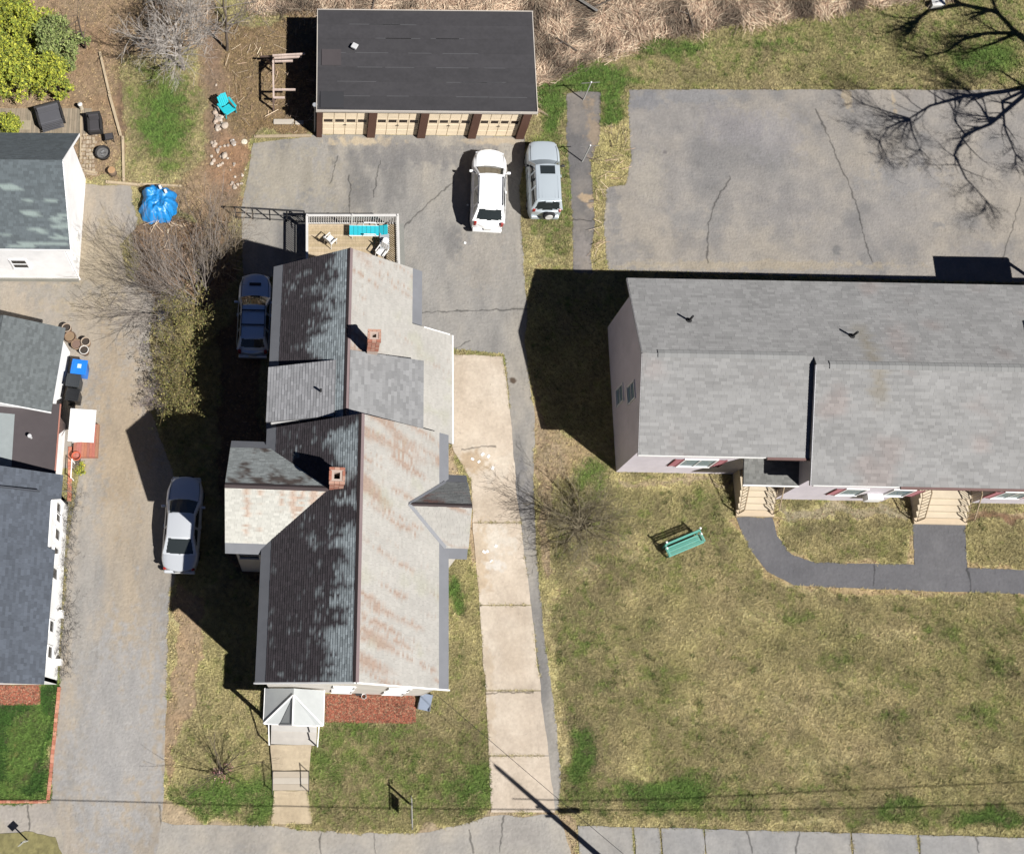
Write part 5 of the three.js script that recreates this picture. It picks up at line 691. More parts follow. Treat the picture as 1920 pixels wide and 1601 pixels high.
const sedan = car('silver_sedan', 'silver sedan half in shadow on the left driveway', at(349.5, 898, 0.6), at(335.5, 1069, 0.75), { L: 4.82, W: 1.83, H: 1.45, belt: 0.96, noseH: 0.76, tailH: 0.96, gz0: -1.22, gz1: 1.62, sF: 0.58, sB: 0.62, sS: 2.6, gw: 0.84, paint: carPaint(0.56, 0.58, 0.60, 0.4), pillars: [0.3], tailLampY: 0.85, rearLow: 0.06, bow: 0.3, cPillar: 0.2 });

function shadowOf(u, v, h) { const p = at(u, v); return V(p.x + SUN.x / SUN.y * h, h, p.z + SUN.z / SUN.y * h); }   // the point at height h whose shadow falls on a surveyed ground point
const bark = (r, g, b) => new THREE.MeshStandardMaterial({ color: new THREE.Color().setRGB(r, g, b), roughness: 0.95 });
const greyTwig = bark(0.17, 0.145, 0.125), brownTwig = bark(0.15, 0.105, 0.07), darkTwig = bark(0.075, 0.058, 0.045), olveTwig = bark(0.20, 0.155, 0.07);

// ------------------------------------------------------------------ front walk of the middle house
{
  const cells = [px([507, 1397, 584, 1397, 580, 1444, 511, 1444]), px([514, 1483, 576, 1483, 586, 1545, 508, 1545])];
  const walkTone = asphalt([212, 192, 160], { dust: [222, 204, 174], dark: [190, 172, 146], d0: 0.45, stain: 0.5 });
  slabs('front_walk', 'upper pale concrete slab of the front walk below the porch', [ragged(cells[0], 0.03, 0.3)], walkTone, 0.16, 'walk'); slabs('front_walk', 'lower pale concrete slab of the front walk next to the sidewalk', [ragged(cells[1], 0.03, 0.3)], walkTone, 0.03, 'walk');
  const st = thing('walk_steps', 'three shallow concrete steps in the front walk', 'steps', at(545, 1464)); const p = at(545, 1464), zs = [1446, 1458, 1470, 1482];
  for (let k = 0; k < 3; k++) { const a = at(545, zs[k]).z - p.z, b = at(545, zs[k + 1]).z - p.z; mesh('step', rbox(1.72, 0.25 - k * 0.035, b - a - 0.004, 0.012, 0, 0.0 + (0.02 - k * 0.035 / 2), (a + b) / 2), k % 2 ? paleConcrete : concrete, st); }
  paved.push(px([508, 1440, 582, 1440, 582, 1485, 508, 1485]));
  for (const [u, lab] of [[512, 'short dark iron handrail left of the front walk steps'], [579, 'short dark iron handrail right of the front walk steps']]) { const r = thing('handrail', lab, 'railing', at(u, 1464), 0, 'handrails of the front walk'); mesh('post', bar(V(0, 0, -0.4), V(0, 0.8, -0.4), 0.02), iron, r); mesh('post', bar(V(0, 0, 0.5), V(0, 0.65, 0.5), 0.02), iron, r); mesh('rail', bar(V(0, 0.8, -0.45), V(0, 0.65, 0.6), 0.022), iron, r); }
}
// brick edging, laid brick by brick
function edging(name, label, a, b, w) { const A = at(...a), B = at(...b), L = A.distanceTo(B), n = Math.round(L / 0.21), root = thing(name, label, 'edging', A, Math.atan2(B.x - A.x, B.z - A.z)), ms = [mat([0.50, 0.20, 0.12], 0.9), mat([0.43, 0.16, 0.10], 0.9), mat([0.54, 0.26, 0.17], 0.9)]; for (let i = 0; i < n; i++) mesh('brick', box(w, 0.09, L / n - 0.012, rr(-0.012, 0.012), 0.04 + rr(-0.006, 0.006), (i + 0.5) * L / n, rr(-0.03, 0.03)), ms[Math.floor(rnd() * 3)], root); }
edging('brick_edging', 'red brick edging between the dark green lawn and the driveway', [111, 1288], [90, 1500], 0.16); edging('brick_edging', 'red brick edging along the foot of the dark green lawn', [-30, 1503], [88, 1503], 0.14); edging('brick_edging', 'red brick edging along the white house wall below the awning', [132, 838], [130, 940], 0.2);
// ------------------------------------------------------------------ bench
{
  const A = at(1252, 1033, 0.42), B = at(1314, 1007, 0.42), c = A.clone().add(B).multiplyScalar(0.5), yaw = Math.atan2(-(B.z - A.z), B.x - A.x), b = thing('park_bench', 'green slatted park bench with white tipped posts on the right lawn', 'bench', [c.x, 0, c.z], yaw), g = mat([0.075, 0.30, 0.235], 0.55), g2 = mat([0.105, 0.36, 0.29], 0.55), L = 1.95;
  for (let k = 0; k < 5; k++) mesh('seat_slat', rbox(L, 0.03, 0.085, 0.01, 0, 0.43 - (k < 4 ? 0 : 0.015), -0.12 + k * 0.1), k % 2 ? g : g2, b);
  for (let k = 0; k < 3; k++) mesh('back_slat', rbox(L, 0.085, 0.028, 0.01, 0, 0.55 + k * 0.12, -0.27 - k * 0.03, 0, -0.2), k % 2 ? g : g2, b);
  for (const s of [-1, 1]) { mesh('post', [beam(V(s * 0.93, 0, -0.22), V(s * 0.93, 0.86, -0.37), 0.07, 0.07)], g, b); mesh('leg', box(0.07, 0.42, 0.07, s * 0.93, 0.21, 0.26), g, b); mesh('armrest', beam(V(s * 0.95, 0.62, -0.32), V(s * 0.95, 0.6, 0.28), 0.07, 0.035), g2, b); mesh('post_cap', rbox(0.1, 0.07, 0.1, 0.02, s * 0.93, 0.88, -0.375), white, b); mesh('arm_cap', rbox(0.09, 0.05, 0.1, 0.02, s * 0.95, 0.645, -0.12), white, b); }
}
// ------------------------------------------------------------------ clothesline posts
for (const [u, v, lab] of [[1092, 303, 'pale clothesline post with crossbar beside the silver wagon'], [1094, 187, 'pale clothesline post with crossbar at the far end of the dark path']]) { const p = thing('clothesline_post', lab, 'post', at(u, v), 0.06, 'clothesline posts'), m = mat([0.5, 0.5, 0.48], 0.5); mesh('pole', bar(V(0, -0.05, 0), V(0.02, 1.6, 0.02), 0.035, 8), m, p); mesh('crossbar', bar(V(-0.5, 1.56, 0.02), V(0.5, 1.58, 0.02), 0.022, 8), mat([0.16, 0.15, 0.14], 0.6), p); mesh('cap', new THREE.SphereGeometry(0.05, 10, 8).translate(0.02, 1.62, 0.02), white, p); }
// ------------------------------------------------------------------ signs
{ const s = thing('hanging_sign', 'post with a dark hanging sign board on the front lawn', 'sign', at(767, 1506)), m = mat([0.10, 0.10, 0.09], 0.7); mesh('post', box(0.07, 1.5, 0.07, 0, 0.72, 0), m, s); mesh('arm', box(0.05, 0.05, 1.35, 0, 1.38, 0.4), mat([0.3, 0.29, 0.26], 0.8), s); mesh('board', box(0.03, 0.5, 0.62, 0, 1.02, 0.55), mat([0.22, 0.21, 0.2], 0.7), s); for (const z of [0.3, 0.8]) mesh('hook', bar(V(0, 1.26, z), V(0, 1.38, z), 0.008, 5), iron, s); mesh('rider', box(0.03, 0.06, 0.2, 0, 1.2, -0.28), m, s); }
{ const s = thing('street_sign', 'small square sign on a pale post on the bottom left verge', 'sign', at(52, 1576), 0.75), m = mat([0.55, 0.55, 0.5], 0.6); mesh('post', box(0.06, 1.25, 0.05, 0, 0.6, 0), m, s); mesh('panel', rbox(0.38, 0.38, 0.02, 0.008, 0, 1.15, 0.04), mat([0.35, 0.35, 0.33], 0.5), s); }
// ------------------------------------------------------------------ utility pole and wires (just below the frame; their shadows cross the drive)
{
  const top = shadowOf(930, 1437, 10.2), pole = thing('utility_pole', 'wooden utility pole whose long shadow crosses the foot of the drive', 'pole', [top.x, 0, top.z]); const pm = mat([0.10, 0.075, 0.055], 0.9, { map: woodMap });
  mesh('shaft', lathe([[0.01, -0.1], [0.15, -0.1], [0.095, 10.15], [0.01, 10.2]], 14), pm, pole); mesh('insulator', [cyl(0.05, 0.06, 0.2, 0, 10.25, 0, 10)], white, pole); mesh('bracket', [box(0.5, 0.08, 0.08, 0, 6.6, 0.1), box(0.4, 0.08, 0.08, 0, 7.3, 0.1)], greyMetal, pole);
  const wm = mat([0.012, 0.012, 0.013], 0.6, { plain: true });
  const wire = (name, label, pts, r, mm = wm) => { const c = new THREE.CatmullRomCurve3(pts), g = metric(new THREE.TubeGeometry(c, 60, r, 5)); return tag(mesh(name, g, mm), label, 'wire', 'overhead wires along the street'); };
  wire('overhead_cable', 'thick overhead cable whose shadow runs along the foot of the lawns', [shadowOf(-400, 1490, 6.6), shadowOf(110, 1500, 6.3), shadowOf(600, 1512, 6.2), shadowOf(990, 1517, 6.5), shadowOf(1500, 1516, 6.2), shadowOf(2300, 1494, 6.4)], 0.022);
  wire('overhead_cable', 'thinner overhead cable whose shadow slants up the right lawn', [shadowOf(960, 1497, 7.2), shadowOf(1120, 1500, 7.1), shadowOf(1640, 1478, 6.9), shadowOf(2300, 1446, 7.2)], 0.024);
  const hc = house.localToWorld(V(3.75, 4.6, 0.1));
  wire('service_drop', 'thin service wire from the pole to the corner of the middle house', [hc, hc.clone().lerp(V(top.x, 7.2, top.z), 0.5).add(V(0, -0.25, 0)), V(top.x, 7.2, top.z)], 0.011);
  const cl = thing('cable_closure', 'black splice case on the overhead cable, seen as a short dark shadow', 'box', shadowOf(1066, 1519, 6.45), 0.02); mesh('case', cyl(0.13, 0.13, 0.85, 0, 0, 0, 12).rotateZ(Math.PI / 2), wm, cl); mesh('end_cap', cyl(0.09, 0.09, 1.0, 0, 0, 0, 12).rotateZ(Math.PI / 2), iron, cl);
}
// ------------------------------------------------------------------ timber frame beside the garage
{
  const fr = thing('timber_frame', 'weathered timber frame leaning beside the garage', 'frame'), pm = mat([0.60, 0.48, 0.42], 0.85, { map: woodMap }), dm = mat([0.22, 0.15, 0.12], 0.9, { map: woodMap });
  for (const [a, b, m] of [[[511, 104, 1.35], [572, 101, 1.35], pm], [[514, 109, 1.15], [566, 106, 1.15], pm], [[513, 115, 0.9], [549, 114, 0.9], pm], [[514, 168, 1.15], [554, 168, 1.15], pm], [[512, 183, 0.8], [534, 183, 0.8], pm], [[512, 110, 1.2], [513, 184, 1.2], pm]]) mesh('beam', beam(at(...a), at(...b), 0.09, 0.09), m, fr);
  for (const [u, v, h] of [[513, 110, 1.3], [513, 168, 1.2], [512, 183, 1.2]]) { const t = at(u, v, h); mesh('post', beam(V(t.x, 0, t.z), t, 0.09, 0.09), dm, fr); }
  mesh('brace', beam(at(506, 116, 0.1), at(513, 128, 1.2), 0.07, 0.07), dm, fr); mesh('brace', beam(at(500, 112, 0.3), at(512, 122, 1.2), 0.06, 0.2), dm, fr); mesh('board', beam(at(488, 106, 0.7), at(512, 105, 1.2), 0.12, 0.03), dm, fr);
  const cs = thing('curb_stone', 'pale rounded concrete strip at the garage corner', 'curb', at(535, 229)); mesh('slab', rbox(1.15, 0.12, 0.32, 0.05, -0.1, 0.05, 0), paleConcrete, cs); mesh('slab', rbox(0.5, 0.1, 0.26, 0.05, 0.78, 0.04, 0.05), paleConcrete, cs);
  const cb = thing('timber_curb', 'old wooden kerb along the top of the garage yard', 'curb', at(530, 256), 0.02); mesh('timber', rbox(3.2, 0.12, 0.16, 0.02, 0, 0.05, 0), mat([0.4, 0.32, 0.22], 0.9, { map: woodMap }), cb);
}
// ------------------------------------------------------------------ rear deck with furniture, black rail fence
{
  const x0 = 0.02, x1 = 4.78, z0 = -27.2, z1 = -21.9, fl = 0.85, d = thing('wooden_deck', 'pale railed wooden deck behind the middle house', 'deck', [0, 0, 0]), pl = [mat([0.46, 0.36, 0.23], 0.85, { map: woodMap }), mat([0.42, 0.33, 0.20], 0.85, { map: woodMap }), mat([0.50, 0.40, 0.27], 0.85, { map: woodMap })], rail = mat([0.62, 0.60, 0.57], 0.75);
  const n = 36; for (let i = 0; i < n; i++) mesh('plank', box(x1 - x0, 0.03, (z1 - z0) / n - 0.008, (x0 + x1) / 2, fl + rr(-0.002, 0.002), z0 + (i + 0.5) * (z1 - z0) / n), pl[Math.floor(rnd() * 3)], d);
  for (const [a, b] of [[[x0, z0], [x1, z0]], [[x0, z0], [x0, z1 - 0.1]], [[x1, z0], [x1, z1 - 0.1]]]) { const r = new THREE.Group(); r.name = 'railing'; d.add(r); const A = V(a[0], 0, a[1]), B = V(b[0], 0, b[1]), L = A.distanceTo(B); mesh('top_rail', beam(A.clone().setY(fl + 0.95), B.clone().setY(fl + 0.95), 0.13, 0.04), rail, r); mesh('bottom_rail', beam(A.clone().setY(fl + 0.12), B.clone().setY(fl + 0.12), 0.06, 0.05), rail, r); const k = Math.round(L / 0.125); for (let i = 1; i < k; i++) { const p = A.clone().lerp(B, i / k); mesh('baluster', box(0.035, 0.8, 0.035, p.x, fl + 0.53, p.z), rail, r); } }
  for (const [x, z] of [[x0, z0], [x1, z0], [2.4, z0], [x0, -24.5], [x1, -24.5]]) mesh('post', box(0.1, fl + 1.02, 0.1, x, (fl + 1.02) / 2, z - 0.001), rail, d);
  mesh('skirt', [box(x1 - x0, 0.2, 0.04, (x0 + x1) / 2, fl - 0.12, z0 + 0.03), box(0.04, 0.2, z1 - z0, x0 + 0.03, fl - 0.12, (z0 + z1) / 2), box(0.04, 0.2, z1 - z0, x1 - 0.03, fl - 0.12, (z0 + z1) / 2)], mat([0.35, 0.33, 0.3], 0.85), d);
  const sr = thing('deck_ramp', 'narrow grey plank walk along the outside of the deck', 'ramp', [5.05, 0, -25.9]); mesh('board', box(0.32, 0.06, 2.9, 0, 0.6, 0), mat([0.22, 0.22, 0.2], 0.9), sr); for (const z of [-1.3, 1.3]) mesh('leg', box(0.08, 0.6, 0.08, 0, 0.3, z), rail, sr);
  foot.push([[x0, z0], [x1, z0], [x1, z1], [x0, z1]]);
  // turquoise lounger with white frame
  const T = at(691, 432, fl + 0.45), lo = thing('sun_lounger', 'turquoise sun lounger with white arms on the deck', 'lounger', [T.x, fl + 0.02, T.z], -0.02), tq = mat([0.02, 0.47, 0.56], 0.6);
  for (let k = 0; k < 9; k++) mesh('sling', rbox(0.215, 0.03, 0.56, 0.01, -0.9 + k * 0.225, 0.42 + (k > 6 ? (k - 6) * 0.07 : 0), 0, 0, 0, k > 6 ? 0.3 : 0), tq, lo);
  mesh('frame', [bar(V(-1.02, 0.4, -0.3), V(1.05, 0.4, -0.3), 0.022), bar(V(-1.02, 0.4, 0.3), V(1.05, 0.4, 0.3), 0.022)], white, lo); for (const s of [-1, 1]) { mesh('armrest', [bar(V(-0.25, 0.66, s * 0.34), V(0.35, 0.66, s * 0.34), 0.03), bar(V(-0.25, 0.66, s * 0.34), V(-0.3, 0.4, s * 0.3), 0.02), bar(V(0.35, 0.66, s * 0.34), V(0.42, 0.4, s * 0.3), 0.02)], white, lo); for (const x of [-0.85, 0.7]) mesh('leg', bar(V(x, 0, s * 0.26), V(x, 0.4, s * 0.26), 0.02), white, lo); }
  const deckChair = (label, u, v, yaw) => { const p = at(u, v, fl + 0.6), c = thing('plastic_chair', label, 'chair', [p.x, fl + 0.02, p.z], yaw, 'white plastic chairs on the deck'), m = mat([0.78, 0.76, 0.72], 0.45); mesh('seat', rbox(0.46, 0.04, 0.44, 0.015, 0, 0.42, 0), m, c); for (let k = 0; k < 4; k++) mesh('back_slat', rbox(0.09, 0.46, 0.025, 0.01, -0.165 + k * 0.11, 0.66, -0.25, 0, -0.18), m, c); mesh('back_top', rbox(0.48, 0.07, 0.04, 0.015, 0, 0.9, -0.3), m, c); for (const s of [-1, 1]) { mesh('armrest', rbox(0.06, 0.035, 0.48, 0.012, s * 0.26, 0.63, -0.02), m, c); for (const z of [-0.2, 0.2]) mesh('leg', bar(V(s * 0.24, 0, z * 1.1), V(s * 0.23, z > 0 ? 0.62 : 0.6, z), 0.022), m, c); } return c; };
  deckChair('white plastic chair near the house gable on the deck', 620, 447, 2.4); deckChair('white plastic chair below the small grey table on the deck', 716, 470, -0.6);
  const gt = at(721, 452, fl + 0.5), tb = thing('side_table', 'small grey side table on the deck', 'table', [gt.x, fl + 0.02, gt.z]); mesh('top', rbox(0.5, 0.04, 0.9, 0.015, 0, 0.48, 0), mat([0.36, 0.38, 0.40], 0.6), tb); for (const x of [-0.2, 0.2]) for (const z of [-0.38, 0.38]) mesh('leg', bar(V(x, 0, z), V(x, 0.46, z), 0.02), greyMetal, tb);
  const pl2 = thing('white_bucket', 'round white bucket on the grey side table', 'bucket', [gt.x + 0.05, fl + 0.52, gt.z + 0.1]); mesh('shell', lathe([[0.001, 0], [0.13, 0], [0.16, 0.24], [0.14, 0.24], [0.12, 0.03], [0.001, 0.03]], 18), white, pl2); mesh('lid', cyl(0.165, 0.165, 0.02, 0, 0.25, 0, 18), white, pl2);
  // black rail fence
  const f = thing('rail_fence', 'black metal rail fence running left from the deck corner', 'fence'), fm = mat([0.018, 0.018, 0.02], 0.5); const A = at(440, 388, 1.2), B = at(570, 396, 1.2); for (let k = 0; k <= 4; k++) { const p = A.clone().lerp(B, k / 4); mesh('post', bar(V(p.x, 0, p.z), V(p.x, 1.22, p.z), 0.035, 8), fm, f); } for (const y of [1.2, 0.62, 0.12]) mesh('rail', bar(A.clone().setY(y), B.clone().setY(y), y > 1 ? 0.045 : 0.028, 8), fm, f); mesh('return_rail', bar(B.clone().setY(1.2), V(x0, 1.2, z0 + 0.5), 0.035, 8), fm, f);
}
// ------------------------------------------------------------------ back yard, top left
{
  // patio of planks and pavers
  const pd = thing('patio_deck', 'weathered plank platform behind the white house', 'deck', at(70, 228)); const pm = [mat([0.28, 0.23, 0.165], 0.9, { map: woodMap }), mat([0.32, 0.26, 0.19], 0.9, { map: woodMap }), mat([0.25, 0.21, 0.155], 0.9, { map: woodMap })];
  for (let k = 0; k < 44; k++) mesh('plank', box(0.125, 0.06, 1.6, -2.75 + k * 0.132, 0.05 + rr(-0.004, 0.004), 0, rr(-0.006, 0.006)), pm[Math.floor(rnd() * 3)], pd); { const b = at(70, 228); foot.push([[b.x - 3, b.z - 0.85], [b.x + 3, b.z - 0.85], [b.x + 3, b.z + 0.85], [b.x - 3, b.z + 0.85]]); }
  mesh('hatch', rbox(1.0, 0.05, 0.6, 0.02, -0.85, 0.1, 0.28), mat([0.36, 0.31, 0.22], 0.85, { map: woodMap }), pd);
  const pv = thing('stone_patio', 'irregular tan paving stones beside the white house', 'patio', at(168, 300)); const o = at(168, 300), pmats = [mat([0.42, 0.34, 0.24], 0.95), mat([0.36, 0.28, 0.2], 0.95), mat([0.46, 0.38, 0.28], 0.95)];
  for (let i = 0; i < 6; i++) for (let j = 0; j < 11; j++) { const u = 152 + i * 5.6 + rr(-1, 1), v = 252 + j * 7.4 + rr(-1, 1), p = at(u, v); if (u + v * 0.02 > 186 - (j > 3 && j < 9 ? 4 : 0)) continue; mesh('paver', rbox(rr(0.11, 0.17), 0.05, rr(0.14, 0.22), 0.012, p.x - o.x, 0.02 + rr(0, 0.01), p.z - o.z, rr(-0.1, 0.1)), pmats[Math.floor(rnd() * 3)], pv); }
  const tim = (name, label, a, b, w = 0.13) => { const t = thing(name, label, 'timber', [0, 0, 0], 0, 'landscape timbers of the back yard'); const A = at(...a, 0.07), B = at(...b, 0.07); mesh('beam', beam(A, B, w, w), mat([0.50, 0.40, 0.27], 0.9, { map: woodMap }), t); for (const p of [A.clone().lerp(B, 0.06), A.clone().lerp(B, 0.94)]) mesh('spike', cyl(0.02, 0.02, 0.03, p.x, 0.14, p.z, 8), iron, t); };
  tim('landscape_timber', 'long pale timber at the top of the yard edging', [187, 98], [205, 176]); tim('landscape_timber', 'pale timber in the middle of the yard edging', [205, 178], [226, 254], 0.15); tim('landscape_timber', 'pale timber at the lower end of the yard edging beside the fire pit', [230, 256], [232, 340]); tim('landscape_timber', 'pale timber across the head of the left driveway', [198, 341], [262, 347]); tim('landscape_timber', 'short pale timber left of the tarp', [262, 345], [340, 349], 0.1); tim('landscape_timber', 'thin pale timber beside the plank platform', [152, 204], [150, 300], 0.08); tim('landscape_timber', 'short pale timber below the paving stones', [156, 320], [182, 325], 0.12);
  const ps = thing('round_post', 'short round post at the platform corner', 'post', at(153, 205)); mesh('shaft', cyl(0.11, 0.12, 0.5, 0, 0.25, 0, 14), mat([0.5, 0.44, 0.34], 0.8), ps); mesh('cap', lathe([[0.001, 0.56], [0.13, 0.5], [0.13, 0.48], [0.001, 0.48]], 14), offwhite, ps);
  // outdoor sofa, chair, stool
  const cush = mat([0.085, 0.085, 0.095], 0.9), cushD = mat([0.05, 0.046, 0.05], 0.9), wick = mat([0.02, 0.018, 0.018], 0.8);
  const seat = (name, label, u, v, yaw, w, d, m) => { const s = thing(name, label, 'seat', at(u, v).setY(0.0), yaw, 'black outdoor seating'); mesh('base', rbox(w, 0.3, d, 0.03, 0, 0.22, 0), wick, s); mesh('seat_cushion', rbox(w - 0.2, 0.16, d - 0.18, 0.05, 0, 0.42, 0.05), m, s); mesh('backrest', rbox(w, 0.75, 0.14, 0.05, 0, 0.48, -d / 2 + 0.07, 0, -0.08), wick, s); mesh('back_cushion', rbox(w - 0.24, 0.4, 0.14, 0.05, 0, 0.66, -d / 2 + 0.2, 0, -0.2), m, s); for (const q of [-1, 1]) { mesh('armrest', rbox(0.12, 0.56, d, 0.04, q * (w / 2 - 0.06), 0.32, 0), wick, s); } return s; };
  const so = seat('outdoor_sofa', 'black wicker sofa with grey cushion and slatted front behind the white house', 97, 226, 0.3, 1.45, 1.0, cush); so.position.y = 0.08; for (let k = 0; k < 5; k++) mesh('slat', box(1.2, 0.05, 0.05, 0, 0.42, 0.5 + k * 0.1), cush, so);
  seat('outdoor_chair', 'black high backed outdoor chair beside the yard timbers', 180, 240, 0.12, 0.8, 0.95, cushD);
  const stl = thing('black_stool', 'small black stool between the outdoor chair and the fire pit', 'stool', at(206, 263), 0.2); mesh('seat', rbox(0.5, 0.06, 0.42, 0.02, 0, 0.36, 0), wick, stl); for (const x of [-0.2, 0.2]) for (const z of [-0.16, 0.16]) mesh('leg', bar(V(x * 1.15, 0, z * 1.15), V(x, 0.35, z), 0.022), wick, stl); mesh('cushion', rbox(0.42, 0.05, 0.34, 0.02, 0, 0.42, 0), cushD, stl);
  const fp = thing('fire_pit', 'round black fire pit full of grey ash', 'fire pit', at(194, 291)); mesh('bowl', lathe([[0.001, 0.02], [0.34, 0.02], [0.42, 0.3], [0.42, 0.34], [0.37, 0.34], [0.34, 0.22], [0.001, 0.2]], 26), wick, fp); for (let k = 0; k < 9; k++) { const a = rr(0, 6.28), r = rr(0, 0.22); mesh('charred_log', bar(V(Math.cos(a) * r - 0.1, 0.24, Math.sin(a) * r), V(Math.cos(a) * r + rr(-0.1, 0.15), 0.27, Math.sin(a) * r + rr(-0.15, 0.15)), 0.035, 7), mat([rr(0.05, 0.28), 0.12, 0.12].map((v, i, q) => q[0]), 0.95), fp); } mesh('ash', cyl(0.33, 0.33, 0.02, 0, 0.215, 0, 22), mat([0.14, 0.135, 0.13], 1), fp);
  const sp = thing('tree_stump', 'sawn orange brown log stump near the fire pit', 'stump', at(211, 325)); mesh('bark', lathe([[0.001, 0], [0.24, 0], [0.22, 0.34], [0.2, 0.36]], 18), brownTwig, sp); mesh('cut_face', cyl(0.205, 0.205, 0.02, 0, 0.355, 0, 18), mat([0.44, 0.27, 0.14], 0.9, { map: woodMap }), sp);
}
{ // blue tarp over a heap
  const c = at(297, 385), t = thing('tarp_heap', 'crumpled bright blue tarp over a heap by the left driveway', 'tarp', [c.x, 0, c.z]), n = 46, P = []; const R = a => 1.0 / Math.pow(Math.pow(Math.abs(Math.cos(a - 0.12)), 3.2) + Math.pow(Math.abs(Math.sin(a - 0.12)), 3.2), 1 / 3.2) * (0.98 + 0.05 * Math.sin(a * 3 + 1) + 0.05 * Math.sin(a * 7) + 0.05 * Math.sin(a * 13 + 2));
  for (let i = 0; i <= n; i++) { P.push([]); for (let j = 0; j <= 64; j++) { const a = j / 64 * 6.283, r = i / n, rr_ = r * R(a), x = Math.cos(a) * rr_ * 1.0, z = Math.sin(a) * rr_ * 1.12, fold = Math.abs(fbm(x * 2.2 + 4, z * 2.2 + 9, 3) - 0.5) * 0.9 + 0.07 * Math.abs(Math.sin(a * 5 + fbm(x * 2, z * 2, 2) * 8)) * r; P[i].push(V(x, 0.03 + (1 - Math.pow(r, 3.4)) * (0.5 + 0.55 * fbm(x * 1.1 + 2, z * 1.1 + 5, 2)) + fold * (1 - Math.pow(r, 6)) * 0.5 + 0.09 * Math.abs(fbm(x * 6 + 3, z * 6, 3) - 0.5), z)); } }
  const l = []; for (let i = 0; i < n; i++) for (let j = 0; j < 64; j++) for (const p of [P[i][j], P[i][j + 1], P[i + 1][j], P[i][j + 1], P[i + 1][j + 1], P[i + 1][j]]) l.push(p.x, p.y, p.z);
  mesh('tarp', smoothGeo(l), mat([0.012, 0.205, 0.52], 0.42, { plain: true }), t); for (const [x, z] of [[0.2, -0.55], [0.5, -0.3]]) mesh('block', rbox(0.14, 0.1, 0.22, 0.02, x, 0.98, z, 0.4), offwhite, t); foot.push([[c.x - 1, c.z - 1], [c.x + 1, c.z - 1], [c.x + 1, c.z + 1], [c.x - 1, c.z + 1]]);
}
{ // turquoise garden chair
  const c = thing('adirondack_chair', 'turquoise slatted garden chair on the bare earth left of the garage', 'chair', at(428, 210), 0.62), m = mat([0.015, 0.46, 0.53], 0.5);
  for (let k = 0; k < 5; k++) mesh('seat_slat', rbox(0.56, 0.03, 0.11, 0.01, 0, 0.36 - k * 0.022 + 0.0, 0.28 - k * 0.12 + 0.0, 0, 0.12), m, c); for (let k = 0; k < 5; k++) mesh('back_slat', rbox(0.105, 0.74 - Math.abs(k - 2) * 0.06, 0.025, 0.01, -0.23 + k * 0.115, 0.62, -0.46, 0, -0.5), m, c); for (const s of [-1, 1]) { mesh('armrest', rbox(0.13, 0.03, 0.74, 0.012, s * 0.36, 0.56, -0.08), m, c); mesh('leg', rbox(0.05, 0.55, 0.1, 0.012, s * 0.33, 0.28, 0.26), m, c); mesh('leg', beam(V(s * 0.3, 0.02, -0.7), V(s * 0.3, 0.36, 0.26), 0.04, 0.12), m, c); }
}
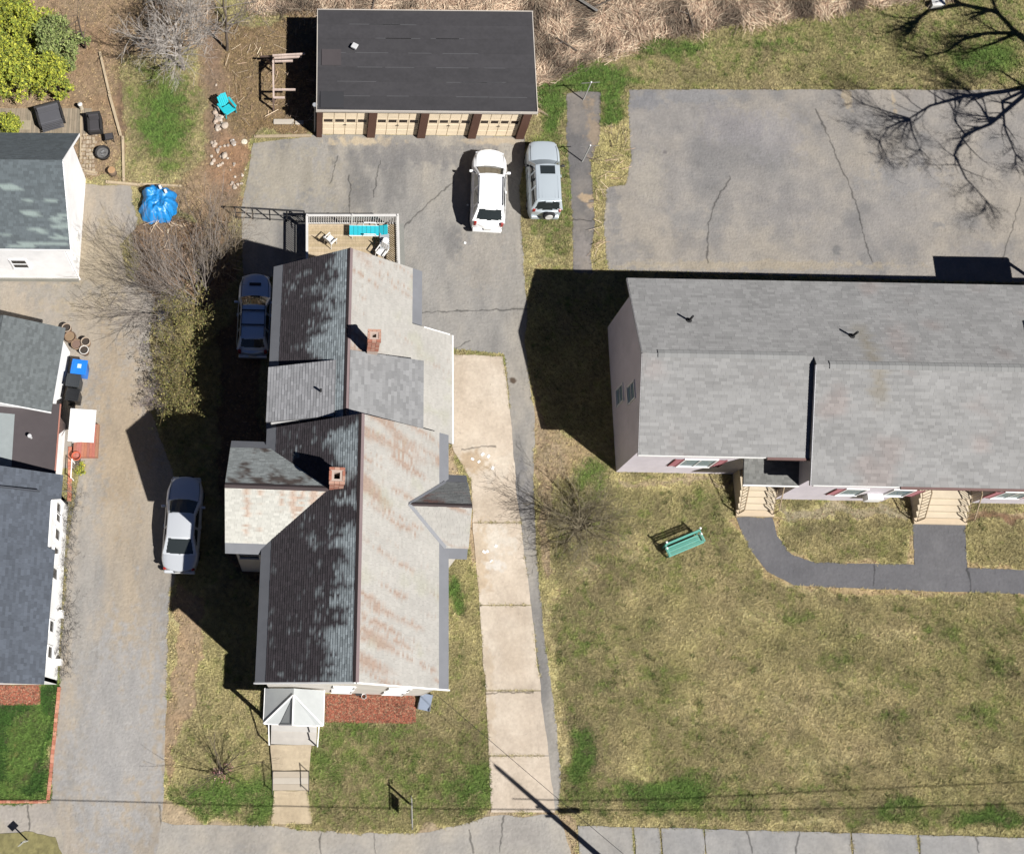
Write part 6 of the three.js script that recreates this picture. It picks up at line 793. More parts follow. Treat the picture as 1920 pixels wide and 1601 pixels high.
{ // stones and odds by the earth bank
  const sm = [mat([0.48, 0.40, 0.32], 0.95), mat([0.55, 0.48, 0.40], 0.95), mat([0.36, 0.30, 0.25], 0.95), mat([0.48, 0.38, 0.30], 0.95)], stone = [0, 1, 2, 3].map(k => { const g = new THREE.IcosahedronGeometry(1, 1), p = g.attributes.position; for (let i = 0; i < p.count; i++) { const x = p.getX(i), y = p.getY(i), z = p.getZ(i), d = 0.75 + 0.5 * vn(x * 1.3 + k * 9 + 20, z * 1.3 + y * 2 + 20); p.setXYZ(i, x * d, y * d * 0.6, z * d); } g.computeVertexNormals(); return metric(g); });
  const pile = (label, spots) => { const t = thing('stone_pile', label, 'stones', [0, 0, 0], 0, 'stones by the earth bank'); for (const [u, v, s] of spots) { const p = at(u, v), q = mesh('stone', stone[Math.floor(rnd() * 4)], sm[Math.floor(rnd() * 4)], t); q.position.set(p.x, s * 0.35, p.z); q.rotation.y = rr(0, 6); q.scale.setScalar(s * 0.8); } };
  const ring = []; for (let k = 0; k < 22; k++) ring.push([rr(400, 418), rr(202, 245), rr(0.08, 0.2)]); ring.push([421, 236, 0.26], [405, 228, 0.2]); pile('heap of pale bricks and stones beside the turquoise chair', ring);
  const low = []; for (let k = 0; k < 26; k++) low.push([rr(396, 440), rr(252, 312), rr(0.05, 0.15)]); low.push([421, 293, 0.26], [438, 269, 0.18], [408, 282, 0.14]); pile('scatter of pale stones below the turquoise chair', low);
  const far = []; for (let k = 0; k < 14; k++) far.push([rr(430, 460), rr(310, 350), rr(0.04, 0.12)]); far.push([440, 352, 0.14], [405, 160, 0.1]); pile('small stones at the corner of the garage yard', far);
  const ld = thing('garden_disc', 'round cream disc lying at the edge of the garage yard', 'disc', at(458, 266)); mesh('disc', lathe([[0.001, 0.05], [0.14, 0.05], [0.17, 0.03], [0.17, 0], [0.001, 0]], 24), mat([0.72, 0.66, 0.52], 0.6), ld); mesh('knob', cyl(0.03, 0.03, 0.04, 0, 0.06, 0, 10), offwhite, ld);
  for (const [u, v, a, l] of [[438, 268, 0.3, 'white scrap board among the pale stones'], [1092, 12, 0.9, 'grey weathered board lying in the reeds']]) { const b = thing('scrap_board', l, 'board', at(u, v), a); mesh('plank', box(0.16, 0.04, u > 900 ? 1.9 : 0.4, 0, u > 900 ? 0.36 : 0.05, 0), u > 900 ? mat([0.2, 0.19, 0.18], 0.9, { map: woodMap }) : offwhite, b); mesh('batten', box(0.05, 0.03, u > 900 ? 1.7 : 0.3, 0.03, u > 900 ? 0.39 : 0.08, 0), u > 900 ? mat([0.24, 0.22, 0.2], 0.9, { map: woodMap }) : offwhite, b); }
  const wb = thing('metal_box', 'small white metal box at the top right under the tree shadow', 'box', at(1754, 13), 0.05); mesh('body', rbox(0.72, 0.32, 0.34, 0.03, 0, 0.18, 0), mat([0.55, 0.55, 0.53], 0.5), wb); mesh('lid', rbox(0.76, 0.05, 0.38, 0.015, 0, 0.36, 0), offwhite, wb);
  const ct = thing('plastic_crate', 'dark plastic crate with a grey lid at the hedge corner', 'crate', at(301, 596), 0.1); mesh('body', [box(0.5, 0.3, 0.04, 0, 0.15, -0.23), box(0.5, 0.3, 0.04, 0, 0.15, 0.23), box(0.04, 0.3, 0.42, -0.23, 0.15, 0), box(0.04, 0.3, 0.42, 0.23, 0.15, 0), box(0.5, 0.03, 0.5, 0, 0.02, 0)], mat([0.03, 0.035, 0.05], 0.6), ct); mesh('lid', rbox(0.34, 0.03, 0.4, 0.01, 0.06, 0.31, 0.02, 0.2), mat([0.34, 0.36, 0.4], 0.5), ct);
  // litter of white scraps on the concrete drive
  for (const [u, v] of [[886, 861], [898, 866], [916, 856], [924, 878], [905, 852], [908, 1035], [921, 1052], [914, 1034], [930, 1024], [872, 456], [877, 385]]) { const p = at(u, v); const s = tag(mesh('paper_scrap', rbox(rr(0.1, 0.2), 0.012, rr(0.06, 0.14), 0.004, p.x, 0.045, p.z, rr(0, 3)), white), u < 880 ? 'tiny white scrap on the garage yard asphalt' : 'white paper scrap on the concrete drive', 'litter', u < 880 ? 'white scraps on the garage yard' : 'white scraps on the concrete drive'); }
}
for (const [u, v, a, L, lab] of [[1130, 10, 0.5, 1.6, 'dark fallen branch at the top edge among the reeds'], [1290, 40, 1.9, 1.2, 'short fallen branch in the reeds above the grass bank'], [1060, 90, 2.6, 1.4, 'fallen branch in the reeds right of the garage'], [700, 5, 1.4, 1.8, 'fallen branch behind the garage roof edge']]) { const f = thing('fallen_branch', lab, 'branch', at(u, v).setY(0.22), a); mesh('limb', bar(V(-L / 2, 0, 0), V(L / 2, 0.12, 0.1), 0.06, 7, 0.03), darkTwig, f); mesh('side_twig', bar(V(0, 0.06, 0.04), V(0.3, 0.16, 0.5), 0.025, 5, 0.01), darkTwig, f); mesh('side_twig', bar(V(0.25, 0.08, 0.06), V(0.6, 0.14, -0.4), 0.02, 5, 0.008), greyTwig, f); }
// ------------------------------------------------------------------ left house clutter: planters, bins, awning
{
  const barrel = (label, u, v, r, h, tone, rim, soil) => { const b = thing('planter', label, 'planter', at(u, v, h).setY(0.012), 0, 'planters by the left house corner'); mesh('pot', lathe([[0.001, 0], [r * 0.82, 0], [r * 1.02, h * 0.6], [r, h], [r * 0.88, h], [r * 0.85, h * 0.6], [0.001, h * 0.58]], 20), tone, b); mesh('rim', new THREE.TorusGeometry(r * 0.95, 0.025, 6, 22).rotateX(Math.PI / 2).translate(0, h, 0), rim, b); mesh('soil', cyl(r * 0.86, r * 0.86, 0.02, 0, h * 0.8, 0, 18), soil, b); };
  const br = mat([0.16, 0.10, 0.065], 0.9), pr = mat([0.42, 0.34, 0.26], 0.85), so = mat([0.05, 0.038, 0.03], 1), tn = mat([0.28, 0.19, 0.12], 0.9), wt = mat([0.6, 0.58, 0.54], 0.7);
  barrel('pale rimmed planter, topmost of the cluster', 124, 614, 0.24, 0.42, br, pr, so); barrel('brown planter filled with dry stalks behind the others', 131, 631, 0.3, 0.36, tn, br, mat([0.26, 0.18, 0.11], 1)); barrel('brown planter at the centre of the cluster', 143, 645, 0.28, 0.34, br, tn, mat([0.2, 0.13, 0.1], 1)); barrel('tan rimmed planter, rightmost of the cluster', 160, 640, 0.24, 0.4, tn, pr, so); barrel('dark planter with a white rim, lowest of the cluster', 157, 656, 0.24, 0.4, br, wt, so);
  const bin = (label, u, v, m, w, d, mark) => { const p = at(u, v, 1.0), b = thing('wheelie_bin', label, 'bin', [p.x, 0.012, p.z], -0.12, 'wheeled bins by the left house'); const g = new THREE.CylinderGeometry(w * 0.7, w * 0.56, 0.92, 4, 1).rotateY(Math.PI / 4); g.scale(1, 1, d / w); g.translate(0, 0.5, 0); mesh('tub', metric(g), m, b); mesh('lid', [rbox(w * 1.08, 0.07, d * 1.1, 0.025, 0, 1.0, 0), rbox(w * 0.8, 0.03, d * 0.78, 0.012, 0, 1.045, 0)], m, b); mesh('handle', bar(V(-w * 0.56, 0.96, -d * 0.35), V(-w * 0.56, 0.96, d * 0.35), 0.022), m, b); for (const s of [-1, 1]) mesh('wheel', cyl(0.1, 0.1, 0.05, 0, 0, 0, 12).rotateX(Math.PI / 2).translate(-w * 0.45, 0.1, s * d * 0.45), tyreM, b); if (mark) mesh('sticker', box(0.2, 0.006, 0.22, 0.02, 1.064, -0.03), mat([0.55, 0.75, 0.85], 0.5), b); };
  bin('bright blue recycling bin with a pale sticker on its lid', 148, 688, mat([0.012, 0.17, 0.62], 0.45, { plain: true }), 0.74, 0.72, true); bin('charcoal wheeled bin next to the blue bin', 137, 713, mat([0.035, 0.04, 0.045], 0.5), 0.66, 0.62); bin('black wheeled bin nearest the white awning', 136, 740, mat([0.014, 0.015, 0.017], 0.45), 0.62, 0.6);
  const aw = thing('awning', 'white corrugated awning over the side door of the left house', 'awning', [-11.0, 0, -15.42], -0.03); for (let k = 0; k < 16; k++) mesh('corrugation', cyl(0.055, 0.055, 1.25, 0.05, 0, 0, 10).rotateZ(Math.PI / 2).rotateZ(-0.12).translate(0, 2.42, -0.8 + k * 0.105), white, aw); for (const z of [-0.7, 0.7]) mesh('bracket', beam(V(-0.55, 1.9, z), V(0.35, 2.3, z), 0.04, 0.05), white, aw);
  const dk = thing('red_porch', 'red brown plank porch floor below the white awning', 'porch', [-11.3, 0, -15.0]); for (let k = 0; k < 9; k++) mesh('plank', box(0.13, 0.28, 1.75, -0.5 + k * 0.138, 0.14, -0.33), mat([0.42, 0.17, 0.12].map(v => v * rr(0.85, 1.1)), 0.85, { map: woodMap }), dk);
  const rp = thing('red_pot', 'round orange red pot beside the red porch', 'pot', at(145, 858)); mesh('pot', lathe([[0.001, 0], [0.16, 0], [0.22, 0.3], [0.24, 0.3], [0.24, 0.36], [0.2, 0.36], [0.17, 0.1], [0.001, 0.1]], 20), mat([0.6, 0.12, 0.06], 0.5), rp); mesh('soil', cyl(0.18, 0.18, 0.02, 0, 0.24, 0, 16), mat([0.3, 0.07, 0.04], 0.9), rp);
  const rl = thing('porch_rail', 'thin white rail beside the yellow plant', 'railing', at(139, 885)); mesh('rail', bar(V(0, 0.7, -0.5), V(0, 0.7, 0.5), 0.03), white, rl); for (const z of [-0.45, 0.45]) mesh('post', bar(V(0, 0, z), V(0, 0.7, z), 0.03), white, rl);
}
{ // cellar hatch and bucket at the front of the middle house
  const c = thing('cellar_hatch', 'blue grey metal cellar hatch at the right front corner', 'hatch', at(796, 1316), -0.2); mesh('cover', plate([V(-0.26, 0.12, 0.4), V(0.28, 0.12, 0.4), V(0.3, 0.5, -0.35), V(-0.28, 0.5, -0.35)], 0.04), mat([0.22, 0.26, 0.33], 0.5), c); mesh('curb', [box(0.05, 0.3, 0.8, -0.27, 0.1, 0), box(0.05, 0.3, 0.8, 0.29, 0.1, 0)], greyMetal, c);
  const b = thing('garden_bucket', 'small cream bucket in the red mulch bed', 'bucket', at(682, 1306)); mesh('shell', lathe([[0.001, 0], [0.1, 0], [0.14, 0.24], [0.12, 0.24], [0.09, 0.02], [0.001, 0.02]], 16), white, b); mesh('handle', new THREE.TorusGeometry(0.13, 0.008, 5, 16, Math.PI).translate(0, 0.24, 0), iron, b);
  const v = thing('basement_vent', 'small black wall vent above the red mulch bed', 'vent', at(672, 1302)); mesh('hood', box(0.3, 0.2, 0.14, 0, 0.35, 0), blackPipe, v); mesh('flange', box(0.36, 0.26, 0.03, 0, 0.35, -0.07), blackPipe, v);
}

// ------------------------------------------------------------------ ground cover
const isPaved = (() => { const all = [...paved, ...foot], bb = all.map(bounds); return (x, z) => { for (let i = 0; i < all.length; i++) { const b = bb[i]; if (x >= b[0] && x <= b[1] && z >= b[2] && z <= b[3] && inside(all[i], x, z)) return true; } return false; }; })();
function cover(name, label, category, geo, count, roll, material) {
  const M = [], C = [], m4 = new THREE.Matrix4(), q = new THREE.Quaternion(), e = new THREE.Euler(); let tries = 0;
  while (M.length < count && tries++ < count * 12) { const r = roll(); if (!r) continue; e.set(r.rx ?? 0, r.ry, r.rz ?? 0); M.push(m4.clone().compose(V(r.x, r.y ?? 0, r.z), q.clone().setFromEuler(e), V(r.s * (r.sx ?? 1), r.s * (r.sy ?? 1), r.s * (r.sz ?? 1)))); C.push(r.c); }
  const o = new THREE.InstancedMesh(geo, material, M.length), c = new THREE.Color(); for (let i = 0; i < M.length; i++) { o.setMatrixAt(i, M[i]); o.setColorAt(i, c.setRGB(...C[i])); }
  o.name = numbered(name); o.userData.kind = 'stuff'; tag(o, label, category); scene.add(o); return o;
}
const leafM = new THREE.MeshStandardMaterial({ roughness: 0.95, side: THREE.DoubleSide });
function tuftGeo(n, h, spread, w) { const p = []; for (let k = 0; k < n; k++) { const a = k / n * 6.283 + rr(-0.5, 0.5), r = rr(0, spread * 0.4), bx = Math.cos(a) * r, bz = Math.sin(a) * r, lx = bx + Math.cos(a) * spread * rr(0.5, 1), lz = bz + Math.sin(a) * spread * rr(0.5, 1), t = a + 1.57; p.push(bx - Math.cos(t) * w, 0, bz - Math.sin(t) * w, bx + Math.cos(t) * w, 0, bz + Math.sin(t) * w, lx, h * rr(0.5, 1.1), lz); } const g = tris(p); g.computeVertexNormals(); return metric(g); }
const fieldOut = new Float32Array(5);
const inGround = () => { const x = rr(-20, 43), z = rr(-43.5, 5.5); const [wx, wz] = warp(x, z); field(wx, wz, fieldOut); return [x, z]; };
cover('lawn_grass', 'short patchy spring grass over all the lawns', 'grass', tuftGeo(8, 0.065, 0.10, 0.011), 260000, () => {
  const [x, z] = inGround(), g = fieldOut[3]; if (rnd() > g * (0.55 + 0.9 * fbm(x * 0.8, z * 0.8, 3))) return null; if (isPaved(x, z)) return null;
  const c = g > 0.3 ? turf(x, z, fieldOut, rnd()) : [fieldOut[0] * 0.96, fieldOut[1] * 0.98, fieldOut[2] * 0.94], k = rr(0.9, 2.2) * (0.85 + 0.3 * fbm(x * 0.45, z * 0.45 + 9, 3)), f = [0, 1, 2].map(i => Math.min(0.7, s2l(c[i]) / KEXP * k));
  return { x, z, y: 0.004, ry: rr(0, 6.28), s: rr(0.6, 1.5) * (fieldOut[1] > fieldOut[0] ? 1.25 : 1), sy: rr(0.7, 1.4), c: f };
}, leafM);
const straw = metric(new THREE.BoxGeometry(0.016, 0.01, 1));
cover('reed_litter', 'flattened pinkish tan reeds behind the garage and along the top', 'reeds', straw, 80000, () => {
  const [x, z] = inGround(); if (rnd() > Math.pow(fieldOut[4], 1.5) * 1.1 || isPaved(x, z)) return null;
  const pt = fbm(x * 0.7 + 5, z * 0.7, 4), k = rr(0.55, 1.6) * (0.35 + 1.2 * smooth(0.3, 0.62, pt)), b = rnd() < 0.4 ? alb(222, 200, 172) : rnd() < 0.6 ? alb(200, 172, 146) : alb(158, 130, 108), d = (fbm(x * 0.5, z * 0.5, 2) - 0.5) * 5 + rr(-0.9, 0.9);
  return { x, z, y: rr(0.01, 0.25), ry: d, rx: rr(-0.3, 0.3), s: 1, sx: rr(0.5, 1.5), sz: rr(0.2, 0.85), c: b.map(v => Math.min(0.8, v * k)) };
}, leafM);
cover('leaf_litter', 'scattered dead leaves and twigs on the bare earth', 'leaves', metric(new THREE.BoxGeometry(0.06, 0.012, 0.04)), 11000, () => {
  const [x, z] = inGround(); if (fieldOut[3] > 0.6 || rnd() < 0.2 || isPaved(x, z) || (z > -4 && x > -10)) return null; const k = rr(0.6, 1.5), b = rnd() < 0.5 ? alb(172, 146, 116) : alb(146, 118, 92);
  return { x, z, y: 0.012, ry: rr(0, 6.28), rx: rr(-0.5, 0.5), s: rr(0.4, 1.2), sx: rr(0.5, 2.2), c: b.map(v => Math.min(0.7, v * k)) };
}, leafM);
cover('mulch_chips', 'red wood chips in the mulch beds', 'mulch', metric(new THREE.BoxGeometry(0.09, 0.02, 0.035)), 6500, () => {
  const p = rnd() < 0.7 ? at(rr(612, 778), rr(1305, 1354)) : at(rr(-20, 74), rr(1287, 1320)), k = rr(0.45, 1.5), b = rnd() < 0.7 ? alb(172, 102, 78) : alb(176, 136, 108);
  return { x: p.x, z: p.z, y: 0.045, ry: rr(0, 6.28), rx: rr(-0.5, 0.5), s: rr(0.6, 1.5), c: b.map(v => v * k) };
}, leafM);
// clumps of taller green weeds that stand out from the turf
const clump = tuftGeo(16, 0.22, 0.2, 0.02);
cover('weed_tufts', 'taller green weed tufts at the lawn edges', 'weeds', clump, 5200, () => {
  const [x, z] = inGround(); if (fieldOut[3] < 0.6 || fieldOut[1] < 99 || isPaved(x, z) || fbm(x * 1.6, z * 1.6, 3) + (fieldOut[1] - fieldOut[0]) * 0.006 < 0.56) return null; const k = rr(0.5, 1.3), b = rnd() < 0.5 ? alb(100, 124, 54) : alb(146, 148, 82);
  return { x, z, ry: rr(0, 6.28), s: rr(0.3, 0.8), c: b.map(v => v * k) };
}, leafM);

// ------------------------------------------------------------------ woody plants
function limbTo(out, a, b, ra, rb, n) { const d = V().subVectors(b, a), u = V(d.y, -d.x, 0.3).cross(d).normalize(), w = V().crossVectors(d, u).normalize(); const A = [], B = []; for (let k = 0; k < n; k++) { const t = k / n * 6.283, c = Math.cos(t), s = Math.sin(t); A.push(a.clone().addScaledVector(u, c * ra).addScaledVector(w, s * ra)); B.push(b.clone().addScaledVector(u, c * rb).addScaledVector(w, s * rb)); } for (let k = 0; k < n; k++) { const j = (k + 1) % n; for (const p of [A[k], A[j], B[k], B[k], A[j], B[j]]) out.push(p.x, p.y, p.z); } }
function grow(out, tips, p, dir, len, r, depth, o) {                  // one bending branch with side branches
  const n = depth > 1 ? 5 : 3, seg = Math.max(3, Math.round(len / (o.seg ?? 0.35))); let q = p.clone(), d = dir.clone().normalize(), rad = r;
  for (let i = 0; i < seg; i++) {
    const L = len / seg; d.add(V(rr(-1, 1), rr(-1, 1) + (o.rise ?? 0.1), rr(-1, 1)).multiplyScalar(o.wild ?? 0.22)).normalize(); const e = q.clone().addScaledVector(d, L); if (e.y < 0.03) { e.y = 0.03; d.y = Math.abs(d.y); }
    const r2 = Math.max(o.tip ?? 0.004, r * (1 - (i + 1) / seg * 0.8)); limbTo(out, q, e, rad, r2, n); q = e; rad = r2;
    if (depth > 0 && i >= (depth === o.depth ? o.bare ?? 1 : 0)) { const kids = o.kids ?? 2; for (let k = 0; k < kids; k++) if (rnd() < (o.chance ?? 0.75)) { const s = V(rr(-1, 1), rr(-0.6, 1), rr(-1, 1)).normalize(), nd = d.clone().multiplyScalar(o.keep ?? 0.9).add(s).normalize(); grow(out, tips, q, nd, len * rr(0.35, 0.65) * (1 - 0.3 * i / seg), rad * 0.55, depth - 1, o); } }
  }
  tips.push([q, d]);
}
function finish(list) { const g = tris(list); g.computeVertexNormals(); return metric(g); }
function bareShrub(name, label, category, base, stems, o, m, group) {
  const t = thing(name, label, category, [base.x, 0, base.z], 0, group), crown = [], trunk = [], tips = [];
  for (let k = 0; k < stems; k++) { const a = rr(o.a0 ?? 0, o.a1 ?? 6.283), tilt = rr(o.t0 ?? 0.2, o.t1 ?? 1.0), st = V(rr(-1, 1) * (o.foot ?? 0.25), 0, rr(-1, 1) * (o.footz ?? o.foot ?? 0.25)), d = V(Math.cos(a) * Math.sin(tilt), Math.cos(tilt), Math.sin(a) * Math.sin(tilt)); const e = st.clone().addScaledVector(d, 0.3); limbTo(trunk, st.clone().add(V(0, -0.05, 0)), e, o.r * 1.15, o.r, 5); grow(crown, tips, e, d, o.len * rr(0.6, 1.15), o.r, o.depth, o); }
  mesh('trunk', finish(trunk), m[0], t); mesh('crown', finish(crown), m[1] ?? m[0], t); return [t, tips];
}
function leafy(parent, pts, per, size, spread, cols, name = 'foliage') { const pos = [], col = []; for (const q of pts) for (let k = 0; k < per; k++) { const c = q.clone().add(V(rr(-1, 1), rr(-1, 1), rr(-1, 1)).multiplyScalar(spread)); if (c.y < 0.03) c.y = 0.03; const a = V(rr(-1, 1), rr(-1, 1), rr(-1, 1)).normalize(), b = V(rr(-1, 1), rr(-1, 1), rr(-1, 1)).cross(a).normalize(), s = size * rr(0.5, 1.4), cc = cols[Math.floor(rnd() * cols.length)], kk = rr(0.65, 1.35), P = [c.clone().addScaledVector(a, s), c.clone().addScaledVector(b, s * 0.45), c.clone().addScaledVector(a, -s), c.clone().addScaledVector(b, -s * 0.45)]; for (const i of [0, 1, 2, 0, 2, 3]) { pos.push(P[i].x, P[i].y, P[i].z); col.push(cc[0] * kk, cc[1] * kk, cc[2] * kk); } }
  const g = tris(pos); g.setAttribute('color', new THREE.Float32BufferAttribute(col, 3)); g.computeVertexNormals(); return mesh(name, g, leafVM, parent); }
const leafVM = new THREE.MeshPhysicalMaterial({ vertexColors: true, roughness: 0.85, transmission: 0.25, thickness: 0, side: THREE.DoubleSide });
// big bare shrub by the left driveway
bareShrub('bare_shrub', 'large bare grey twigged shrub spreading over the left driveway by the tarp', 'shrub', at(375, 575), 18, { r: 0.035, len: 4.2, depth: 2, kids: 2, chance: 0.75, wild: 0.14, rise: 0.02, t0: 0.5, t1: 1.15, a0: 2.6, a1: 5.6, foot: 0.5, seg: 0.4, tip: 0.006, keep: 1.3 }, [darkTwig, greyTwig]);
bareShrub('bare_shrub', 'dense tan brown shrub against the fence behind the wagon', 'shrub', at(415, 480), 46, { r: 0.022, len: 2.3, depth: 2, kids: 2, chance: 0.6, wild: 0.16, t0: 0.1, t1: 0.9, foot: 0.9, footz: 1.5, seg: 0.35, tip: 0.005, keep: 1.4 }, [brownTwig, bark(0.20, 0.155, 0.10)]);
{ // olive hedge
  const hedge = (label, u, v, foot, footz, stems, len) => { const [t, tips] = bareShrub('olive_bush', label, 'bush', at(u, v), stems, { r: 0.018, len, depth: 1, kids: 3, chance: 0.8, wild: 0.2, t0: 0.05, t1: 0.75, foot, footz, seg: 0.3, tip: 0.005, keep: 1.1 }, [olveTwig, olveTwig], 'olive bushes along the left driveway'); leafy(t, tips.map(q => q[0]), 6, 0.045, 0.15, [[0.23, 0.20, 0.05], [0.17, 0.165, 0.035], [0.29, 0.24, 0.09], [0.10, 0.115, 0.025]]); };
  hedge('olive bush nearest the dark crate', 352, 610, 0.9, 0.7, 40, 1.5); hedge('olive bush in the middle of the hedge row', 340, 690, 0.6, 1.3, 54, 1.5); hedge('olive bush at the lower end of the hedge row', 345, 765, 0.95, 0.5, 40, 1.4);
  const lilac = bark(0.19, 0.155, 0.155); bareShrub('twiggy_bush', 'low mauve grey twigs between the hedge and the driveway', 'bush', at(308, 690), 40, { r: 0.01, len: 0.9, depth: 2, kids: 2, chance: 0.75, wild: 0.3, t0: 0.2, t1: 1.1, foot: 0.4, footz: 2.2, seg: 0.2, tip: 0.004 }, [lilac]); bareShrub('twiggy_bush', 'small mauve grey twig clump below the hedge', 'bush', at(305, 752), 18, { r: 0.01, len: 0.9, depth: 2, kids: 2, chance: 0.75, wild: 0.3, t0: 0.2, t1: 1.2, foot: 0.7, footz: 0.3, seg: 0.2, tip: 0.004 }, [lilac]);
}
// bare shrub beside the drive, its shadow over the asphalt
bareShrub('bare_shrub', 'wide bare shrub beside the concrete drive casting a twiggy shadow', 'shrub', at(1085, 985), 34, { r: 0.034, len: 2.5, depth: 2, kids: 2, chance: 0.75, wild: 0.17, rise: 0.03, t0: 0.25, t1: 1.15, foot: 0.35, seg: 0.3, tip: 0.005, keep: 1.1 }, [darkTwig, bark(0.16, 0.135, 0.085)]);
// sapling with pink buds on the front lawn
{ const [t, tips] = bareShrub('sapling', 'small bare sapling with a few pink buds on the front lawn', 'tree', at(415, 1447), 16, { r: 0.02, len: 2.5, depth: 1, kids: 1, chance: 0.5, wild: 0.12, t0: 0.35, t1: 0.95, foot: 0.1, seg: 0.3, tip: 0.005, keep: 1.6 }, [darkTwig, darkTwig]); const pts = []; for (let k = 0; k < 60; k++) pts.push(V(rr(-0.4, 0.5), rr(0.05, 0.3), rr(-0.3, 0.5))); leafy(t, pts, 3, 0.045, 0.1, [[0.42, 0.17, 0.18], [0.5, 0.3, 0.28]], 'buds'); }
// bare trees at the top left
function bareTree(name, label, base, lean, H, o, m) { const t = thing(name, label, 'tree', [base.x, 0, base.z]), trunk = [], crown = [], tips = []; const top = V(lean.x, H, lean.z); let q = V(0, -0.1, 0); const n = 6; for (let i = 1; i <= n; i++) { const e = V().lerpVectors(V(0, 0, 0), top, i / n).add(V(rr(-1, 1) * 0.08, 0, rr(-1, 1) * 0.08)); const ra = lerp(o.r, o.r * 0.5, (i - 1) / n), rb = lerp(o.r, o.r * 0.5, i / n); limbTo(trunk, q, e, ra, rb, 7); q = e; if (i > 1) for (let k = 0; k < (o.arms ?? 3); k++) { const a = rr(0, 6.283); grow(crown, tips, e, V(Math.cos(a), rr(0.1, 0.9), Math.sin(a)), o.len * rr(0.6, 1.1), rb * 0.55, o.depth, o); } } mesh('trunk', finish(trunk), m[0], t); mesh('crown', finish(crown), m[1], t); return t; }
bareTree('bare_tree', 'bare grey twigged tree at the top left beyond the green patch', at(345, 130), V(-0.2, 0, -0.3), 3.2, { r: 0.10, len: 2.7, depth: 2, kids: 3, chance: 0.66, wild: 0.2, seg: 0.36, tip: 0.007, arms: 6, keep: 1 }, [greyTwig, bark(0.33, 0.30, 0.27)]);
bareTree('bare_tree', 'bare dark tree at the top edge left of the garage', at(425, 95), V(0.1, 0, -0.6), 3.6, { r: 0.09, len: 2.2, depth: 2, kids: 3, chance: 0.6, wild: 0.2, seg: 0.4, tip: 0.006, arms: 3, keep: 1 }, [darkTwig, greyTwig]);
bareTree('bare_tree', 'thin dark bare tree beside the green tree at the top left', at(160, 90), V(0.1, 0, 0.2), 3.0, { r: 0.06, len: 1.5, depth: 1, kids: 2, chance: 0.5, wild: 0.2, seg: 0.4, tip: 0.007, arms: 2, keep: 1 }, [darkTwig, darkTwig]);
// yellow green evergreens in the corner
function evergreen(label, base, R, H, cols, clumps) { const t = thing('evergreen_tree', label, 'tree', [base.x, 0, base.z], 0, 'evergreens in the top left corner'), trunk = [], pts = []; limbTo(trunk, V(0, -0.1, 0), V(0.1, H * 0.85, 0), 0.14, 0.04, 7);
  for (let k = 0; k < clumps; k++) { const a = rr(0, 6.283), f = Math.sqrt(rnd()), y = H * (0.25 + 0.75 * rnd()), r = R * f * (1.05 - 0.6 * Math.pow(y / H, 1.6)) * (0.72 + 0.62 * vn(a * 1.6 + base.x * 3, y * 1.1 + base.z)), c = V(Math.cos(a) * r, y, Math.sin(a) * r); limbTo(trunk, V(0, y * 0.8, 0), c, 0.02, 0.008, 3); for (let q = 0; q < 16; q++) pts.push(c.clone().add(V(rr(-1, 1), rr(-0.5, 0.7), rr(-1, 1)).multiplyScalar(0.26 * R / 1.6))); }
  mesh('trunk', finish(trunk), darkTwig, t); leafy(t, pts, 5, 0.085, 0.1, cols, 'crown'); }
const yg = [[0.34, 0.36, 0.025], [0.25, 0.29, 0.025], [0.42, 0.42, 0.045], [0.15, 0.20, 0.022]], mg = [[0.20, 0.25, 0.065], [0.15, 0.20, 0.05], [0.26, 0.29, 0.10]];
evergreen('bright yellow green evergreen at the left edge of the corner', at(30, 165), 1.75, 3.4, yg, 150); evergreen('yellow green evergreen above the patio, lowest of the corner group', at(108, 168), 1.15, 2.4, yg, 80); evergreen('softer green evergreen next to the bare earth', at(118, 110), 1.45, 2.8, mg, 120); evergreen('yellow green evergreen cut by the top edge', at(40, 90), 1.9, 3.6, yg, 150); evergreen('small yellow green bush peeking over the patio roof edge', at(26, 250), 0.75, 1.3, yg, 40);
// dormant grey shrubs along the white wall, right of the dark roofed house
for (const [v, lab] of [[945, 'grey dormant shrub at the top of the white wall'], [1010, 'grey dormant shrub by the middle windows of the white wall'], [1085, 'grey dormant shrub under the white wall box'], [1165, 'grey dormant shrub right of the lower windows'], [1235, 'grey dormant shrub nearest the green lawn']]) bareShrub('dormant_shrub', lab, 'shrub', at(134 - (v - 945) * 0.05, v), 40, { r: 0.009, len: 0.6, depth: 2, kids: 2, chance: 0.8, wild: 0.35, t0: 0.2, t1: 1.1, foot: 0.25, footz: 0.9, seg: 0.18, tip: 0.004 }, [bark(0.15, 0.14, 0.13)], 'dormant shrubs along the white wall');
{ const b = thing('flowering_plant', 'yellow flowering plant in front of the red porch post', 'plant', at(152, 880)), pts = []; for (let k = 0; k < 60; k++) pts.push(V(rr(-0.22, 0.22), rr(0.05, 0.5), rr(-0.32, 0.32))); leafy(b, pts, 6, 0.05, 0.07, [[0.5, 0.42, 0.02], [0.3, 0.34, 0.03], [0.14, 0.2, 0.03]]); const s = []; limbTo(s, V(0, 0, 0), V(0, 0.4, 0), 0.02, 0.01, 4); mesh('stem', finish(s), olveTwig, b); }
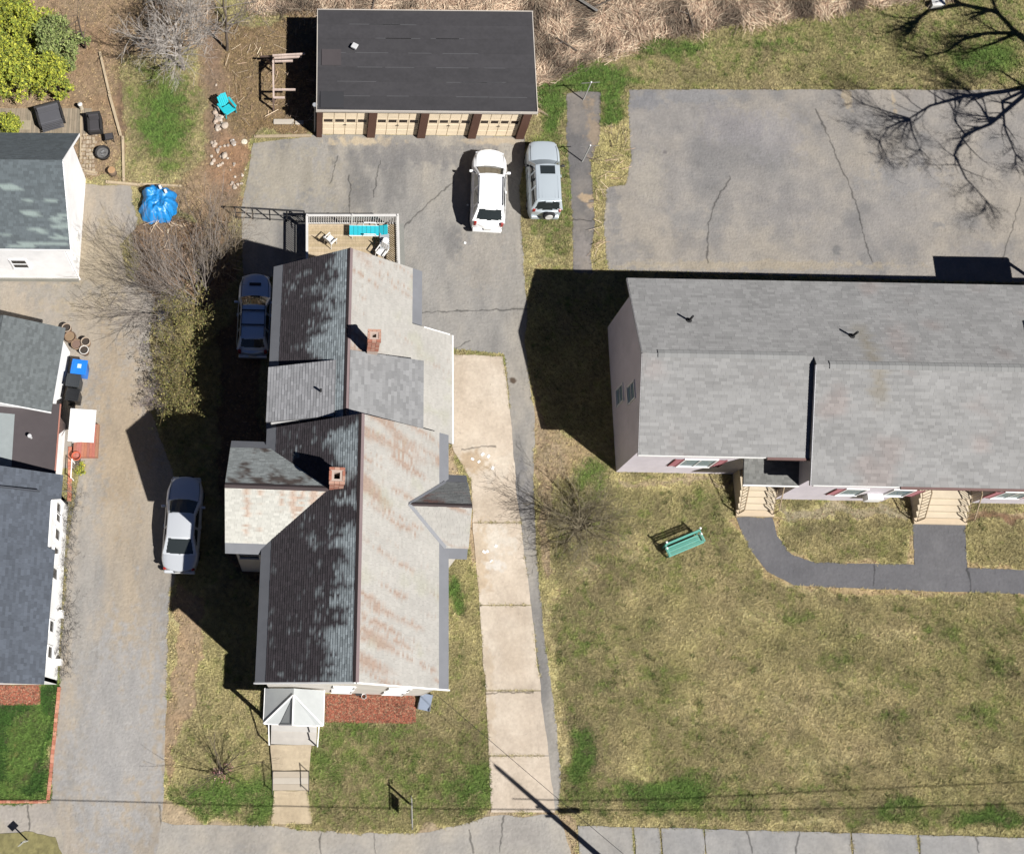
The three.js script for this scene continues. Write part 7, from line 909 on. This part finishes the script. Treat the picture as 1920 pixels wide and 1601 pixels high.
{ const b = thing('mulch_shrub', 'small bare shrub at the right end of the red mulch bed', 'shrub', at(755, 1328)), o = { r: 0.008, len: 0.45, depth: 1, kids: 2, chance: 0.7, wild: 0.3, seg: 0.15, tip: 0.004 }, c = [], tp = []; for (let k = 0; k < 12; k++) grow(c, tp, V(0, 0, 0), V(rr(-1, 1), rr(0.4, 1), rr(-1, 1)), 0.45, 0.008, 1, { ...o, depth: 1 }); mesh('crown', finish(c), brownTwig, b); }
// two large bare trees just outside the right edge: their shadows fall over the grass bank and the lot
function bigTree(label, base, limbs, trunkTop) { const t = thing('oak_tree', label, 'tree'), trunk = [], crown = [], tips = []; const b = V(base.x, -0.1, base.z); let q = b; for (let i = 1; i <= 6; i++) { const e = V().lerpVectors(b, trunkTop, i / 6).add(V(rr(-1, 1), 0, rr(-1, 1)).multiplyScalar(i < 6 ? 0.06 : 0)); limbTo(trunk, q, e, lerp(0.36, 0.22, (i - 1) / 6), lerp(0.36, 0.22, i / 6), 9); q = e; }
  for (const [r0, r1, ...pts] of limbs) { for (let i = 0; i + 1 < pts.length; i++) { const a = lerp(r0, r1, i / (pts.length - 1)), c = lerp(r0, r1, (i + 1) / (pts.length - 1)); limbTo(crown, pts[i], pts[i + 1], a * 0.62, c * 0.6, 6); const d = V().subVectors(pts[i + 1], pts[i]).normalize(); for (let k = 0; k < (i ? 4 : 1); k++) { const nd = d.clone().multiplyScalar(0.8).add(V(rr(-1, 1), rr(-0.3, 0.9), rr(-1, 1))).normalize(); grow(crown, tips, pts[i + 1].clone().lerp(pts[i], rnd()), nd, rr(1.0, 2.2), c * 0.5, 2, { depth: 2, kids: 2, chance: 0.85, wild: 0.22, seg: 0.3, tip: 0.005, bare: 1, keep: 1.1 }); } } const L = pts[pts.length - 1], P = pts[pts.length - 2], d = V().subVectors(L, P).normalize(); for (let k = 0; k < 5; k++) grow(crown, tips, L, d.clone().add(V(rr(-0.8, 0.8), rr(-0.4, 0.6), rr(-0.8, 0.8))), rr(1.2, 2.2), r1 * 0.8, 2, { depth: 2, kids: 2, chance: 0.85, wild: 0.2, seg: 0.26, tip: 0.006, keep: 1.1 }); }
  mesh('trunk', finish(trunk), darkTwig, t); mesh('crown', finish(crown), darkTwig, t); }
{ const top = shadowOf(1905, 62, 5.2); bigTree('large bare tree whose trunk shadow crosses the top right corner', shadowOf(1905, 62, 5.2).setY(0), [[0.3, 0.12, top, shadowOf(1868, 22, 6.2), shadowOf(1800, 8, 7), shadowOf(1740, 20, 7.6), shadowOf(1715, 40, 8)], [0.2, 0.06, top, shadowOf(1850, 62, 6.4), shadowOf(1805, 74, 6.8), shadowOf(1775, 96, 7.2), shadowOf(1740, 105, 7.8)], [0.16, 0.05, top, shadowOf(1865, 80, 6.2), shadowOf(1830, 92, 6.9)]], top); }
{ const top = shadowOf(1945, 158, 5.6); bigTree('large bare tree whose branch shadows reach over the parking lot', top.clone().setY(0), [[0.24, 0.06, top, shadowOf(1880, 172, 6.2), shadowOf(1810, 180, 6.8), shadowOf(1745, 198, 7.4), shadowOf(1706, 222, 7.8)], [0.09, 0.03, shadowOf(1706, 222, 7.8), shadowOf(1712, 250, 8.2), shadowOf(1726, 280, 8.8)], [0.09, 0.03, shadowOf(1706, 222, 7.8), shadowOf(1668, 238, 8.4), shadowOf(1650, 262, 9)], [0.09, 0.03, shadowOf(1706, 222, 7.8), shadowOf(1660, 208, 8.6), shadowOf(1620, 195, 9.4)], [0.18, 0.05, top, shadowOf(1895, 200, 6.6), shadowOf(1858, 232, 7.2), shadowOf(1810, 252, 7.8), shadowOf(1790, 290, 8.4), shadowOf(1812, 335, 9.4), shadowOf(1850, 375, 10.2)], [0.15, 0.05, top, shadowOf(1880, 190, 6.4), shadowOf(1885, 240, 7), shadowOf(1905, 290, 7.6)], [0.12, 0.04, shadowOf(1858, 232, 7.2), shadowOf(1840, 200, 8), shadowOf(1815, 170, 8.8), shadowOf(1800, 160, 9.2)], [0.1, 0.04, shadowOf(1810, 252, 7.8), shadowOf(1790, 225, 8.4), shadowOf(1800, 195, 9)]], top); }

scene.traverse(o => { if (o.isMesh) { o.castShadow = true; o.receiveShadow = true; } });
renderer.render(scene, camera);
